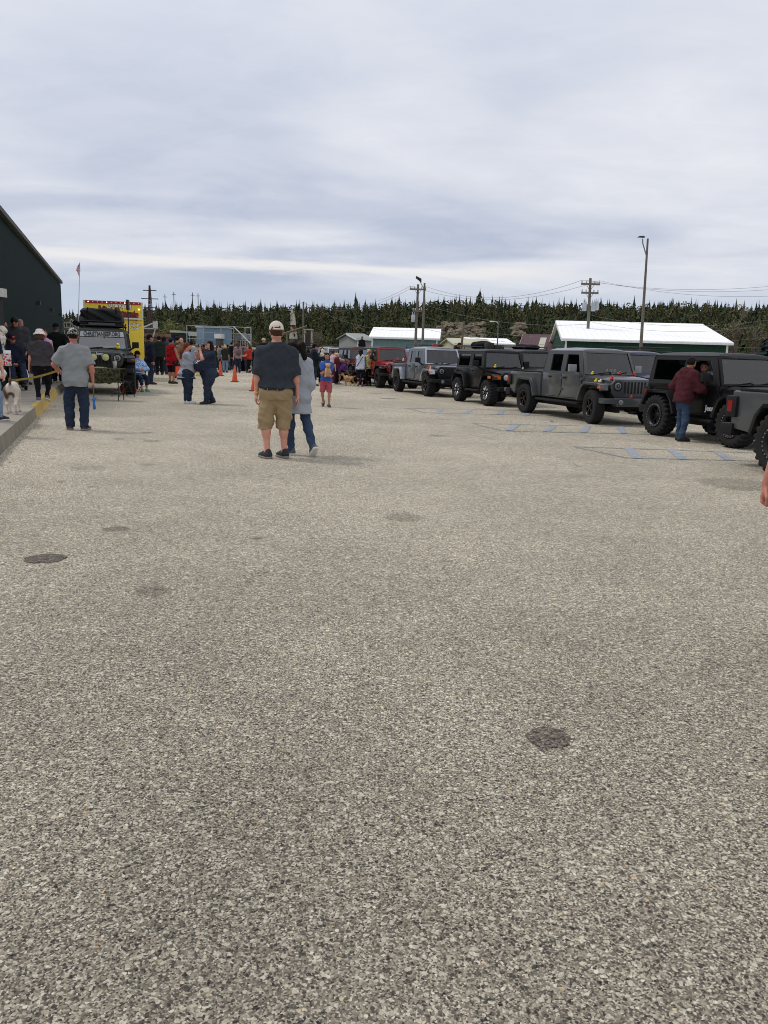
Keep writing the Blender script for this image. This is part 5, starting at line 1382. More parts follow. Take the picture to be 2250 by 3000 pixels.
# rubber ducks
def duck(label, pos, rz, m, s=1.0,  group='rubber ducks on the grey pickup'):
    s *= .64
    th = thing('rubber_duck', label, 'rubber duck', pos, rz, group)
    sdf_obj('body', [Ell((0, 0, .030 * s), (.048 * s, .036 * s, .030 * s)), Cone((-.03 * s, 0, .035 * s), (-.055 * s, 0, .058 * s), .018 * s, .006 * s), Ell((.022 * s, 0, .078 * s), (.027 * s, .026 * s, .027 * s))], m, th, .006 * s, .02 * s)
    mb = MB(); mb.hexa([(.045 * s, -.014 * s, .070 * s), (.068 * s, -.010 * s, .070 * s), (.068 * s, .010 * s, .070 * s), (.045 * s, .014 * s, .070 * s), (.045 * s, -.012 * s, .079 * s), (.066 * s, -.008 * s, .075 * s), (.066 * s, .008 * s, .075 * s), (.045 * s, .012 * s, .079 * s)])
    mb.build('beak', mat('duck_beak', (.75, .22, .02), .4), th)
    return th
dy = mat('duck_yellow', (.78, .60, .04), .4); dr_ = mat('duck_red', (.55, .02, .02), .4); dp = mat('duck_pale', (.80, .72, .45), .4)
def on(car, x, y, z): return tuple(car.matrix_basis @ Vector((x, y, z)))
for c in (V5, V4, V3, V2): c.rotation_mode = 'XYZ'
bpy.context.view_layer.update()
I = I5
duck('yellow duck on the cowl just under the grey pickup windscreen', on(V5, I['x_cowl'] + .16, -.62, I['zh1'] - .01), HZ, dy, 1.35)
duck('red duck at the middle of the grey pickup cowl', on(V5, I['x_cowl'] + .22, .12, I['zh1'] + .0), HZ + .6, dr_, 1.5)
duck('red and yellow duck at the far side of the grey pickup cowl', on(V5, I['x_cowl'] + .22, .55, I['zh1'] - .01), HZ - .5, dr_, 1.6)
duck('yellow duck on the near front fender of the grey pickup', on(V5, I['xf'] + .10, -.86, I['zs'] + .49), HZ, dy, 1.4)
duck('pale duck beside the yellow one on the grey pickup fender', on(V5, I['xf'] + .25, -.84, I['zs'] + .49), HZ + 1, dp, 1.3)
duck('red duck standing on the front corner of the grey pickup bonnet', on(V5, I['gx'] - .12, -.56, I['zh0'] - .06), HZ, dr_, 1.8)
duck('small red duck on the grey pickup front bumper', on(V5, I['bxf'] + .03, -.22, I['zs'] + .14), HZ, dr_, 1.3)
for k, (y, mm, lab) in enumerate([(.05, dy, 'yellow duck inside the grey pickup windscreen, nearest the middle'), (.17, dy, 'second yellow duck inside the grey pickup windscreen'), (.28, dp, 'pale duck inside the grey pickup windscreen')]):
    duck(lab, on(V5, I['xc'] - .22, y, I['zb'] + .077), HZ, mm, 1.2)
I = I4
duck('yellow duck on the cowl of the short black car', on(V4, I['x_cowl'] + .16, -.40, I['zh1'] + .0), HZ, dy, 1.8, 'rubber ducks on the black cars')
duck('pale duck at the far side of the short black car cowl', on(V4, I['x_cowl'] + .16, .60, I['zh1'] - .02), HZ, dp, 1.2, 'rubber ducks on the black cars')
I = I3
duck('red duck on the near fender of the blue grey pickup', on(V3, I['xf'] + .0, -.84, I['zs'] + .49), HZ, dr_, 1.8, 'rubber ducks on the black cars')
duck('pale duck beside the red one on the blue grey pickup fender', on(V3, I['xf'] + .22, -.84, I['zs'] + .49), HZ, dp, 1.5, 'rubber ducks on the black cars')
I = I2
duck('red duck on the bright red bonnet', on(V2, I['x_cowl'] + .5, .05, I['zh1'] + .02), HZ, dr_, 2.0, 'rubber ducks on the black cars')
duck('white duck beside the red one on the bright red bonnet', on(V2, I['x_cowl'] + .55, .32, I['zh1'] + .01), HZ, mat('duck_white', (.8, .8, .8), .4), 2.0, 'rubber ducks on the black cars')

def proj(v):
    d = np.array(v) - CAM; x, y, z = d @ _CR, d @ _CU, d @ _Fw; return (W_PX / 2 + F_PX * x / z, H_PX / 2 - F_PX * y / z)
# ------------------------------------------------------------------ people
SKINM = attr_mat('skin', .6, .3, var=.08, scale=40)
def folds2(seed, amp, fx, fz):
    a, b = folds(seed, amp, fx, fz), folds(seed + 50, amp * .45, fx * 2.1, fz * 2.3)
    lim = 1.3 * amp
    return lambda P: np.clip(a(P) + b(P), -lim, lim)
def rotm(yaw=0, pitch=0, roll=0):
    """columns are right, forward, up; pitch > 0 bows forward, yaw > 0 turns to the left"""
    cy, sy, cp, sp = math.cos(yaw), math.sin(yaw), math.cos(pitch), math.sin(pitch)
    Y = np.array([[cy, -sy, 0], [sy, cy, 0], [0, 0, 1.0]]); P = np.array([[1, 0, 0], [0, cp, sp], [0, -sp, cp]])
    cr, sr = math.cos(roll), math.sin(roll); Rl = np.array([[cr, 0, sr], [0, 1, 0], [-sr, 0, cr]])
    return Y @ P @ Rl
def ik(a, t, l1, l2, hint):
    a = np.array(a, float); t = np.array(t, float); d = t - a; L_ = np.linalg.norm(d); L_ = max(1e-5, L_)
    if L_ > (l1 + l2) * .998: t = a + d / L_ * (l1 + l2) * .998; d = t - a; L_ = np.linalg.norm(d)
    x = (l1 * l1 - l2 * l2 + L_ * L_) / (2 * L_); h = math.sqrt(max(0, l1 * l1 - x * x)); u = d / L_
    hint = np.array(hint, float); hv = hint - u * hint.dot(u); n = np.linalg.norm(hv); hv = hv / n if n > 1e-6 else np.array([0, 1, 0])
    return a + u * x + hv * h, t
SK = {'fair': (214, 164, 142), 'pink': (206, 148, 128), 'tan': (176, 126, 100), 'ruddy': (190, 126, 108), 'brown': (140, 96, 74)}
def person(label, pos, face, H, group=None, top=('tee', 'x'), legs=('jeans', 'x'), shoe=('x', None), skin='fair', hair=None, hat=None, bw=1.0, belly=0.0, sw=1.0, hip=1.0, limb=1.0,
           hipz=None, lean=0.0, head=(0, 0), feet=None, hands=None, elbow=None, seat=False, h=.013, hem=None, sleeve=None, seed=0, bust=0.0, name='person', hipxy=(0, 0), deep=1.0, slen=.78, short=1.0, rise=.035, roll=0.0, specs=None, hem_z=None, loose=1.0, legw=1.0, raw=None):
    th = thing(name, label, 'person', pos, math.atan2(face[1], face[0]) - PI / 2, group)
    S = H
    feet = feet or {'L': (-.055, 0, 0, .2, 0), 'R': (.055, 0, 0, -.2, 0)}
    hz = hipz if hipz is not None else .505
    if not seat:
        for s_ in 'LR':
            f = feet[s_]; dh = math.hypot(f[0] - hipxy[0] - (.052 * hip if s_ == 'R' else -.052 * hip), f[1] - hipxy[1]); hz = min(hz, .012 + f[2] + .047 + math.sqrt(max(.01, .4485 ** 2 - dh * dh)))
    hc = np.array([hipxy[0], hipxy[1], hz]) * S
    T = rotm(0, R(lean), R(roll)); tp = lambda x, y, z: hc + T @ (np.array([x, y, z]) * S)
    bw2 = bw
    sec = lambda o, z0=-.06, z1=.352: [(z * S, (w + o) * S, (d + o) * S, cy * S) for (z, w, d, cy) in [
        (-.06, .080 * hip, .062 * hip * deep, -.005), (-.01, .098 * hip, .072 * hip * deep, -.010 - .01 * (deep - 1)), (.035, .094 * max(hip * .97, bw2), .068 * bw * (.4 + .6 * deep) + belly * .35, .002 + belly * .45), (.085, .086 * bw2 + belly * .12, .060 * bw + belly * .55, .004 + belly * .6), (.15, .090 * bw2 + belly * .1, .062 * bw + belly * .45 + bust * .4, .004 + belly * .45 + bust * .3),
        (.21, .094 * (.55 + .45 * bw2) * sw, .062 * (.4 + .6 * bw) + bust * .8, .004 + bust * .5), (.265, .094 * sw * (.65 + .35 * bw2), .056 * (.5 + .5 * bw), 0), (.306, .080 * sw * (.7 + .3 * bw), .046 * (.5 + .5 * bw), -.004), (.330, .058 * sw, .042 * (.6 + .4 * bw), -.006), (.350, .040, .038, -.004), (.362, .036, .034, 0)]
        if z0 - 1e-6 <= z <= z1 + 1e-6]
    sh = {s: tp(.098 * sw * (.72 + .28 * bw) * (1 if s == 'R' else -1), -.002, .288) for s in 'LR'}
    elbow = elbow or {}
    hands = hands or {}
    J = {}
    for s in 'LR':
        sg = 1 if s == 'R' else -1
        t = hands.get(s, (sg * (.135 * sw + .035 * (bw - 1) + .1 * belly), .03, .475 + (hz - .505)))
        e, wr = ik(sh[s], np.array(t) * S, .172 * S, .150 * S, elbow.get(s, (sg * .35, -1, -.15)))
        J['e' + s] = e; J['w' + s] = wr
        hp = hc + np.array([.052 * hip * sg, 0, -.012]) * S if not seat else hc + np.array([.055 * sg, .01, -.01]) * S
        f = feet[s]; an = np.array([f[0], f[1], f[2] + .047]) * S
        fy = f[3]; fp = f[4]
        fd = np.array([-math.sin(fy), math.cos(fy), 0.0])
        k, an = ik(hp, an, (.230 if not seat else .245) * S, (.2195 if not seat else .235) * S, fd + np.array([sg * .12, 0, .05]) if not seat else np.array([sg * .1, 1, .6]))
        J['h' + s] = hp; J['k' + s] = k; J['a' + s] = an; J['f' + s] = (fd, fp)
    lm = limb * S
    # head frame
    nb = tp(0, -.004, .335); Hd = T @ rotm(head[0], head[1]) if abs(lean) < 40 else rotm(head[0], head[1])
    hd = lambda x, y, z: nb + T @ np.array([0, .010 * S, .035 * S]) + Hd @ (np.array([x, y, z]) * S)
    hb = 1 + .04 * (bw - 1)
    torso = [Colm(hc, T, sec(-.010), k=.03 * S)]
    body = [Cone(nb, hd(0, .004, .03), .032 * S * (.7 + .3 * bw), .030 * S * (.7 + .3 * bw)), Ell(hd(0, .012, .066), np.array([.0435 * hb, .054, .0615]) * S, Hd), Ell(hd(0, .030, .030), np.array([.033 * hb, .036, .030]) * S, Hd),
            Ell(hd(0, .066, .050), np.array([.0085, .013, .014]) * S, Hd, k=.006), Ell(hd(.0445, .004, .056), np.array([.007, .012, .018]) * S, Hd, k=.004), Ell(hd(-.0445, .004, .056), np.array([.007, .012, .018]) * S, Hd, k=.004)]
    body += torso
    for s in 'LR':
        sg = 1 if s == 'R' else -1
        e, wr = J['e' + s], J['w' + s]
        body += [Cone(sh[s], e, .029 * lm, .0225 * lm), Cone(e, wr, .0235 * lm, .0145 * lm), Ell(e + (wr - e) * .25, np.array([.025, .025, .025]) * lm)]
        fw = (wr - e) / np.linalg.norm(wr - e); inn = np.array([-sg, 0, 0.0]); side = np.cross(fw, inn); side /= np.linalg.norm(side) + 1e-9; pal = np.cross(side, fw)
        hcfg = (elbow.get('curl' + s, .35))
        pc = wr + fw * .026 * S
        rm = np.stack([side, pal, fw], 1)
        body.append(Ell(pc, np.array([.0235, .0115, .032]) * S, rm, k=.012))
        for q, ln in ((-.017, .034), (-.006, .041), (.006, .043), (.017, .037)):
            b0 = pc + fw * .024 * S + side * q * S * sg; m1 = b0 + (fw * math.cos(hcfg) + pal * math.sin(hcfg)) * ln * .52 * S; m2 = m1 + (fw * math.cos(hcfg * 2.4) + pal * math.sin(hcfg * 2.4)) * ln * .48 * S
            body += [Cone(b0, m1, .0056 * S, .0052 * S, k=.004), Cone(m1, m2, .0052 * S, .0044 * S, k=.003)]
        t0 = wr + fw * .012 * S + side * .018 * S * -sg; t1 = t0 + (fw * .6 + side * -sg * .7 + pal * .4) * .026 * S; t2 = t1 + (fw * .95 + pal * .3) * .022 * S
        body += [Cone(t0, t1, .0072 * S, .0062 * S, k=.006), Cone(t1, t2, .0060 * S, .005 * S, k=.003)]
        hp, k, an = J['h' + s], J['k' + s], J['a' + s]
        cv_ = 1.0 if legs[0] == 'shorts' else .72; c2 = 1.0 if legs[0] in ('shorts', 'capri') else .66
        body += [Cone(hp, k, .046 * lm * cv_, .031 * lm * cv_), Cone(k, an, .030 * lm * cv_, .0185 * lm * c2), Ell(k + (an - k) * .28 + np.array([0, -.008, 0]) * S, np.array([.032, .032, .05]) * lm * c2)]
        fd, fp = J['f' + s]
        body.append(Cone(an, an + np.array([0, 0, -.025]) * S + fd * .05 * S, .02 * S, .017 * S))
    sc_ = np.array(lin(SK[skin])); Hi = Hd.T
    def cols(V):
        C = np.tile(sc_, (len(V), 1)); q = ((V - hd(0, 0, 0)) @ Hd) / S
        r = lambda x, y, z: np.sqrt((q[:, 0] - x) ** 2 + (q[:, 1] - y) ** 2 + (q[:, 2] - z) ** 2)
        for sx in (-.0175, .0175):
            C = C * np.clip(r(sx, .060, .063) / .012, .18, 1)[:, None]; C = C * np.clip(r(sx * 1.05, .064, .076) / .010, .45, 1)[:, None]
        lip = np.clip(r(0, .066, .026) / .013, 0, 1)[:, None]; C = C * lip + (1 - lip) * sc_ * np.array([.75, .42, .42])
        und = np.clip((q[:, 2] - .004) / .02, .72, 1)[:, None] * np.ones((1, 3)); C = np.where((q[:, 2] > -.03)[:, None], C * und, C)
        return C
    bo = sdf_obj('body', body, SKINM, th, h, .016 * S, cols=cols)
    # trousers
    kind, pm = legs; lw = legw
    ld = {'jeans': (.054, .042, .034, 1.0), 'slim': (.054, .038, .027, 1.0), 'leggings': (.050, .036, .023, .97), 'shorts': (.062, .055, .055, 0), 'capri': (.056, .042, .038, .62), 'wide': (.057, .048, .043, 1.0)}[kind]
    pr = [Colm(hc, T, [q for q in sec(.002, -.06, .035) if q[0] < rise * S - 1e-6] + [(rise * S,) + tuple(float(np.interp(rise * S, [q[0] for q in sec(.002)], [q[j] for q in sec(.002)])) for j in (1, 2, 3))], k=.035 * S)]
    if seat is False: pr.append(Ell(hc + np.array([0, -.005, -.065]) * S, np.array([.05 * hip, .05, .05]) * S))
    for s in 'LR':
        hp, k, an = J['h' + s], J['k' + s], J['a' + s]
        cutk = None
        if kind == 'shorts':
            e2 = hp + (k - hp) * short; pr.append(Cone(hp, e2, ld[0] * S * lw * hip ** .5, ld[1] * S * lw, cut=True))
        else:
            pr.append(Cone(hp, k, ld[0] * S * lw * (hip * deep) ** .5, ld[1] * S * lw)); fr = ld[3]; e2 = k + (an - k) * fr
            pr.append(Cone(k, e2 + (an - k) * (.06 if fr == 1 else 0), ld[1] * S * lw, ld[2] * S * lw, cut=True))
    pants = sdf_obj('shorts' if kind in ('shorts',) else 'trousers', pr + (specs or {}).get('pants', lambda J, S: [])(J, S), pm, th, h, .022 * S, folds2(seed + 1, .0048 * S, 26, 20))
    # top
    kind, tm = top
    o = {'tee': .010, 'hoodie': .018, 'jacket': .016, 'tank': .008, 'shirt': .011}[kind] * loose
    z0 = hem if hem is not None else -.03
    s2 = sec(o, -.06, .351)
    zs = [q[0] for q in s2]
    def at(z):
        return (z * S, float(np.interp(z * S, zs, [q[1] for q in s2])), float(np.interp(z * S, zs, [q[2] for q in s2])), float(np.interp(z * S, zs, [q[3] for q in s2])))
    s3 = [q for q in s2 if q[0] > z0 * S + .01]
    fl_ = 1.0 + .04 * loose
    if z0 < -.06: s3 = [(z0 * S, s2[1][1] * fl_, s2[1][2] * fl_, s2[1][3])] + s3
    else: a_ = at(z0); s3 = [(a_[0], a_[1] * fl_, a_[2] * fl_, a_[3])] + s3
    pr = [Colm(hc, T, s3, k=.022 * S)]
    sl = sleeve or {'tee': 'short', 'hoodie': 'long', 'jacket': 'long', 'tank': 'none', 'shirt': 'short'}[kind]
    for s in 'LR':
        e, wr = J['e' + s], J['w' + s]
        if sl == 'short':
            d_ = e - sh[s]; pr.append(Cone(sh[s], sh[s] + d_ * slen, (.033 + .35 * o) * lm, (.034 + .45 * o) * lm, cut=True))
        elif sl == 'long': pr += [Cone(sh[s], e, (.033 + o) * lm, (.027 + o) * lm), Cone(e, wr + (wr - e) * .02, (.028 + o) * lm, (.020 + .6 * o) * lm, cut=True)]
        elif sl == 'three': pr += [Cone(sh[s], e, (.032 + o) * lm, (.027 + o) * lm), Cone(e, e + (wr - e) * .4, (.027 + o) * lm, (.024 + o) * lm, cut=True)]
        else: pr.append(Ell(sh[s], np.array([.02, .03, .03]) * lm))
    if kind == 'hoodie': pr += [Ell(tp(0, -.045, .325), np.array([.070, .040, .046]) * S, T), Cone(tp(-.045, .0, .335), tp(.045, .0, .335), .024 * S)]
    if kind in ('jacket', 'shirt'): pr += [Cone(tp(-.022, -.012, .345), tp(.022, -.012, .345), .022 * S)]
    shirt = sdf_obj('shirt' if kind in ('tee', 'shirt', 'tank') else kind, pr, tm, th, h, .03 * S, (lambda f_, b_: (lambda P: f_(P) - b_))(folds2(seed + 2, .0042 * S, 22, 15), .006 * S))
    # shoes
    sm, sole = shoe
    if sm is not None:
        for s in 'LR':
            fd, fp = J['f' + s]; an = J['a' + s]; up = np.array([0, 0, 1.0]); sd_ = np.cross(fd, up)
            c, sn = math.cos(fp), math.sin(fp); f2 = fd * c - up * sn; u2 = up * c + fd * sn
            b0 = an - u2 * .045 * S
            fr = np.stack([sd_, f2, u2], 1)
            A = lambda x, y, z: b0 + fr @ (np.array([x, y, z]) * S)
            cl = lambda P, b0=b0, u2=u2: -((P - b0) @ u2)
            shp = [Cone(A(0, -.022, .022), A(0, .035, .024), .026 * S, .027 * S), Cone(A(0, .035, .022), A(0, .098, .014), .029 * S, .022 * S), Cone(A(0, -.012, .03), A(0, -.012, .052), .025 * S, .023 * S)]
            so_ = sdf_obj('shoe', shp, sm, th, min(h, .011), .02 * S, clip=cl)
            if sole is not None:
                cl2 = lambda P, b0=b0, u2=u2: np.maximum(-((P - b0) @ u2) - .002, ((P - b0) @ u2) - .017 * S)
                sdf_obj('sole', [Cone(A(0, -.024, .01), A(0, .035, .01), .0275 * S, .029 * S), Cone(A(0, .035, .01), A(0, .10, .01), .031 * S, .024 * S)], sole, so_, min(h, .011), .02 * S, clip=cl2)
    # hair
    if hair:
        style, hm = hair
        pr = [Ell(hd(0, .003, .073), np.array([.050, .060, .062]) * S, Hd)]
        def face_clip(P):
            q = ((P - hd(0, 0, 0)) @ Hd) / S
            lowcut = {'short': .030, 'fringe': .03, 'bald': .03}.get(style, -.4)
            d = np.maximum((q[..., 1] - np.where(q[..., 2] > .084, .075, .018)) * S, (lowcut - q[..., 2]) * S)
            return d
        if style == 'long': pr += [Cone(hd(0, -.02, .06), hd(0, -.045, -.07), .046 * S, .040 * S), Cone(hd(-.04, 0, .06), hd(-.045, -.01, -.06), .02 * S, .018 * S), Cone(hd(.04, 0, .06), hd(.045, -.01, -.06), .02 * S, .018 * S)]
        if style == 'bob': pr += [Cone(hd(-.035, -.005, .06), hd(-.04, -.01, .0), .024 * S, .02 * S), Cone(hd(.035, -.005, .06), hd(.04, -.01, .0), .024 * S, .02 * S), Ell(hd(0, -.03, .03), np.array([.05, .035, .05]) * S, Hd)]
        if style == 'pony': pr += [Cone(hd(0, -.045, .075), hd(0, -.085, .06), .022 * S, .03 * S), Cone(hd(0, -.085, .06), hd(0, -.10, -.05), .032 * S, .022 * S)]
        if style == 'curly': pr += [Ell(hd(x, y, z), np.array([.022, .022, .022]) * S) for (x, y, z) in ((.03, .03, .115), (-.03, .03, .115), (0, .045, .115), (.045, 0, .10), (-.045, 0, .10), (0, -.03, .12), (.03, -.04, .08), (-.03, -.04, .08), (.05, -.01, .06), (-.05, -.01, .06))]
        if style == 'updo': pr += [Cone(hd(0, -.05, .08), hd(.01, -.075, .085), .03 * S, .034 * S)]
        if style == 'longpony': pr += [Cone(hd(0, -.05, .05), hd(.0, -.085, -.03), .022 * S, .026 * S), Cone(hd(0, -.085, -.03), hd(.0, -.09, -.15), .026 * S, .014 * S)]
        sdf_obj('hair', pr, hm, th, min(h, .011), .02 * S, folds(seed + 5, .003 * S, 60, 20), clip=face_clip)
    if hat:
        style, m1, m2 = hat
        if style == 'cap' or style == 'capback':
            sg = 1 if style == 'cap' else -1
            cl = lambda P: (.072 - ((P - hd(0, 0, 0)) @ Hd)[..., 2] / S) * S
            co = sdf_obj('cap', [Ell(hd(0, .006, .080), np.array([.0545, .0645, .062]) * S, Hd)], m1, th, min(h, .011), .01, clip=cl)
            bm_ = [Ell(hd(0, .075 * sg, .076), np.array([.042, .046, .0065]) * S, Hd)]
            sdf_obj('brim', bm_, m2 or m1, co, min(h, .009), .01)
        if style == 'bucket':
            pr = [Colm(hd(0, .006, .060), Hd, [(0, .092 * S, .096 * S, 0), (.012 * S, .083 * S, .088 * S, 0), (.03 * S, .060 * S, .066 * S, 0), (.05 * S, .054 * S, .061 * S, 0), (.072 * S, .047 * S, .054 * S, 0), (.08 * S, .036 * S, .04 * S, 0)], p=2)]
            cl = lambda P: ((lambda q: (.0 - q))(0)) * 0 - 1 + 0 * P[..., 0]
            sdf_obj('sun_hat', pr, m1, th, min(h, .011), .01)
        if style == 'brimhat':
            pr = [Colm(hd(0, .006, .082), Hd, [(0, .082 * S, .09 * S, 0), (.006 * S, .08 * S, .088 * S, 0), (.010 * S, .054 * S, .06 * S, 0), (.04 * S, .047 * S, .054 * S, 0), (.05 * S, .03 * S, .04 * S, 0)], p=2)]
            sdf_obj('hat', pr, m1, th, min(h, .011), .01)
    return th, dict(J=J, hd=hd, Hd=Hd, S=S, tp=tp, T=T, shirt=shirt, pants=pants, body=bo, hc=hc, sec=sec)
def bvh_of(o): return BVHTree.FromPolygons([v.co for v in o.data.vertices], [p.vertices for p in o.data.polygons])
def vd(pos, ang):                            # direction: 0 looks away from the camera, 90 to the picture's right, 180 at the camera
    a = math.atan2(pos[1], pos[0]) - R(ang); return (math.cos(a), math.sin(a))
def tall(pos, px, py): return D(px, py, pos[1]).z - pos[2]
hb_dark = mat('hair_dark', lin((28, 21, 19)), .6, var=.3, scale=40, spec=.12); hb_brown = mat('hair_brown', lin((78, 54, 40)), .6, var=.3, scale=40, spec=.12); hb_red = mat('hair_auburn', lin((104, 52, 36)), .6, var=.3, scale=40, spec=.12)
hb_grey = mat('hair_grey', lin((120, 116, 112)), .7, var=.3, scale=40); hb_blond = mat('hair_blond', lin((196, 164, 116)), .6, var=.3, scale=40)
denim = ramp_mat('denim_blue', [(0, (40, 54, 76)), (.5, (54, 70, 94)), (1, (80, 96, 120))], scale=5, detail=6, interp='LINEAR')
denim_d = ramp_mat('denim_dark', [(0, (28, 36, 50)), (.5, (38, 48, 66)), (1, (54, 66, 86))], scale=5, detail=6, interp='LINEAR')
denim_l = ramp_mat('denim_light', [(0, (92, 112, 136)), (.5, (122, 140, 162)), (1, (150, 166, 182))], scale=5, detail=6, interp='LINEAR')
khaki = ramp_mat('khaki', [(0, (138, 119, 90)), (.5, (156, 135, 103)), (1, (174, 152, 120))], scale=5, detail=6, interp='LINEAR')
blackc = cloth('black', (24, 24, 27)); navyc = cloth('navy', (30, 34, 48)); slate = cloth('slate', (55, 60, 66), .10); heather = ramp_mat('heather_grey', [(0, (134, 138, 139)), (.5, (140, 144, 145)), (1, (146, 150, 151))], scale=40, detail=5, interp='LINEAR')
hood_grey = ramp_mat('hoodie_grey', [(0, (146, 150, 156)), (.5, (154, 158, 165)), (1, (162, 166, 173))], scale=30, detail=6, interp='LINEAR')
whitec = cloth('white', (214, 214, 216)); solew = mat('sole_white', lin((214, 212, 206)), .6); soleg = mat('sole_grey', lin((126, 126, 126)), .6)
shoe_k = mat('shoe_black', lin((30, 30, 33)), .7, var=.3, scale=30); shoe_b = mat('shoe_brown', lin((64, 50, 42)), .7, var=.3, scale=30); shoe_w = mat('shoe_white', lin((204, 206, 210)), .6, var=.2, scale=30); shoe_g = mat('shoe_grey', lin((84, 86, 94)), .7, var=.3, scale=30)
camo = ramp_mat('camo_grey', [(0, (36, 36, 36)), (.42, (36, 36, 36)), (.46, (110, 108, 106)), (.54, (196, 192, 188)), (.62, (70, 66, 64))], scale=26, detail=2)
camo_g = ramp_mat('camo_green', [(0, (40, 40, 30)), (.42, (60, 60, 42)), (.5, (84, 78, 56)), (.6, (34, 36, 28))], scale=9, detail=3)

# --- the couple in front
p = G(809, 1343); Hh = tall(p, 806, 941)
th, A = person('man in slate tee, khaki cargo shorts and pale cap, seen from behind', p, vd(p, -4), Hh / 1.012, top=('tee', slate), legs=('shorts', khaki), shoe=(shoe_k, soleg), skin='pink', hair=('short', hb_brown), hat=('capback', cloth('cap_cream', (212, 198, 184)), cloth('cap_cream', (212, 198, 184))),
       bw=1.24, belly=.03, sw=1.04, hip=1.14, limb=1.10, head=(.05, .03), feet={'L': (-.066, 0, 0, .45, 0), 'R': (.064, .03, 0, .38, 0)}, hands={'L': (-.146, .03, .475), 'R': (.158, .03, .475)}, elbow={'L': (-.6, -1, 0), 'R': (.6, -1, 0), 'curlL': .5},
       h=.0105, seed=3, hem=.030, rise=.036, loose=1.25, legw=1.0, slen=.97, short=1.20, specs={'pants': lambda J, S: [Ell(J['h' + s] + (J['k' + s] - J['h' + s]) * .75 + np.array([(.052 if s == 'R' else -.052), -.005, 0]) * S, np.array([.012, .034, .045]) * S, k=.008) for s in 'LR']})
S = A['S']; s_ = A['sec'](.0065); z_ = .020 * S
w0 = float(np.interp(z_, [q[0] for q in s_], [q[1] for q in s_])); d0 = float(np.interp(z_, [q[0] for q in s_], [q[2] for q in s_])); c0 = float(np.interp(z_, [q[0] for q in s_], [q[3] for q in s_]))
belt = sdf_obj('belt', [Colm(A['hc'], A['T'], [(.008 * S, w0, d0, c0), (.032 * S, w0, d0, c0)])], mat('belt_leather', (.012, .011, .011), .5), th, .009, .01)
mb = MB()
for a in (-.62, 0, .62): x = w0 * math.sin(a) * 1.0; y = c0 - d0 * math.cos(a) - .006; z = A['hc'][2]; mb.box(x - .008, x + .008, y - .004, y + .010, z + .004 * S, z + .036 * S)
mb.build('belt_loop', khaki, belt)
mb = MB(); mb.box(w0 * .98, w0 * 1.16, -.05, .04, A['hc'][2] - .03 * S, A['hc'][2] + .036 * S); mb.build('phone_pouch', mat('pouch_black', (.012, .012, .013), .6), belt, bevel=.01)
wl = A['J']['wL']; el = A['J']['eL']
sdf_obj('wristband', [Cone(wl + (el - wl) * .10, wl + (el - wl) * .16, .0205 * S, .0205 * S, cut=True, cut0=True)], mat('wristband_yellow', lin((214, 206, 60)), .5), th, .006, .0)
sdf_obj('cap_gap', [Ell(A['hd'](0, -.053, .082), np.array([.026, .010, .014]) * S, A['Hd'])], hb_brown, th, .006, .0)
p = G(868, 1333); Hh = tall(p, 850, 994)
th, A = person('woman in baggy grey hoodie and blue jeans with dark ponytail, stepping away', p, vd(p, -28), Hh, top=('hoodie', hood_grey), legs=('jeans', denim), shoe=(shoe_g, solew), skin='tan', hair=('pony', hb_dark), bw=1.08, belly=.015, sw=.98, hip=1.02, head=(.35, .12),
       feet={'L': (-.035, .03, 0, .1, 0), 'R': (.075, -.17, .035, -.1, R(46))}, hands={'L': (-.08, .14, .56), 'R': (.09, .12, .56)}, elbow={'L': (-.2, -1, -.9), 'R': (.15, -.8, -1)}, h=.0115, seed=9, hem=-.135, loose=1.4, lean=4, legw=.98)
# --- man in grey tee at the kerb, with leash
p = G(227, 1260); Hh = tall(p, 234, 961)
th, A = person('man in light grey tee and jeans with camouflage cap, holding the yellow leash', p, vd(p, 2), Hh / 1.012, top=('tee', heather), legs=('wide', denim_d), shoe=(shoe_b, soleg), skin='ruddy', hair=('short', hb_dark), hat=('cap', camo, camo), bw=1.14, belly=.012, sw=1.0, hip=1.05, limb=1.08, slen=.85,
       feet={'L': (-.068, .02, 0, .15, 0), 'R': (.068, -.03, 0, -.45, 0)}, hands={'L': (-.155, .16, .59), 'R': (.165, .02, .49)}, elbow={'L': (-.8, -1, -.2), 'R': (.6, -1, 0), 'curlL': .9, 'curlR': .7}, head=(.25, .05), h=.0115, seed=14, hem=-.060, loose=1.25, legw=1.02)
bpy.context.view_layer.update()
MW = th.matrix_world.copy(); lh = MW @ Vector(A['J']['wL']); rh = MW @ Vector(A['J']['wR'])
bag = sdf_obj('bag_roll', [Ell((0, 0, 0), (.03, .03, .04)), Cone((0, 0, -.02), (.005, 0, -.16), .016, .026), Cone((0, 0, .0), (.03, 0, .02), .018)], mat('bag_blue', lin((36, 104, 186)), .5, var=.3), None, .006, .01, folds(4, .003, 60, 40))
bag.location = rh + Vector((.015, -.02, -.33)); tag(bag, 'bright blue dog waste bag hanging from the right hand of the man in grey tee', 'bag')
mb = MB(); mb.tube((0, 0, .02), (-.012, .015, .27), .010); mb.build('cord', mat('cord_brown', lin((110, 84, 66)), .8), bag)
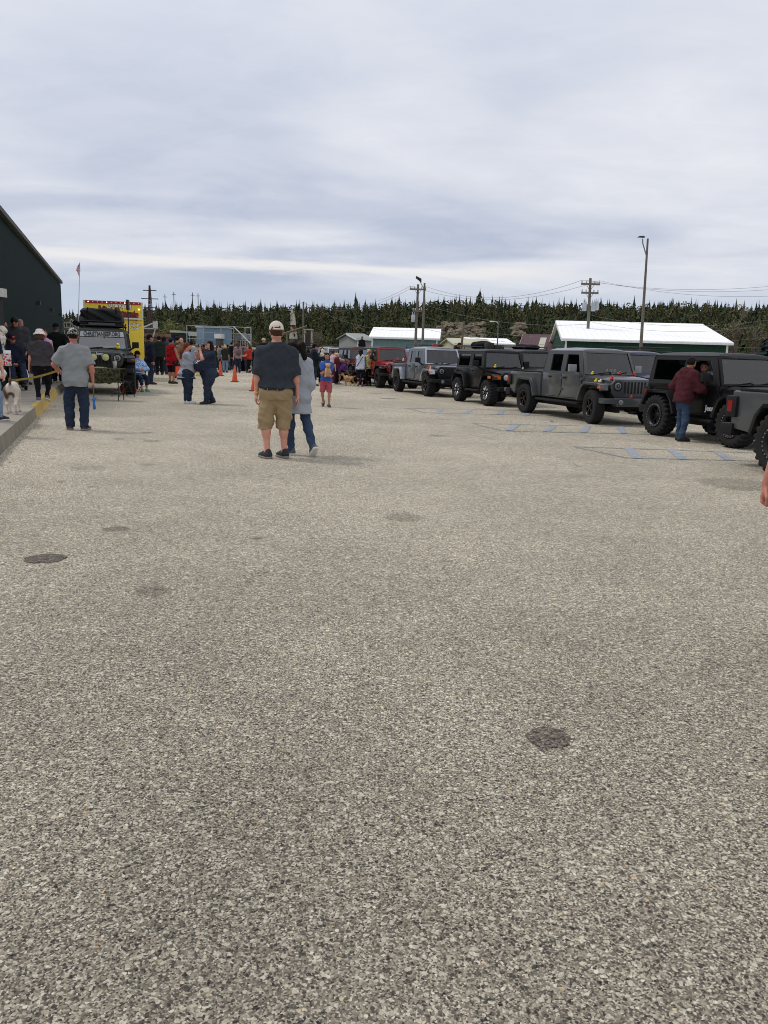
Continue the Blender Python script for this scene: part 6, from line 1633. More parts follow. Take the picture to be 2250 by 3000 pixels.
# --- woman with the bucket hat
p = G(126, 1176, KZ); p.z = KZ; Hh = tall(p, 91 + 14, 966)
hatm = ramp_mat('floral_hat', [(0, (120, 160, 130)), (.38, (226, 222, 216)), (.56, (228, 224, 220)), (.6, (222, 160, 158)), (.68, (232, 228, 222))], scale=14, detail=3)
th, A = person('woman in charcoal tee and black trousers with floral bucket hat', p, vd(p, 4), Hh / 1.0, top=('tee', cloth('charcoal_brown', (66, 62, 66))), legs=('slim', blackc), shoe=(shoe_g, solew), skin='pink', hair=('bob', hb_brown), hat=('bucket', hatm, None), bw=1.22, belly=.01, sw=.98, hip=1.28, limb=1.1,
       feet={'L': (-.05, -.05, 0, .1, 0), 'R': (.055, .08, .018, -.2, R(18))}, hands={'L': (-.160, .04, .47), 'R': (.185, .12, .50)}, elbow={'curlR': .8}, head=(-.1, .1), h=.012, seed=22, hem=.0, loose=1.1, legw=1.05)
bpy.context.view_layer.update(); hh = th.matrix_world @ Vector(A['J']['wR'])
mb = MB(); mb.box(-.028, .028, -.008, .008, -.10, .06); ph = mb.build('phone', mat('phone_red', lin((196, 52, 62)), .4), bevel=.006); ph.location = hh + Vector((.01, .0, -.06)); ph.rotation_euler = (0, R(8), .5); tag(ph, 'red phone in the right hand of the woman with the bucket hat', 'phone')
# --- the dog
def dog(label, pos, face, Ht, col, group=None, tail=.5, patch=None, fluff=0.0, h=.010, pose='stand', name='dog', head_up=True):
    th = thing(name, label, 'dog', pos, math.atan2(face[1], face[0]) - PI / 2, group); s = Ht / .62
    P = lambda x, y, z: np.array([x, y, z]) * s
    st = .1 if pose == 'walk' else 0; hdn = 0 if head_up else .22
    pr = [Ell(P(0, .20, .47), P(.105, .19, .135)), Ell(P(0, -.06, .49), P(.082, .20, .100)), Ell(P(0, -.24, .49), P(.098, .12, .115)), Cone(P(0, .32, .52), P(0, .46, .66 - hdn), .075 * s, .055 * s), Ell(P(0, .52, .69 - hdn), P(.058, .085, .060)), Cone(P(0, .57, .675 - hdn), P(0, .68, .655 - hdn), .035 * s, .024 * s),
          Ell(P(.055, .48, .71 - hdn), P(.012, .03, .045)), Ell(P(-.055, .48, .71 - hdn), P(.012, .03, .045))]
    for sg in (-1, 1):
        f = st * sg
        pr += [Cone(P(sg * .075, .24, .42), P(sg * .075, .22 + f, .25), .050 * s, .030 * s), Cone(P(sg * .075, .22 + f, .25), P(sg * .08, .23 + f, .035), .026 * s, .019 * s), Ell(P(sg * .08, .25 + f, .022), P(.027, .042, .022))]
        pr += [Cone(P(sg * .07, -.24, .45), P(sg * .085, -.17 - f, .29), .075 * s, .042 * s), Cone(P(sg * .085, -.17 - f, .29), P(sg * .085, -.33 - f, .19), .036 * s, .024 * s), Cone(P(sg * .085, -.33 - f, .19), P(sg * .085, -.30 - f, .03), .022 * s, .018 * s), Ell(P(sg * .085, -.275 - f, .022), P(.027, .045, .022))]
    ta = P(0, -.35, .55); tb_ = P(.02, -.46, .55 + tail * .3)
    pr += [Cone(ta, tb_, .028 * s, .02 * s), Cone(tb_, P(.03, -.44, .60 + tail * .42), .02 * s, .010 * s)]
    c0 = np.array(lin(col)); c1 = np.array(lin(patch)) if patch else c0
    def cols(V):
        q = V / s; C = np.tile(c0, (len(V), 1))
        if patch:
            d = np.minimum.reduce([np.linalg.norm((q - np.array(c)) / np.array(r), axis=1) for c, r in (((0, -.45, .70), (.08, .12, .16)), ((-.10, -.2, .42), (.06, .14, .18)), ((.0, .55, .68), (.1, .14, .1)), ((.09, -.33, .05), (.05, .1, .05)), ((0, -.30, .36), (.07, .10, .07)))])
            t = np.clip((d - .8) / .4, 0, 1)[:, None]; C = C * t + c1 * (1 - t)
        nose = np.clip((np.linalg.norm(q - np.array([0, .70, .655 - hdn]), axis=1)) / .03, 0, 1)[:, None]; C = C * np.where(nose < 1, .15 + .85 * nose, 1)
        for sx in (-.035, .035):
            e = np.clip(np.linalg.norm(q - np.array([sx, .585, .705 - hdn]), axis=1) / .022, .1, 1)[:, None]; C = C * e
        return C
    sdf_obj('body', pr, attr_mat('dog_coat', .85, .15, var=.15, scale=50), th, h, .05 * s, (folds(2, .012 * fluff, 60, 60) if fluff else None), cols=cols)
    return th
p = G(40, 1210, KZ); dg = dog('white dog with brown patches seen from behind at the kerb, on the yellow leash', (p.x, p.y, KZ), vd(p, 6), .60, (206, 196, 184), tail=.35, patch=(98, 84, 72), pose='walk', h=.0095, head_up=False)
bpy.context.view_layer.update()
a_ = dg.matrix_world @ Vector((0, .40, .60)); mb = MB()
P_ = [lh.lerp(a_, t) - Vector((0, 0, .03 * math.sin(PI * t))) for t in [i / 14 for i in range(15)]]
for q0, q1 in zip(P_[:-1], P_[1:]):
    mb.hexa([q0 + Vector((0, 0, -.019)), q1 + Vector((0, 0, -.019)), q1 + Vector((0, .006, -.019)), q0 + Vector((0, .006, -.019)), q0 + Vector((0, 0, .019)), q1 + Vector((0, 0, .019)), q1 + Vector((0, .006, .019)), q0 + Vector((0, .006, .019))])
tag(mb.build('leash', cloth('leash_yellow', (140, 118, 58))), 'flat yellow leash stretched from the man in grey tee to the white dog', 'leash')
sdf_obj('collar', [Cone((0, .40, .545), (0, .425, .55), .078, .076, cut=True, cut0=True)], cloth('collar', (120, 100, 50)), dg, .008, 0)
# person cut off at the left edge
p = G(-26, 1234, KZ); p.z = KZ
person('person at the far left edge, only one denim leg and dark trainer showing', p, vd(p, 30), 1.70, top=('tee', navyc), legs=('jeans', denim_l), shoe=(shoe_k, solew), hair=('short', hb_brown), feet={'L': (-.06, -.05, 0, .1, 0), 'R': (.06, .05, 0, -.3, 0)}, h=.014, seed=31)
# --- wheelchair group
def at_depth(px, dep, z): v = D(px, 1000, dep); v.z = z; return v
WD = 23.0
p = at_depth(36, WD, KZ); wa_ = vd(p, 168); WA = math.atan2(wa_[1], wa_[0])
wc = thing('wheelchair', 'black wheelchair on the pavement with a seated man in navy', 'wheelchair', p, WA)
# local +x forward
mb = MB(); mb.box(-.20, .24, -.23, .23, .47, .50); mb.hexa([(-.24, -.22, .50), (-.20, -.22, .50), (-.20, .22, .50), (-.24, .22, .50), (-.33, -.21, .98), (-.30, -.21, .98), (-.30, .21, .98), (-.33, .21, .98)]); mb.build('seat', SEAT, wc, bevel=.01)
mb = MB()
for s in (-1, 1):
    y = s * .24; mb.tube((-.22, y, .30), (-.33, y, 1.0), .014); mb.tube((-.33, y, 1.0), (-.45, y, 1.0), .014); mb.tube((-.22, y, .48), (.30, y, .48), .014); mb.tube((.30, y, .48), (.42, y, .14), .014); mb.tube((-.22, y, .72), (.20, y, .72), .016); mb.tube((.20, y, .72), (.24, y, .48), .014); mb.tube((-.2, y, .28), (.32, y, .28), .012); mb.tube((.36, y, .28), (.36, y, .10), .012)
mb.build('frame', mat('chair_frame', (.05, .05, .055), .3, .6), wc)
for s in (-1, 1):
    mb = MB(); y = s * .30; mb.lathe([(.285, -.018), (.305, -.012), (.31, 0), (.305, .012), (.285, .018), (.285, -.018)], (-.12, y, .31), axis='y', n=28); wh = mb.build('wheel', RUB, wc)
    mb = MB()
    for k in range(14): t = PI * 2 * k / 14; mb.tube((-.12, y, .31), (-.12 + .285 * math.cos(t), y, .31 + .285 * math.sin(t)), .003, n=4)
    mb.lathe([(.262, 0), (.27, .012), (.262, .024)], (-.12, y + s * .03, .31), axis='y', n=24); mb.build('spokes', CHR, wh)
    mb = MB(); mb.lathe([(0, -.02), (.07, -.02), (.075, 0), (.07, .02), (0, .02)], (.36, s * .22, .075), axis='y', n=16); mb.build('caster', RUB, wc)
    mb = MB(); mb.box(.40, .56, s * .13 - .07, s * .13 + .07, .11, .125); mb.build('footrest', PLA, wc)
fc = Vector((math.cos(WA), math.sin(WA)))
thw, AW = person('man seated in the wheelchair wearing navy jacket, jeans and a cap with a red patch', tuple(p + Vector((fc.x, fc.y, 0)) * -.08), (fc.x, fc.y), 1.86, top=('jacket', navyc), legs=('wide', denim_d), shoe=(shoe_k, soleg), skin='ruddy', hair=('short', hb_grey), hat=('cap', cloth('cap_navy', (38, 34, 44)), None), bw=1.25, belly=.02, sw=1.05, seat=True, hipz=.33,
       feet={'L': (-.075, .33, .075, .1, 0), 'R': (.075, .33, .075, -.1, 0)}, hands={'L': (-.03, .17, .395), 'R': (.03, .18, .395)}, elbow={'L': (-1, -.3, -.2), 'R': (1, -.3, -.2), 'curlL': .7, 'curlR': .7}, head=(.1, .2), h=.013, seed=41, hem=-.02)
sdf_obj('cap_patch', [Ell(AW['hd'](0, .066, .100), np.array([.022, .008, .016]) * AW['S'], AW['Hd'])], mat('patch_red', lin((196, 60, 66)), .6), thw, .006, .0)
bpy.context.view_layer.update()
p = at_depth(49, 24.3, KZ)
person('tall man in dark grey fleece leaning over the wheelchair', p, vd(p, 185), tall(p, 47, 922), top=('jacket', cloth('fleece_grey', (66, 66, 70))), legs=('jeans', denim_d), shoe=(shoe_k, None), skin='tan', hair=('short', hb_dark), bw=1.28, sw=1.15, belly=.02, lean=16, head=(.0, .5), hands={'L': (-.13, .14, .50), 'R': (.13, .16, .52)}, h=.014, seed=44)
p = at_depth(60, 26.0, KZ); person('grey haired person mostly hidden behind the man in fleece', p, vd(p, 150), tall(p, 61, 936), top=('jacket', blackc), legs=('jeans', blackc), shoe=(shoe_k, None), skin='ruddy', hair=('short', hb_grey), bw=1.1, h=.018, seed=45)
p = at_depth(10, 25.0, KZ); person('dark haired person at the left edge behind the bottles', p, vd(p, 120), tall(p, 11, 941), top=('jacket', blackc), legs=('jeans', blackc), shoe=(shoe_k, None), skin='tan', hair=('short', hb_dark), bw=1.15, h=.018, seed=46)
p = at_depth(132, 26.5, KZ); 
th, A = person('woman in pink top with sunglasses behind the bucket hat woman', p, vd(p, 185), tall(p, 133, 968), top=('tank', cloth('pink', (206, 158, 200))), legs=('jeans', denim_d), shoe=(shoe_k, None), skin='fair', hair=('pony', hb_brown), bw=1.1, bust=.015, h=.014, seed=47)
mb = MB(); 
for s in (-1, 1): c = A['hd'](s * .019, .066, .063); mb.ball(c, .030, 8, (1, .35, .75))
mb.build('sunglasses', mat('sunglass_rose', lin((150, 92, 84)), .2), th)
p = G(171, 1119, KZ); p.z = KZ
person('man in dark green tee, black trousers and black cap, seen from behind on the pavement', p, vd(p, 12), tall(p, 167, 946) / 1.012, top=('tee', cloth('dark_green', (30, 38, 33))), legs=('wide', blackc), shoe=(shoe_k, solew), skin='ruddy', hair=('short', hb_grey), hat=('capback', blackc, None), bw=1.28, belly=.03, sw=1.12, hip=1.05, limb=1.1, hands={'L': (-.15, .08, .48), 'R': (.17, .12, .56)}, h=.014, seed=48, hem=-.05, loose=1.3)
mb = MB(); mb.box(-.10, .10, -.004, .004, -.10, .10); o = mb.build('papers', mat('paper', lin((208, 208, 212)), .7)); o.location = at_depth(155, p.y - .3, KZ + .92); o.rotation_euler = (.2, .15, .2); tag(o, 'white papers at the left hip of the man in dark green tee', 'papers')
# table with bottles at the left edge
p = at_depth(4, 20.0, KZ); tb0 = thing('folding_table', 'folding table with dark cloth at the far left edge', 'table', p)
mb = MB(); mb.box(-1.2, .10, -.35, .35, .72, .75); mb.build('tabletop', blackc, tb0, bevel=.008)
mb = MB(); mb.box(-1.2, .10, -.358, -.352, .40, .74); mb.build('tablecloth', navyc, tb0)
for lx in (-1.1, .02):
    for ly in (-.3, .3): mb = MB(); mb.tube((lx, ly, 0), (lx, ly, .72), .018); mb.build('leg', steel, tb0)
def bottle(label, pos, hgt, r, m1, lid, wrap=None, wide=False):
    th = thing('bottle' if not wide else 'jar', label, 'bottle' if not wide else 'jar', pos)
    mb = MB(); n_ = [(0, 0), (r * .9, 0), (r, .02), (r, hgt * .58), (r * .9, hgt * .68), (r * .30, hgt * .90), (r * .26, hgt)] if not wide else [(0, 0), (r * .95, 0), (r, .02), (r, hgt * .86), (r * .86, hgt * .94), (r * .8, hgt)]
    mb.lathe(n_, n=20); mb.build('container', m1, th)
    mb = MB(); rr_ = r * (.32 if not wide else .98); mb.lathe([(rr_, hgt - .01), (rr_, hgt + (.03 if not wide else .07)), (0, hgt + (.032 if not wide else .072))], n=20); mb.build('cap' if not wide else 'lid', lid, th)
    if wrap: mb = MB(); mb.lathe([(r * 1.01, hgt * .18), (r * 1.01, hgt * .5)], n=20); mb.build('label_band', wrap, th)
pet = mat('pet_plastic', lin((150, 160, 156)), .15, var=.25, spec=.6); petw = mat('pet_cloudy', lin((176, 176, 168)), .2, var=.3)
t3 = lambda px, dep, z: at_depth(px, dep, z)
bottle('clear bottle with green band on the table at the left edge', t3(8, 19.9, KZ + .752), .46, .085, pet, mat('cap_clear', lin((140, 150, 150)), .3), ramp_mat('green_band', [(0, (70, 130, 96)), (.5, (160, 190, 170)), (.6, (60, 120, 90))], scale=14))
bottle('clear jar with white lid and red and white filling beside the green banded bottle', t3(17.5, 19.75, KZ + .752), .30, .095, ramp_mat('red_white_fill', [(0, (170, 50, 60)), (.45, (214, 208, 204)), (.6, (190, 60, 66))], scale=12), mat('lid_white', lin((226, 224, 222)), .4), None, True)
o = sdf_obj('plush_bundle', [Ell((0, 0, .2), (.13, .12, .22)), Ell((.05, 0, .38), (.12, .1, .1)), Ell((-.05, -.05, .1), (.14, .1, .12))], ramp_mat('plush_print', [(0, (206, 200, 190)), (.5, (222, 214, 200)), (.6, (120, 150, 120)), (.66, (200, 120, 110))], scale=9), None, .018, .05, folds(8, .01, 25, 25)); o.location = t3(2, 20.2, KZ + 1.22); tag(o, 'pale printed plastic bag bundle above the bottles at the left edge', 'bag')
st_ = thing('display_box', 'dark box carrying the pale bag bundle at the left edge', 'box', t3(-6, 20.2, KZ + .753)); mb = MB(); mb.box(-.5, .10, -.15, .15, 0, .46); mb.build('case', blackc, st_, bevel=.01); mb = MB(); mb.box(-.45, .05, -.158, -.152, .1, .36); mb.build('panel', navyc, st_)
o = sdf_obj('balloon_bag', [Ell((0, 0, 0), (.10, .08, .12))], mat('bag_white', lin((216, 220, 226)), .5), None, .012, .02, folds(6, .006, 30, 30)); o.location = t3(0, 19.4, KZ + .58); tag(o, 'white plastic bag hanging at the table front at the left edge', 'bag')
# ------------------------------------------------------------------ the vehicle by the kerb and its table
p = G(302, 1152)
kh = Vector((.27, -.963)); KA = math.atan2(kh.y, kh.x)
kg = paint('forest_green', (40, 46, 42), .45)
c0 = Vector((p.x, p.y)) - kh * 1.3
K8, IK_ = jeep('four', 'dark green off-roader facing us by the kerb, with roof tent and lettered windscreen', (c0.x, c0.y, 0), KA, kg, blackm, blackm, wheel_style='six', Rt=.43, tw=.31, mud=1, lift=.10, scale=1.09, group=None, grille=kg)
I = IK_; P = I['P']
bpy.context.view_layer.update()
# windscreen lettering lies on the glass
o_ = Vector(P(0, .765)) + Vector((.055, 0, 0)); ux = Vector((0, 1, 0)); uy = (Vector(P(0, 1)) - Vector(P(0, 0))).normalized()
mb = MB(); mb.add([tuple(Vector(P(u, v)) + Vector((.040, 0, 0))) for (u, v) in ((-.90, .64), (.90, .64), (.90, .895), (-.90, .895))], [(0, 1, 2, 3)]); mb.build('banner', mat('banner_film', lin((186, 190, 188)), .3, spec=.5), I['ws'])
text_obj('CHRISTIANJEEP.ORG', .185, mat('banner_letters', lin((26, 26, 28)), .6), I['ws'], 'lettering', 0, .006, M=frame_mat(o_ + Vector((.004, 0, 0)), ux, uy), sx=.62)
I['ws'].data.materials[0] = glass('bright_windscreen', (.60, .66, .62), 1.0, .20)
text_obj('Jeep', .12, white, I['grille'], 'lettering', .002, .003, M=frame_mat((I['gx'] + .062, 0, I['zh0'] - .075), (0, 1, 0), (0, 0, 1)))
for s in (-1, 1):
    c = (I['bxf'] - .02, s * .165, I['zs'] + .44); mb = MB(); mb.lathe([(.0, -.09), (.085, -.07), (.105, 0), (.10, .012)], c, axis='x', n=20); mb.tube((c[0] - .02, c[1], c[2] - .1), (c[0] - .05, c[1], c[2] - .36), .012); f = mb.build('driving_light', DRK, K8)
    mb = MB(); mb.lathe([(.098, .006), (.06, .022), (0, .028)], c, axis='x', n=20); mb.build('lens', mat('pale_yellow_lens', lin((206, 202, 140)), .25), f)
mb = MB(); q = [tuple(Vector(P(u, v)) + Vector((.045, 0, 0))) for (u, v) in ((.74, .06), (.83, .06), (.83, .24), (.74, .24))]; mb.add(q, [(0, 1, 2, 3)]); mb.build('permit_sticker', mat('sticker_blue', lin((110, 150, 200)), .5), I['ws'])
mb = MB(); q = [(I['xc'] - .26, -.1, I['zb'] + .08), (I['xc'] - .26, .52, I['zb'] + .08), (I['xc'] - .46, .5, I['zb'] + .09), (I['xc'] - .46, -.1, I['zb'] + .09)]; mb.hexa(q + [(a, b, c + .03) for a, b, c in q]); o = mb.build('papers', mat('paper', lin((208, 208, 212)), .7)); o.matrix_world = K8.matrix_world.copy(); tag(o, 'white papers on the dashboard of the green off-roader', 'papers')
duck('yellow duck on the bonnet of the green off-roader', tuple(K8.matrix_world @ Vector((I['x_cowl'] + .45, .48, I['zh1'] - .0))), KA, dy, 3.0, None)
# roof rack with tent
z0 = (I['zro'] + .06) * 1.09
rk = thing('roof_rack', 'black roof rack carrying the folded tent on the green off-roader', 'roof rack', K8.location, KA)
mb = MB()
for y in (-.62, .62): mb.tube((-1.9, y, z0 + .06), (.52, y, z0 + .06), .025, n=6); mb.tube((-1.9, y, z0 + .15), (.5, y, z0 + .15), .02, n=6)
for k in range(9): x = -1.9 + 2.4 * k / 8; mb.tube((x, -.7, z0 + .06), (x, .7, z0 + .06), .018, n=6)
mb.tube((.52, -.7, z0 + .06), (.52, .7, z0 + .06), .025, n=6); mb.tube((.5, -.7, z0 + .2), (.5, .7, z0 + .2), .02, n=6)
for x in (-1.6, .3):
    for y in (-.66, .66): mb.tube((x, y, z0 - .08), (x, y, z0 + .2), .02, n=5)
mb.build('frame', blk, rk)
mb = MB(); mb.box(.54, .58, -.42, .42, z0 + .07, z0 + .15); mb.build('light_bar', mat('bar_glass', (.05, .05, .05), .15), rk)
tn = thing('roof_tent', 'black soft cover roof tent folded on the green off-roader', 'roof tent', K8.location, KA)
tz = z0 + .14
pr = [Colm((-.35, -.04, tz), rotm(), [(0, .80, .66, 0), (.05, .82, .68, 0), (.28, .78, .66, 0), (.42, .74, .63, 0), (.48, .68, .57, 0)], p=9)]
tarp = ramp_mat('tent_black', [(0, (20, 21, 23)), (.5, (30, 31, 33)), (1, (44, 45, 48))], scale=3, detail=6, interp='LINEAR', rough=.7)
sdf_obj('cover', pr, tarp, tn, .025, .05, folds(12, .022, 7, 16))
mb = MB(); mb.box(-1.17, .47, -.70, .64, tz - .025, tz + .0); mb.build('base_board', blk, tn)
mb = MB()
for k in (-.45, .45): mb.box(.415, .44, k - .02, k + .02, tz, tz + .5)
mb.build('strap', cloth('strap', (30, 30, 32)), tn)
mb = MB()
for k in range(3): mb.tube((.2 - .1 * k, -.80, tz - .02), (.2 - .1 * k, -.80, tz + .28), .018, n=6)
mb.build('ladder', steel, tn)
aw = MB(); aw.tube((-1.7, -.86, z0 + .12), (.35, -.86, z0 + .12), .085, n=12); o = aw.build('awning', blackc); o.location = K8.location; o.rotation_euler = (0, 0, KA); tag(o, 'rolled black awning at the left side of the roof rack', 'awning')
o = thing('antenna_mast', 'black mast with dark oblong head rising from the right of the roof tent', 'antenna', tuple(K8.matrix_world @ Vector((.25, .76, I['zro'] - .1)))); mb = MB(); mb.tube((0, 0, 0), (0, 0, .80), .018); mb.build('mast', blk, o); mb = MB(); mb.box(-.04, .04, -.08, .08, .78, 1.12); mb.build('head', blk, o, bevel=.02)
# table with camouflage cloth
tx = D(296, 1100, 23.2); th = thing('folding_table', 'folding table under a camouflage cloth in front of the green off-roader', 'table', (tx.x, tx.y, 0), R(2))
mb = MB(); mb.box(-.62, .62, -.30, .30, .88, .905); mb.build('tabletop', PLA, th)
for sx in (-.55, .55):
    for sy in (-.25, .25): mb = MB(); mb.tube((sx, sy, 0), (sx, sy, .88), .014); mb.build('leg', blk, th)
V = []; Fc = []; n = 40
def cl_(i, j):
    u = i / n; x = -.64 + 1.28 * u; wv = .02 * math.sin(u * 30) + .012 * math.sin(u * 71 + 1)
    return [(x, .32 + wv, .68), (x, .318, .913), (x, -.318, .913), (x + .01 * wv, -.325 - wv * .6, .70), (x, -.33 - wv, .50 + .02 * math.sin(u * 9))][j]
for i in range(n + 1):
    for j in range(5): V.append(cl_(i, j))
for i in range(n):
    for j in range(4): Fc.append((i * 5 + j, (i + 1) * 5 + j, (i + 1) * 5 + j + 1, i * 5 + j + 1))
tc_ = mesh_obj('tablecloth', V, Fc, camo_g, None, True); tc_.location = th.location; tc_.rotation_euler = (0, 0, R(2)); tag(tc_, 'dark camouflage cloth draped over the folding table', 'tablecloth')
cup = thing('cup', 'clear cup with straw at the right end of the camouflage table', 'cup', (tx.x + .46, tx.y - .16, .916)); mb = MB(); mb.lathe([(0, 0), (.045, 0), (.058, .19), (.06, .195)], n=16); mb.build('beaker', mat('cup_pale', lin((206, 204, 196)), .3), cup); mb = MB(); mb.tube((.01, 0, .19), (.0, 0, .33), .007); mb.build('straw', mat('straw', lin((230, 230, 230)), .4), cup)
mb = MB(); mb.box(-.16, .14, -.1, .1, 0, .012); mb.box(-.1, .18, -.02, .12, .013, .022); o = mb.build('leaflets', ramp_mat('leaflet_print', [(0, (196, 190, 90)), (.5, (206, 206, 190)), (.6, (120, 130, 90))], scale=20)); o.location = (tx.x - .0, tx.y - .12, .918); tag(o, 'pale leaflets lying on the camouflage table', 'leaflets')
# folding chairs
def folding_chair(label, pos, face):
    th = thing('folding_chair', label, 'chair', pos, math.atan2(face[1], face[0]) - PI / 2, 'black folding chairs')
    mb = MB(); mb.prism([(-.20, -.19), (.20, -.19), (.21, .18), (.17, .21), (-.17, .21), (-.21, .18)], .435, .46, axis='z'); mb.build('seat', PLA, th, bevel=.01)
    mb = MB()
    for k in range(8):
        u = -1 + 2 * k / 8; u2 = -1 + 2 * (k + 1) / 8; y, y2 = -.27 - .03 * (1 - u * u), -.27 - .03 * (1 - u2 * u2)
        mb.hexa([(u * .21, y, .56), (u2 * .21, y2, .56), (u2 * .21, y2 - .012, .56), (u * .21, y - .012, .56), (u * .21, y - .05, .84), (u2 * .21, y2 - .05, .84), (u2 * .21, y2 - .062, .84), (u * .21, y - .062, .84)])
    mb.build('backrest', PLA, th)
    fm = mat('chair_tube', (.014, .014, .015), .4, .3)
    for s in (-1, 1):
        mb = MB(); mb.path([(s * .22, .26, 0), (s * .22, .02, .45), (s * .215, -.27, .60), (s * .205, -.33, .82), (s * .12, -.34, .845)], .013, 7); mb.build('leg', fm, th)
        mb = MB(); mb.path([(s * .20, -.30, 0), (s * .20, .14, .44)], .012, 7); mb.build('leg', fm, th)
    mb = MB(); mb.tube((-.22, .17, .16), (.22, .17, .16), .009); mb.tube((-.20, -.19, .11), (.20, -.19, .11), .009); mb.tube((-.12, -.34, .845), (.12, -.34, .845), .013); mb.build('crossbar', fm, th)
    return th
q = G(362, 1162); folding_chair('empty black folding chair beside the camouflage table', q, vd(q, 60))
q = G(404, 1146); ch_f = vd(q, 152); folding_chair('black folding chair under the woman in tie dye jacket', q, ch_f)
tied = ramp_mat('tie_dye_blue', [(0, (110, 60, 110)), (.34, (70, 130, 190)), (.44, (196, 212, 228)), (.52, (90, 160, 214)), (.62, (150, 90, 140)), (.7, (200, 214, 226))], scale=8, detail=3, distort=1.5, interp='LINEAR')
th, A = person('woman seated in a folding chair wearing blue tie dye jacket, black cap and green trainers', q, ch_f, 1.72, top=('jacket', tied), legs=('capri', denim_d), shoe=(mat('shoe_mint', lin((120, 176, 152)), .6), mat('sole_mint', lin((150, 190, 170)), .6)), skin='pink', hair=('bob', hb_dark), hat=('cap', blackc, None), bw=1.22, belly=.02, seat=True, hipz=.305,
       feet={'L': (-.06, .27, 0, .1, 0), 'R': (.05, .28, 0, -.1, 0)}, hands={'L': (-.03, .16, .45), 'R': (.03, .17, .45)}, elbow={'L': (-1, -.2, -.4), 'R': (1, -.2, -.4), 'curlL': .8, 'curlR': .8}, head=(.25, .05), h=.013, seed=60, hem=-.03)
bpy.context.view_layer.update()
mb = MB(); mb.box(-.17, .17, -.12, .12, -.004, .004); mb.box(-.15, .10, -.10, .14, .005, .010); o = mb.build('papers', mat('paper', lin((208, 208, 212)), .7)); o.location = th.matrix_world @ Vector((0, .20, .655)); o.rotation_euler = (.15, .1, .4); tag(o, 'white papers on the lap of the seated woman', 'papers')
q = G(373, 1152); o = sdf_obj('shopping_bag', [Ell((0, 0, .17), (.25, .15, .18)), Ell((.18, 0, .10), (.15, .12, .10))], ramp_mat('bag_orange_white', [(0, (214, 70, 40)), (.6, (226, 84, 48)), (.68, (214, 200, 196))], scale=6), None, .014, .04, folds(9, .014, 22, 22)); o.location = q; tag(o, 'orange and white plastic bag on the ground behind the empty folding chair', 'bag')
q = G(440, 1126); person('man in navy jacket and dark jeans standing behind the seated woman', q, vd(q, 75), tall(q, 421, 979) / 1.012, top=('jacket', navyc), legs=('jeans', denim_d), shoe=(shoe_k, None), skin='ruddy', hair=('short', hb_dark), hat=('cap', blackc, None), bw=1.2, belly=.02, sw=1.05, h=.014, seed=62, hem=-.05)
# ------------------------------------------------------------------ yellow doughnut trailer
a, b = D(255, 1000, 37.0), D(411, 1000, 37.0); wdt = (b.x - a.x) * 1.0
ft = thing('food_trailer', 'bright yellow and red food trailer with lit bulbs behind the green off-roader', 'food trailer', (a.x, 37.0, 0), R(17))
yl = mat('trailer_yellow', lin((238, 208, 60)), .45, var=.04); rd = mat('trailer_red', lin((150, 24, 24)), .5)
zt = D(255, 879, 37).z; zm = D(411, 933, 37).z; 
mb = MB(); mb.box(.02, wdt + .06, .06, 4.2, .45, zm); mb.build('body', yl, ft, bevel=.03)
mb = MB(); mb.box(-.04, wdt + .0, -.02, .055, zm + .03, zt); sg = mb.build('sign_board', yl, ft)
mb = MB(); mb.box(-.06, wdt + .02, -.035, .06, zm - .04, zm + .028); mb.build('white_ledge', mat('ledge_white', lin((222, 220, 210)), .5), ft)
mb = MB(); mb.box(.0, wdt - .04, -.040, -.022, zt - .12, zt - .0); mb.build('red_strip', rd, sg)
mb = MB(); mb.box(-.10, -.042, -.03, .06, zm + .03, zt); mb.box(wdt + .002, wdt + .06, -.03, .06, zm + .03, zt); mb.build('edge_trim', MATS['ledge_white'], sg)
lamp_w = lampmat('bulb_white', (1, .95, .85), 3.0); lamp_r = lampmat('bulb_red', (.9, .3, .25), .5)
for k in range(12):
    mb = MB(); mb.ball((.12 + k * (wdt - .26) / 11, -.055, zt - .06), .022, 8); mb.build('bulb', lamp_w if k % 4 == 0 else lamp_r, sg)
mb = MB(); mb.ball((wdt - .12, -.04, zt - .32), .028, 8); mb.build('bulb', lamp_w, sg)
outl = mat('letter_outline', lin((62, 40, 30)), .6); wl_ = mat('letter_cream', lin((238, 232, 212)), .5)
def letters(body, size, m1, x, z, rot, y=-.0225, par=sg, bold=.008, sx=1.0):
    cr, sr = math.cos(rot), math.sin(rot)
    M = frame_mat((x, y, z), (cr, 0, sr), (-sr, 0, cr)); text_obj(body, size, outl, par, 'lettering_outline', 0, bold + size * .06, 'LEFT', M=M, sx=sx)
    M = frame_mat((x, y - .003, z), (cr, 0, sr), (-sr, 0, cr)); text_obj(body, size, m1, par, 'lettering', 0, bold, 'LEFT', M=M, sx=sx)
xz = lambda px, py: ((D(px, py, 37.0).x - a.x), D(px, py, 37.0).z)
x, z = xz(314, 890); letters("Grandpa's", .31, wl_, x, z, R(-3), bold=.012, sx=.78, y=-.029)
x, z = xz(286, 910); letters("Mini Donuts", .52, rd, x, z, R(-5.5), bold=.022, sx=.66)
x, z = xz(366, 949); letters("catch 'em", .19, wl_, x, z, R(2), y=.0565, par=ft, bold=.008, sx=.86)
x, z = xz(377, 961); letters("dude!", .19, wl_, x, z, R(2), y=.0565, par=ft, bold=.008, sx=.86)
for y in (1.6, 2.6):
    mb = MB(); mb.lathe([(0, -.1), (.34, -.1), (.36, 0), (.34, .1), (0, .1)], (wdt + .02, y, .36), axis='x', n=24); mb.build('wheel', RUB, ft)
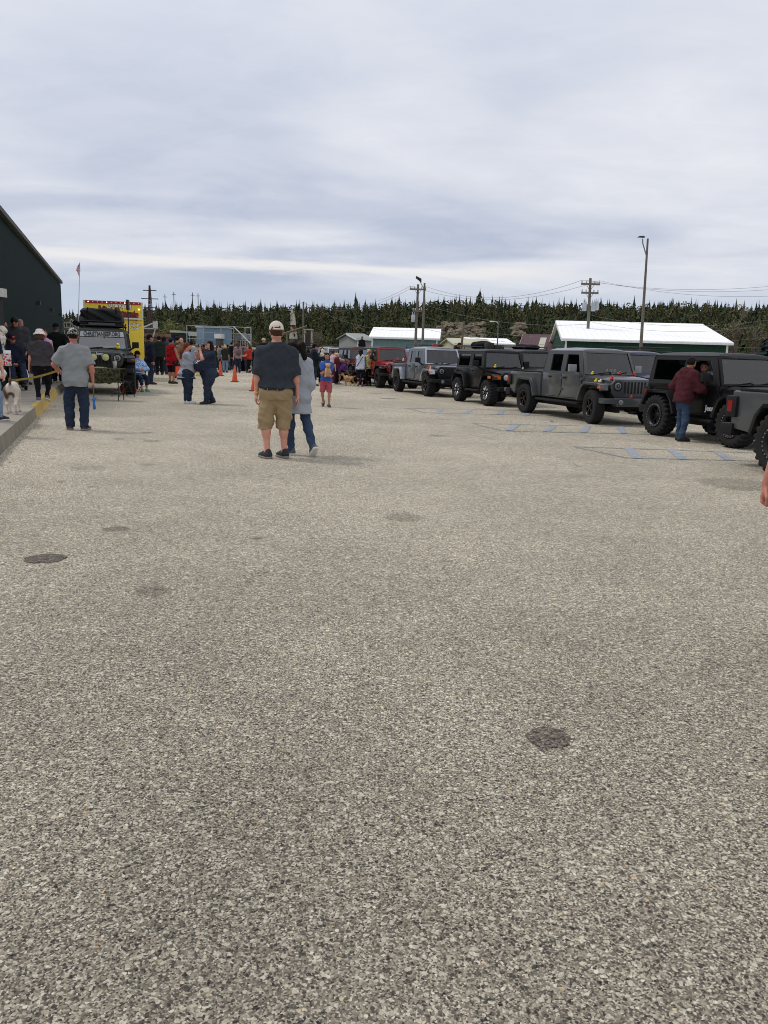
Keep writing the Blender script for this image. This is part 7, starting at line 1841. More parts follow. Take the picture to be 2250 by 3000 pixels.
# ------------------------------------------------------------------ two women talking
q = G(548, 1182)
th, A = person('woman with auburn ponytail in light grey tee, dark jeans and white trainers, facing right', q, vd(q, 82), tall(q, 541, 1004), top=('tee', cloth('light_grey', (152, 154, 164))), legs=('slim', denim_d), shoe=(shoe_w, solew), skin='pink', hair=('longpony', hb_red), bw=1.36, belly=.06, bust=.03, hip=1.34, limb=1.25, sw=1.0, deep=1.32,
       feet={'L': (-.035, -.01, 0, .1, 0), 'R': (.045, .02, 0, -.1, 0)}, hands={'L': (-.05, .26, .60), 'R': (.07, .27, .60)}, elbow={'L': (-.6, -1, -.6), 'R': (.6, -1, -.6), 'curlL': .8, 'curlR': .8}, head=(.35, .12), h=.012, seed=71, hem=-.07, loose=1.1, legw=1.5)
bpy.context.view_layer.update(); hh = th.matrix_world @ Vector((.01, .33, .62) ) * 1
mb = MB(); mb.box(-.04, .04, -.004, .004, -.10, .10); o = mb.build('card', mat('card_pale', lin((196, 198, 206)), .6)); o.location = th.matrix_world @ (Vector((.0, .30, .62)) * A['S']) + Vector((0, 0, .07)); o.rotation_euler = (.3, .5, .3); tag(o, 'pale card in the hands of the auburn haired woman', 'card')
q = G(613, 1184)
th, A = person('dark haired woman in navy tee with white print, hand raised to her mouth, facing left', q, vd(q, -106), tall(q, 612, 999), top=('tee', cloth('navy_tee', (40, 46, 62))), legs=('slim', ramp_mat('denim_slate', [(0, (34, 42, 56)), (.5, (44, 54, 70)), (1, (60, 70, 88))], scale=5, detail=6, interp='LINEAR')), shoe=(shoe_k, None), skin='pink', hair=('bob', hb_dark), bw=1.45, belly=.12, bust=.03, hip=1.42, limb=1.28, sw=1.0, roll=0, lean=-4, deep=1.35,
       feet={'L': (-.045, .06, 0, .2, 0), 'R': (.05, -.07, .01, -.3, R(14))}, hands={'L': (-.02, .14, .845), 'R': (.0, .20, .80)}, elbow={'L': (-.7, -.3, -1), 'R': (.7, -.2, -1), 'curlL': 1.2, 'curlR': 1.0}, head=(.05, .05), h=.012, seed=72, hem=-.05, loose=1.1, legw=1.5)
t_ = bvh_of(A['shirt']); S = A['S']
text_obj('D 2', .17, white, A['shirt'], 'print', 0, .006, bvh=(t_, .006), M=frame_mat(A['tp'](-.035, .4, .16), (-.90, .0, 0.0), (0, -.1, 1)))
text_obj('DET', .09, white, A['shirt'], 'print', 0, .004, bvh=(t_, .006), M=frame_mat(A['tp'](-.035, .4, .235), (-.90, .0, 0.0), (0, -.1, 1)))
mb = MB()
for s in (-1, 1): mb.lathe([(.020, 0), (.023, .003), (.020, .006)], (0, 0, 0), n=14)
gl_ = MB(); c1, c2 = A['hd'](-.019, .069, .064), A['hd'](.019, .069, .064)
for c in (c1, c2):
    pts = [Vector(c + A['Hd'] @ (np.array([.016 * math.cos(t), 0, .012 * math.sin(t)]) * S)) for t in [2 * PI * k / 10 for k in range(11)]]; gl_.path(pts, .003, 4)
gl_.tube(c1, c2, .003, n=4); gl_.tube(A['hd'](-.035, .064, .064), A['hd'](-.047, .005, .06), .003, n=4); gl_.tube(A['hd'](.035, .064, .064), A['hd'](.047, .005, .06), .003, n=4)
gl_.build('glasses', DRK, th)
# ------------------------------------------------------------------ cones
def cone(label, px, py, pt):
    q = G(px, py); Hc = tall(q, px - 3, pt); th = thing('traffic_cone', label, 'traffic cone', q, .2)
    om = ramp_mat('cone_orange', [(0, (150, 62, 44)), (.4, (196, 84, 54)), (.7, (208, 98, 64)), (1, (216, 140, 110))], scale=6, detail=6, interp='LINEAR')
    mb = MB(); mb.lathe([(.15, .03), (.135, .05), (.035, Hc), (.0, Hc)], n=20); mb.build('body', om, th)
    mb = MB(); mb.prism([(-.20, -.14), (-.14, -.20), (.14, -.20), (.20, -.14), (.20, .14), (.14, .20), (-.14, .20), (-.20, .14)], .0, .032, axis='z'); mb.build('base', mat('cone_base', lin((58, 40, 34)), .8), th)
    return th
cone('orange traffic cone, nearer one with all its base in view', 688, 1119, 1070); cone('orange traffic cone left of the nearer one by the blonde in light jeans', 646, 1101, 1058); cone('orange cone half hidden behind the man in slate tee', 745, 1146, 1090)
# ------------------------------------------------------------------ people among the vehicles
HS = .017
q = G(955, 1192)
kid, A = person('child in blue tee and coral shorts walking towards us carrying a tan puppy', q, vd(q, 176), tall(q, 961, 1034), top=('tee', cloth('royal_blue', (58, 88, 160))), legs=('shorts', cloth('coral', (168, 82, 92))), shoe=(shoe_b, None), skin='tan', hair=('bob', hb_dark), bw=.98, limb=.92, feet={'L': (-.05, .06, 0, .1, 0), 'R': (.045, -.13, .045, -.2, R(40))}, hands={'L': (.06, .15, .63), 'R': (-.05, .16, .60)}, elbow={'L': (-1, -.3, -.6), 'R': (1, -.3, -.6), 'curlL': .7, 'curlR': .7}, head=(.1, .1), h=.011, seed=81, hem=-.01, short=.95, legw=.95)
def puppy(label, pos, rz, col, s=1.0, fluff=1, dark=None):
    c0 = np.array(lin(col))
    pr = [Ell((0, 0, .0), (.085 * s, .075 * s, .14 * s)), Ell((0, .05 * s, .17 * s), (.066 * s, .066 * s, .064 * s)), Ell((0, .115 * s, .150 * s), (.030 * s, .036 * s, .026 * s)), Ell((.055 * s, .02 * s, .215 * s), (.022 * s, .014 * s, .030 * s)), Ell((-.055 * s, .02 * s, .215 * s), (.022 * s, .014 * s, .030 * s)),
          Cone((.05 * s, .05 * s, .05 * s), (.06 * s, .12 * s, -.05 * s), .026 * s, .020 * s), Cone((-.05 * s, .05 * s, .05 * s), (-.06 * s, .12 * s, -.03 * s), .026 * s, .020 * s), Cone((.05 * s, .03 * s, -.10 * s), (.09 * s, .12 * s, -.14 * s), .036 * s, .022 * s), Cone((-.05 * s, .03 * s, -.10 * s), (-.07 * s, .13 * s, -.13 * s), .036 * s, .022 * s)]
    def cols(V):
        C = np.tile(c0, (len(V), 1)); 
        for (x, y, z, r) in ((.026, .108, .185, .013), (-.026, .108, .185, .013), (0, .15, .158, .016)):
            d = np.clip(np.linalg.norm(V / s - np.array([x, y, z]), axis=1) / r, .08, 1)[:, None]; C = C * d
        return C
    o = sdf_obj('puppy', pr, attr_mat('dog_coat', .85, .15, var=.15, scale=50), None, .009 * s, .03 * s, folds(15, .005 * fluff, 70, 60), cols=cols); o.location = pos; o.rotation_euler = (0, 0, rz); return tag(o, label, 'puppy')
bpy.context.view_layer.update(); d_ = vd(q, 170)
puppy('fluffy tan puppy held against the chest of the child in blue', tuple(kid.matrix_world @ (Vector((-.01, .14, .66)) * A['S'])), math.atan2(d_[1], d_[0]) - PI / 2, (190, 150, 110), 1.0)
q = G(919, 1130); th, A = person('man in dark jacket and cap holding a white puppy, facing right', q, vd(q, 80), tall(q, 908, 1007) / 1.01, top=('jacket', cloth('dark_navy', (28, 36, 46))), legs=('jeans', denim_d), shoe=(shoe_b, None), skin='ruddy', hair=('short', hb_dark), hat=('cap', blackc, None), bw=1.1, hands={'L': (-.05, .22, .70), 'R': (.06, .23, .68)}, elbow={'L': (-.6, -.6, -1), 'R': (.6, -.6, -1)}, h=HS, seed=82)
bpy.context.view_layer.update(); puppy('white puppy held up by the man in dark jacket', tuple(th.matrix_world @ Vector((0, .36, 1.36))), R(-60), (214, 206, 196), 1.25, .5)
q = G(942, 1126); person('long haired woman in dark green hoodie behind the child in blue', q, vd(q, 170), tall(q, 940, 1018), top=('hoodie', cloth('olive_green', (48, 54, 34))), legs=('slim', blackc), shoe=(mat('shoe_pink', lin((180, 110, 110)), .6), None), skin='fair', hair=('long', hb_dark), bw=1.05, hands={'L': (-.05, .18, .62), 'R': (.05, .18, .62)}, h=HS, seed=83)
q = G(975, 1122); person('woman in pale pink top with raised arm behind the girl in purple', q, vd(q, 60), tall(q, 968, 1026), top=('shirt', cloth('pale_pink', (206, 178, 190))), legs=('jeans', cloth('maroon_leg', (84, 40, 48))), shoe=(shoe_k, None), hair=('updo', hb_brown), bw=1.1, sleeve='long', hands={'L': (-.1, .2, .62), 'R': (.10, .30, .70)}, h=HS, seed=84)
q = G(986, 1126); person('woman in maroon top with sandy hair in a bun beside the dark red off-roader', q, vd(q, 120), tall(q, 984, 1034), top=('tee', cloth('maroon', (96, 40, 50))), legs=('jeans', blackc), shoe=(shoe_k, None), hair=('updo', hb_blond), bw=1.1, h=HS, seed=85)
q = G(992, 1126); person('girl in purple tee and shorts bending down to a small tan dog', q, vd(q, 75), 1.42, top=('tee', cloth('purple', (92, 56, 140))), legs=('shorts', cloth('purple_dark', (70, 48, 110))), shoe=(mat('shoe_pink', lin((180, 110, 110)), .6), None), skin='tan', hair=('long', hb_brown), bw=.95, limb=.92, lean=62, hipz=.49, hands={'L': (-.03, .42, .28), 'R': (.05, .40, .26)}, elbow={'L': (-.4, 0, -1), 'R': (.4, 0, -1)}, head=(0, -.3), hipxy=(0, -.06), h=.015, seed=86, short=.55, hem=.0)
q = G(1022, 1130); dog('small tan dog standing on the asphalt beside the bending girl', q, vd(q, -55), .46, (176, 138, 92), tail=.2, pose='walk', h=.011)
q = G(1042, 1124); dog('dark grey dog lying low behind the small tan dog', q, vd(q, 70), .40, (52, 48, 44), tail=-.3, h=.013)
q = G(1055, 1132); th, A = person('woman in white top with grey raglan sleeves and a crossbody strap, back to us', q, vd(q, 8), tall(q, 1051, 1023), top=('shirt', cloth('white_top', (196, 200, 212))), legs=('capri', cloth('ink', (30, 32, 40))), shoe=(mat('sandal', lin((120, 76, 62)), .7), None), skin='pink', hair=('long', hb_dark), bw=1.15, hip=1.15, sleeve='none', h=.014, seed=87, hem=-.04)
gs_ = cloth('grey_sleeve', (104, 102, 112)); S = A['S']
pr = []
for s in 'LR': pr += [Cone(A['tp'](.098 * (1 if s == 'R' else -1), -.002, .285), A['J']['e' + s], .040 * S, .033 * S), Cone(A['J']['e' + s], A['J']['w' + s], .034 * S, .026 * S)]
for k_, s in enumerate('LR'): sdf_obj('sleeve', pr[2 * k_:2 * k_ + 2], gs_, th, .014, .02)
sdf_obj('bag_strap', [Cone(A['tp'](.07, -.085, .30), A['tp'](-.10, -.09, .02), .008 * S)], blackc, th, .012, .0)
q = G(1079, 1131); person('curly blond person in rainbow tie dye tee and black trousers beside the red off-roader', q, vd(q, -35), tall(q, 1078, 1024), top=('tee', ramp_mat('rainbow', [(0, (52, 60, 180)), (.38, (60, 70, 190)), (.45, (190, 220, 70)), (.52, (214, 226, 90)), (.58, (220, 90, 150)), (.66, (230, 130, 70))], scale=3.2, detail=2, distort=.6, interp='LINEAR')), legs=('slim', blackc), shoe=(shoe_k, None), skin='ruddy', hair=('curly', hb_blond), bw=1.12, belly=.02, hands={'L': (-.1, .16, .56), 'R': (.1, .16, .54)}, elbow={'L': (-.6, -1, -.3), 'R': (.6, -1, -.3)}, h=.014, seed=88)
q = D(1061, 986, 66); person('person in black hoodie standing tall behind the red off-roader', (q.x, q.y, q.z - 1.70), vd(q, 185), 1.70, top=('hoodie', blackc), legs=('jeans', blackc), shoe=(shoe_k, None), skin='brown', hair=('short', hb_dark), h=HS, seed=89)
q = D(1326, 1020, 40); person('person in black hoodie leaning over a roof right of the teal shed', (q.x, q.y, .55), vd(q, 120), 1.72, top=('hoodie', blackc), legs=('jeans', blackc), shoe=(shoe_k, None), skin='tan', hair=('short', hb_dark), lean=28, h=HS, seed=90)
q = D(1275, 1010, 41); mb = MB(); mb.box(-.13, .13, -.13, .13, 0, .20); o = mb.build('cool_box', mat('box_red', lin((176, 58, 52)), .5), bevel=.03); o.location = (q.x, q.y, 1.9); tag(o, 'small red box on a roof at the right end of the teal shed', 'box')
q = G(1990, 1292); th, A = person('man in maroon hoodie and blue jeans at the open window of the lifted black car', q, vd(q, 52), tall(q, 2021, 1045), top=('hoodie', cloth('maroon_hoodie', (74, 36, 42))), legs=('jeans', denim), shoe=(shoe_k, None), skin='tan', hair=('short', hb_dark), bw=1.16, sw=1.08, belly=.01, lean=6, hands={'L': (-.16, .08, .53), 'R': (.12, .22, .60)}, elbow={'L': (-.8, -1, -.1), 'R': (.8, -.8, -.6), 'curlL': .6}, head=(.1, .05), h=.011, seed=91, hem=-.04, loose=1.15, feet={'L': (-.06, .03, 0, .2, 0), 'R': (.05, -.02, 0, -.2, 0)})
q = Vector(V6.location) ; sp_ = V6.matrix_world @ Vector((I6['xc'] - 1.02, -.36, 0)); person('passenger in grey sleeves sitting inside the lifted black car', (sp_.x, sp_.y, .17), tuple(HD), 1.70, top=('jacket', cloth('passenger_grey', (70, 74, 80))), legs=('jeans', denim_d), shoe=(shoe_k, None), skin='pink', hair=('short', hb_brown), seat=True, hipz=.33, feet={'L': (-.06, .3, .0, 0, 0), 'R': (.06, .3, .0, 0, 0)}, bw=1.2, hands={'L': (-.05, .22, .48), 'R': (.12, .16, .46)}, elbow={'R': (1, -.3, -.3)}, head=(-.8, 0), h=.014, seed=92)
# bare forearm at the right edge: the person walks just outside the picture
q = D(2250, 1424, 4.3); Hq = q.z / .478; b_ = Vector((q.x, q.y, 0)); f_ = vd(b_, 8); rt_ = Vector((f_[1], -f_[0], 0)); p_ = b_ + rt_ * (.19 * Hq) - Vector((f_[0], f_[1], 0)) * (.03 * Hq)
person('person walking at the right edge, only bare forearm and loose fist in the picture', p_, f_, Hq, top=('tee', navyc), legs=('jeans', denim), shoe=(shoe_k, None), skin='ruddy', hair=('short', hb_brown), bw=1.25, limb=1.3, hands={'L': (-.19, .03, .478), 'R': (.17, 0, .5)}, elbow={'L': (-.5, -1, 0), 'curlL': 1.2}, h=.007, seed=93)
# ------------------------------------------------------------------ the crowd
def cp(label, px, py, pt, ang, **k):
    q = G(px, py); hat_ = k.get('hat'); return person(label, q, vd(q, ang), tall(q, px, pt) / (1.012 if hat_ else 1.0), group='people in the crowd', h=k.pop('h', .018), **k)
tanks = dict(shoe=(shoe_k, None))
th, A = cp('heavy man in red sleeveless shirt, dark shorts and navy cap carrying an orange bag', 503, 1124, 989, 48, top=('tank', cloth('red', (146, 26, 34))), legs=('shorts', cloth('shorts_dark', (44, 24, 30))), skin='tan', hair=('short', hb_dark), hat=('cap', cloth('cap_blue', (34, 44, 80)), None), bw=1.36, belly=.06, sw=1.05, limb=1.2, hands={'L': (-.16, .08, .49), 'R': (.17, .09, .49)}, seed=101, hem=-.09, short=1.0, h=.013, **tanks)
bpy.context.view_layer.update(); hr = th.matrix_world @ Vector(A['J']['wR'])
ob = thing('tote_bag', 'bright orange tote bag hanging from the hand of the man in red', 'bag', hr + Vector((0, -.02, -.62)), .25); ob_m = mat('tote_orange', lin((240, 84, 44)), .5, var=.15)
mb = MB(); mb.hexa([(-.19, -.05, 0), (.19, -.05, 0), (.19, .05, 0), (-.19, .05, 0), (-.17, -.035, .42), (.17, -.035, .42), (.17, .035, .42), (-.17, .035, .42)]); mb.build('pouch', ob_m, ob, bevel=.012)
mb = MB(); mb.path([(-.08, 0, .42), (-.05, 0, .56), (.05, 0, .56), (.08, 0, .42)], .008); mb.build('handle', blackc, ob)
cp('man in green tee just behind the man in red', 521, 1108, 986, 20, top=('tee', cloth('green_tee', (58, 78, 66))), legs=('jeans', denim_d), hair=('short', hb_dark), bw=1.25, seed=102, **tanks)
cp('bald man facing left between the green tee and the auburn haired woman', 534, 1112, 990, 200, top=('tee', cloth('tan_tee', (128, 104, 84))), legs=('jeans', denim_d), skin='pink', bw=1.2, seed=103, **tanks)
th, A = cp('man in black and grey jersey with a number between the two talking women', 562, 1110, 999, 6, top=('tee', cloth('jersey_grey', (150, 154, 160))), legs=('shorts', blackc), skin='pink', hair=('short', hb_dark), hat=('cap', blackc, None), bw=1.28, sw=1.1, limb=1.1, seed=104, hem=-.09, h=.013, **tanks)
t_ = bvh_of(A['shirt']); S = A['S']
# dark left half of the jersey
V = [v.co.copy() for v in A['shirt'].data.vertices]; jm = cloth('jersey_black', (30, 32, 38)); A['shirt'].data.materials.append(jm)
for pl in A['shirt'].data.polygons:
    if pl.center.x < 0: pl.material_index = 1
text_obj('09', .26, mat('number_blue', lin((120, 160, 200)), .6), A['shirt'], 'number', 0, .010, bvh=(t_, .008), M=frame_mat(A['tp'](.0, -.4, .17), (1, 0, 0), (0, 0, 1)))
cp('person in purple bending over behind the two talking women', 580, 1102, 1000, 60, top=('tee', cloth('purple_deep', (64, 44, 100))), legs=('shorts', cloth('tan_shorts', (150, 124, 96))), shoe=(mat('shoe_lime', lin((190, 196, 120)), .6), None), hair=('short', hb_dark), lean=70, hands={'L': (-.05, .4, .25), 'R': (.06, .42, .25)}, bw=1.2, seed=105, hipxy=(0, -.08), hipz=.48)
cp('woman with long dark hair, denim jacket and jeans left of the man in red', 482, 1097, 985, 15, top=('jacket', cloth('denim_jacket', (56, 64, 84))), legs=('wide', denim), hair=('long', hb_dark), bw=1.1, seed=106, **tanks)
cp('person in dark green jacket left of the woman with long dark hair', 468, 1098, 984, -10, top=('jacket', cloth('dark_green2', (34, 44, 42))), legs=('jeans', blackc), hair=('short', hb_dark), bw=1.2, seed=107, hat=('cap', blackc, None), **tanks)
cp('woman in magenta top beside the man in navy jacket', 449, 1092, 1000, 30, top=('jacket', cloth('magenta', (130, 40, 90))), legs=('jeans', denim_d), hair=('bob', hb_brown), seed=108, **tanks)
cp('woman with short blond hair, dark tee and light blue jeans, back to us', 660, 1091, 1010, 4, top=('tee', cloth('dk_olive', (44, 48, 44))), legs=('wide', denim_l), hair=('bob', hb_blond), bw=1.18, hip=1.1, seed=109, hem=-.06, h=.014, **tanks)
cp('man in black tee and dark jeans right of the blond woman', 679, 1083, 1002, 40, top=('tee', blackc), legs=('jeans', denim_d), hair=('short', hb_dark), bw=1.2, seed=110, **tanks)
th, A = cp('woman with long brown hair carrying a pinkish backpack beside the nearer cone', 697, 1092, 1003, -15, top=('tee', cloth('pink_grey', (150, 120, 124))), legs=('wide', denim_d), hair=('long', hb_brown), bw=1.08, seed=111, h=.014, **tanks)
bpy.context.view_layer.update()
o = sdf_obj('backpack', [Ell((0, 0, 0), (.16, .10, .21)), Ell((0, -.08, -.05), (.12, .05, .10))], cloth('backpack', (104, 96, 100)), None, .016, .04); o.location = th.matrix_world @ Vector(A['tp'](0, -.105, .17)); o.rotation_euler = th.rotation_euler; tag(o, 'greyish pink backpack on the long haired woman by the cone', 'backpack')
cp('man in grey blue tee and blue jeans with tan hat right of the backpack woman', 714, 1085, 1006, 10, top=('tee', cloth('grey_blue', (72, 84, 96))), legs=('wide', denim), hair=('short', hb_brown), hat=('brimhat', cloth('tan_hat', (120, 98, 76)), None), bw=1.2, seed=112, h=.014, **tanks)
cp('woman in red orange tee and black leggings right of the man with the tan hat', 731, 1092, 1010, -70, top=('tee', cloth('red_orange', (176, 60, 52))), legs=('capri', blackc), hair=('bob', hb_brown), bw=1.2, belly=.02, hands={'L': (-.08, .2, .6), 'R': (.08, .2, .6)}, seed=113, h=.014, **tanks)
cp('person with pale straw hat just left of the man in slate tee', 772, 1088, 990, 160, top=('jacket', navyc), legs=('jeans', denim_d), hair=('short', hb_grey), hat=('brimhat', cloth('straw', (190, 178, 150)), None), bw=1.2, seed=114, **tanks)
cp('woman with pale bare shoulder and brown hair right of the woman in navy', 636, 1084, 1013, 20, top=('tank', cloth('blush', (190, 150, 136))), legs=('jeans', camo_g), hair=('longpony', hb_brown), seed=115, **tanks)
# the dark mass behind: everyone still gets own clothes
shirts = [('black', (26, 26, 28)), ('navy', (32, 38, 58)), ('dark green', (36, 50, 42)), ('charcoal', (54, 54, 58)), ('maroon', (88, 32, 42)), ('royal blue', (44, 62, 130)), ('white', (196, 196, 198)), ('grey', (116, 118, 122)), ('brown', (78, 60, 48)), ('purple', (74, 50, 104)), ('teal', (40, 88, 92)), ('tan', (140, 118, 90)), ('red', (150, 44, 44)), ('olive', (76, 76, 50)), ('pink', (186, 122, 136))]
hairs = [('dark hair', ('short', hb_dark), None), ('brown hair', ('bob', hb_brown), None), ('grey hair', ('short', hb_grey), None), ('long dark hair', ('long', hb_dark), None), ('long blond hair', ('long', hb_blond), None), ('black cap', ('short', hb_dark), ('cap', blackc, None)), ('white cap', ('short', hb_brown), ('cap', whitec, None)), ('tan cap', ('short', hb_grey), ('cap', cloth('tan_hat', (120, 98, 76)), None))]
wts = [0, 0, 1, 1, 2, 2, 3, 3, 4, 5, 6, 6, 7, 7, 7, 8, 9, 10, 11, 11, 12, 13, 14]
used = set(); rc = random.Random(99)
places = [(430, 480, 'left of the man in red'), (505, 548, 'behind the auburn haired woman'), (548, 600, 'between the two talking women'), (600, 640, 'behind the woman in navy tee'), (640, 690, 'beyond the cones'), (690, 760, 'left of the man in slate tee'), (760, 860, 'behind the man in slate tee'), (880, 960, 'at the dark off-roaders behind the child')]
counts = [14, 11, 15, 12, 18, 18, 6, 5]
protos_c = []
for (x0, x1, where), n in zip(places, counts):
    for i in range(n):
        for _ in range(60):
            a_ = shirts[rc.choice(wts)]; b_ = rc.choice(hairs)
            if (a_[0], b_[0], where) not in used: break
        used.add((a_[0], b_[0], where))
        px = x0 + (x1 - x0) * (i + rc.uniform(.2, .8)) / n; py = rc.uniform(1066, 1090) if x0 < 860 else rc.uniform(1096, 1112); q = G(px, py)
        kind = rc.choice(['tee', 'tee', 'jacket', 'hoodie']); ang = rc.choice([0, 15, -20, 40, -50, 90, -90, 150, 180, 200])
        person('person with %s in %s %s %s' % (b_[0], a_[0], {'tee': 'tee', 'jacket': 'jacket', 'hoodie': 'hoodie'}[kind], where), q, vd(q, ang), rc.uniform(1.60, 1.86), group='people in the crowd', top=(kind, cloth('c_' + a_[0].replace(' ', '_'), a_[1])), legs=(rc.choice(['jeans', 'slim', 'wide']), rc.choice([denim_d, denim, blackc, denim_d, khaki])), shoe=(shoe_k, None), skin=rc.choice(['fair', 'pink', 'tan', 'ruddy']), hair=b_[1], hat=b_[2], bw=rc.uniform(.95, 1.3), belly=rc.uniform(0, .04), hip=rc.uniform(.95, 1.2),
               feet={'L': (-.055, rc.uniform(-.06, .06), 0, .2, 0), 'R': (.055, rc.uniform(-.06, .06), 0, -.2, 0)}, hands={s: ((-1 if s == 'L' else 1) * rc.uniform(.06, .16), rc.uniform(.02, .2), rc.uniform(.47, .64)) for s in 'LR'}, h=.024, seed=200 + i + int(px))
# ------------------------------------------------------------------ things beyond the crowd
def car(label, px, depth, rz, rgb, kind='car', name='parked_car', cat='car'):
    g = base(px, depth); th = thing(name, label, cat, g, rz, 'cars parked beyond the crowd'); m_ = paint('car_%d_%d_%d' % rgb, rgb)
    if kind == 'pickup': pf = [(-2.6, .45), (-2.6, 1.05), (-.6, 1.05), (-.45, 1.75), (.75, 1.75), (1.2, 1.1), (2.5, 1.0), (2.6, .45)]; wn = [(-.38, 1.12), (-.3, 1.66), (.68, 1.66), (1.02, 1.12)]
    elif kind == 'suv': pf = [(-2.3, .4), (-2.3, 1.1), (-2.1, 1.72), (.5, 1.75), (1.1, 1.12), (2.2, 1.0), (2.3, .4)]; wn = [(-2.05, 1.14), (-1.95, 1.64), (.45, 1.66), (.92, 1.14)]
    else: pf = [(-2.2, .35), (-2.2, .95), (-1.6, 1.4), (.3, 1.42), (1.1, .98), (2.2, .85), (2.2, .35)]; wn = [(-1.6, 1.0), (-1.3, 1.33), (.25, 1.35), (.8, 1.0)]
    mb = MB(); mb.prism(pf, -.88, .88); bd = mb.build('body', m_, th, bevel=.06)
    for s in (-1, 1): mb = MB(); mb.prism(wn, s * .882, s * .892); mb.build('side_window', mat('dark_glass', (.02, .022, .024), .08), th)
    a_, b_ = wn[2], wn[3]; mb = MB(); mb.add([(a_[0] + .14, -.72, a_[1]), (a_[0] + .14, .72, a_[1]), (b_[0] + .20, .78, b_[1]), (b_[0] + .20, -.78, b_[1])], [(0, 1, 2, 3)]); mb.build('windscreen', MATS['dark_glass'], th)
    for x in (-1.45, 1.5):
        for s in (-1, 1): mb = MB(); mb.lathe([(0, -.1), (.33, -.1), (.36, -.06), (.36, .06), (.33, .1), (0, .1)], (x, s * .82, .36), axis='y', n=18); mb.build('wheel', RUB, th)
    return th
car('white pickup parked below the pale trailer', 583, 88, R(-120), (220, 222, 224), 'pickup', 'pickup_truck', 'pickup')
car('white car left of the big fence, behind the green tee man', 480, 88, R(-60), (200, 204, 210), 'car'); car('pale blue car behind the man in red', 492, 82, R(-100), (120, 138, 168), 'suv')
car('white pickup under the grey panels of the ball field fence', 655, 78, R(-50), (206, 208, 212), 'pickup', 'pickup_truck', 'pickup'); car('dark pickup behind the grey panels', 672, 92, R(-60), (40, 44, 50), 'pickup', 'pickup_truck', 'pickup')
car('white suv right of the ball field fence', 748, 84, R(200), (216, 218, 220), 'suv'); car('dark car at the pale trailer wheels', 612, 96, R(10), (58, 62, 66), 'suv'); car('white suv on the rise behind the dark red off-roader', 985, 95, R(190), (222, 224, 226), 'suv'); car('dark suv beside the white one behind the dark red off-roader', 1004, 97, R(190), (60, 64, 70), 'suv')
car('silver car under the brown lumber rack', 450, 85, R(-30), (150, 154, 158), 'car'); car('dark blue car among the crowd edge left of the fence', 540, 84, R(20), (60, 70, 90), 'car')
# ball field fence
fm = mat('fence_pipe', lin((150, 152, 150)), .5, .3); meshm = glass('chain_link', (.72, .73, .74), .3)
F = [base(px, d) for px, d in ((548, 92), (598, 92), (648, 92), (685, 92), (718, 92), (735, 80))]
zf = [zat(px, py, d) for px, py, d in ((548, 953, 92), (598, 955, 92), (648, 957, 92), (685, 957, 92), (718, 960, 92), (735, 957, 80))]
fe = thing('chain_link_fence', 'tall pipe and chain link ball field fence beyond the crowd', 'fence', F[0])
L_ = [f - F[0] for f in F]
for k, (f, z) in enumerate(zip(L_, zf)): mb = MB(); mb.tube(f, f + Vector((0, 0, z)), .06, n=6); mb.build('post', fm, fe)
mb = MB()
for t in (1.0, .82, .64, .46):
    for k in range(5): mb.tube(L_[k] + Vector((0, 0, zf[k] * t)), L_[k + 1] + Vector((0, 0, zf[k + 1] * (t if k < 4 else t * .97))), .04, n=5)
mb.tube(L_[3] + Vector((0, 0, zf[3])), L_[5] + Vector((0, 0, 2.1)), .07, n=5)
mb.build('rail', fm, fe)
mb = MB(); mb.add([tuple(L_[1]), tuple(L_[3]), tuple(L_[3] + Vector((0, 0, zf[3]))), tuple(L_[1] + Vector((0, 0, zf[1])))], [(0, 1, 2, 3)]); mb.build('mesh_panel', meshm, fe)
for (x0, x1, y0, y1, d, rgb, lab) in ((552, 576, 972, 984, 91, (170, 174, 172), 'pale grey'), (688, 707, 980, 994, 88, (98, 102, 106), 'dark grey'), (707, 722, 977, 994, 90, (150, 154, 152), 'mid grey'), (722, 737, 978, 995, 86, (122, 128, 130), 'steel')):
    A_, B_ = D(x0, y1, d), D(x1, y0, d); mb = MB(); mb.box(A_.x, B_.x, d, d + .12, max(.3, A_.z), B_.z); bd = thing('wind_screen_board', lab + ' board on the ball field fence', 'board', (0, 0, 0)); mb.build('panel', mat('board_' + lab.split()[0] + str(x0), lin(rgb), .7), bd); mb = MB()
    for xx in (A_.x + .1, B_.x - .1): mb.tube((xx, d + .18, 0), (xx, d + .18, B_.z), .04, n=5)
    mb.build('post', fm, bd)
# pale trailer, bus, small shed, tower and booth
def boxbuild(name, label, cat, x0, x1, yt, depth, dz, rgb, roofrgb, z0=.0, dep=4.0, wins=()):
    A_ = base(x0, depth); B_ = base(x1, depth); zt_ = zat((x0 + x1) / 2, yt, depth); th = thing(name, label, cat, A_); w_ = (B_ - A_).length
    mb = MB(); mb.box(0, w_, 0, dep, z0, zt_ - dz); mb.build('wall' if cat != 'bus' else 'body', metal_sheet('bb_%d_%d_%d' % rgb, rgb, .4), th)
    mb = MB(); mb.box(-.12, w_ + .12, -.12, dep + .1, zt_ - dz + .003, zt_); mb.build('roof', mat('bbr_%d_%d_%d' % roofrgb, lin(roofrgb), .6), th)
    for (u0, u1, v0, v1) in wins: mb = MB(); mb.box(w_ * u0, w_ * u1, -.03, -.003, z0 + (zt_ - z0) * v0, z0 + (zt_ - z0) * v1); mb.build('window', mat('dark_glass', (.02, .022, .024), .08), th)
    return th, w_, zt_
boxbuild('storage_trailer', 'long pale blue box trailer behind the ball field fence', 'trailer', 577, 666, 957, 100, .15, (146, 172, 190), (206, 212, 216), z0=.9, dep=3, wins=())
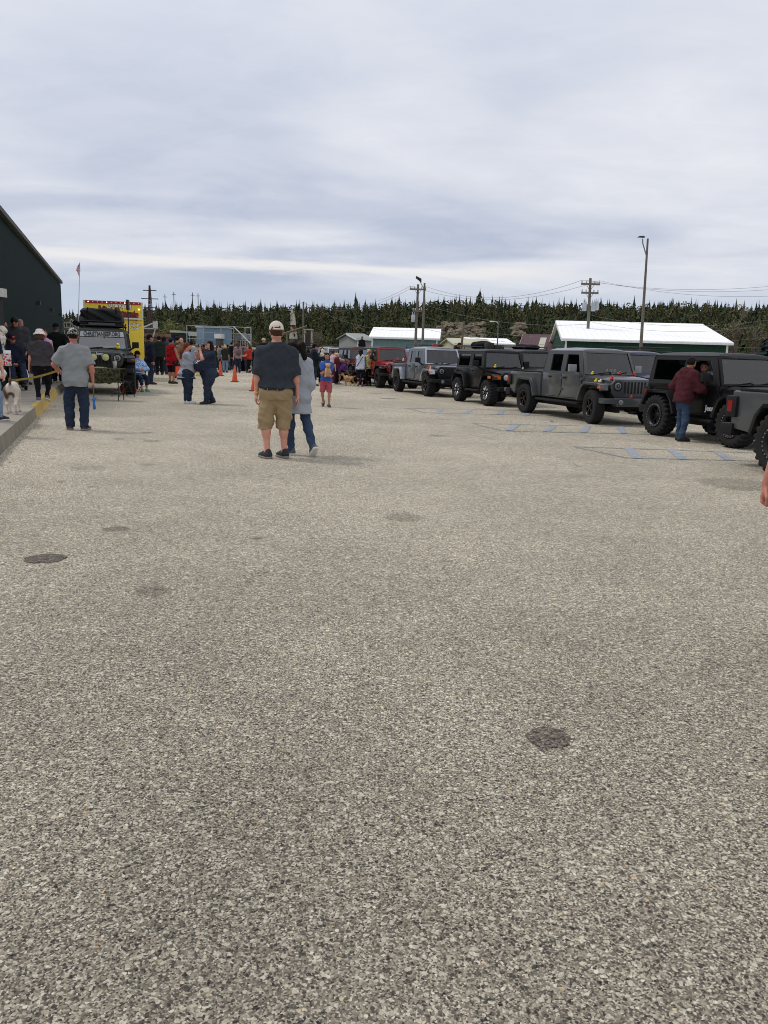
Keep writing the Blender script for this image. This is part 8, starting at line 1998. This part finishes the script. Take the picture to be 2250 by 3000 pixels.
boxbuild('bus', 'dark green bus front with pale roof left of the ball field fence', 'bus', 502, 525, 968, 95, .25, (44, 56, 52), (170, 168, 152), z0=.4, dep=6, wins=((.12, .88, .45, .82),))
boxbuild('hut', 'small hut with white roof in front of the pale trailer', 'hut', 632, 644, 978, 90, .5, (90, 84, 78), (216, 216, 214), dep=2)
boxbuild('dumpster', 'dark green container with grey lid behind the man in dark green tee', 'dumpster', 197, 236, 962, 40, .10, (40, 58, 50), (120, 124, 126), dep=1.8)
th, w_, zt_ = boxbuild('lumber_rack', 'brown stack of lumber behind the food trailer', 'lumber rack', 428, 481, 977, 78, .3, (100, 76, 62), (112, 82, 64), z0=.8, dep=2)
A_ = base(416, 74); th = thing('conveyor', 'white frame conveyor boom with a pale square panel right of the food trailer', 'conveyor', A_)
pt = lambda px, py: D(px, py, 74) - A_
mb = MB(); mb.path([pt(414, 962), pt(461, 942), pt(461, 963), pt(414, 962)], .06, 6); mb.tube(pt(420, 962), pt(420, 1020), .06); mb.tube(pt(455, 963), pt(440, 1020), .06); mb.build('frame', mat('frame_white', lin((176, 176, 172)), .5), th)
q0, q1 = pt(449, 962), pt(462, 942); mb = MB(); mb.box(q0.x, q1.x, -.12, -.07, q0.z, q1.z); mb.build('panel', mat('panel_pale', lin((176, 178, 176)), .6, var=.3, scale=2), th)
A_ = base(857, 118); th = thing('lookout_tower', 'narrow peeling white wooden tower above the vehicles', 'tower', A_); pt = lambda px, py: D(px, py, 118) - A_
peel = ramp_mat('peeling_white', [(0, (96, 74, 60)), (.38, (130, 108, 92)), (.46, (186, 180, 168)), (1, (206, 202, 192))], scale=1.6, detail=6, interp='LINEAR')
def slab(mb, xa0, xa1, ya, xb0, xb1, yb, dpt=1.4):
    a0, a1, b0, b1 = pt(xa0, ya), pt(xa1, ya), pt(xb0, yb), pt(xb1, yb); mb.hexa([(a0.x, 0, a0.z), (a1.x, 0, a1.z), (a1.x, dpt, a1.z), (a0.x, dpt, a0.z), (b0.x, .2, b0.z), (b1.x, .2, b1.z), (b1.x, dpt - .2, b1.z), (b0.x, dpt - .2, b0.z)])
mb = MB(); slab(mb, 850.5, 864, 952, 851, 861, 918); slab(mb, 847, 869, 992, 849, 867, 971); mb.build('boarding', peel, th)
mb = MB(); slab(mb, 852, 858, 917, 852, 857, 908, 1.0); mb.build('cap', mat('cap_yellow', lin((176, 160, 96)), .8), th)
mb = MB(); slab(mb, 850, 866, 970, 851, 864, 953); mb.build('red_section', ramp_mat('peeling_red', [(0, (70, 44, 38)), (.5, (108, 66, 56)), (.6, (170, 160, 148)), (1, (120, 74, 62))], scale=1.5, detail=5, interp='LINEAR'), th)
mb = MB(); q0, q1 = pt(861, 986), pt(864, 978); mb.box(q0.x, q1.x, -.05, -.003, q0.z, q1.z); mb.build('window', DRK, th)
A_ = base(860, 112); o = thing('boom', 'long slanting yellowish boom across the foot of the white tower', 'boom', A_); pt = lambda px, py: D(px, py, 112) - A_
mb = MB(); mb.tube(pt(822, 980), pt(899, 955), .09); mb.tube(pt(822, 984), pt(899, 957), .06)
for k in range(12): a_ = pt(822 + 6.4 * k, 980 - 2.08 * k); b_ = pt(825 + 6.4 * k, 983 - 2.1 * k); mb.tube(a_, b_, .03, n=4)
mb.tube(pt(840, 976), pt(840, 1004), .12); mb.build('arm', mat('boom_tan', lin((120, 112, 82)), .7), o)
A_ = base(891, 116); th = thing('booth', 'small open booth on posts right of the white tower', 'booth', A_); pt = lambda px, py: D(px, py, 116) - A_
w_ = pt(913, 987).x; z1_ = pt(902, 967).z; mb = MB()
for x in (0.05, w_ - .05):
    for y in (0, 1.6): mb.tube((x, y, 0), (x, y, z1_), .08, n=5)
mb.build('post', peel, th); mb = MB(); mb.box(-.1, w_ + .1, -.1, 1.7, z1_, z1_ + .16); mb.build('roof', mat('booth_roof', lin((178, 170, 158)), .7), th); mb = MB(); mb.box(.12, w_ - .12, .2, 1.4, z1_ * .45, z1_ * .9); mb.build('cabin', mat('booth_dark', lin((72, 60, 54)), .8), th); mb = MB(); mb.box(-.05, w_ + .05, -.05, 1.65, z1_ * .32, z1_ * .42); mb.build('floor', peel, th)
A_ = base(190, 50); th = thing('railing', 'pale railing with sloping handrail at the far corner of the green shed', 'railing', A_); pt = lambda px, py: D(px, py, 50) - A_
mb = MB(); mb.path([pt(187, 945), pt(205, 945), pt(228, 962)], .04); mb.path([pt(187, 960), pt(205, 960), pt(228, 975)], .04); mb.path([pt(207, 935), pt(230, 952)], .04)
mb.build('rail', mat('rail_pale', lin((170, 170, 166)), .5), th)
for px, y0 in ((187, 945), (195, 945), (205, 935), (212, 940), (220, 946), (228, 952)): mb = MB(); v_ = pt(px, y0); mb.tube((v_.x, 0, 0), v_, .03); mb.build('baluster', MATS['rail_pale'], th)
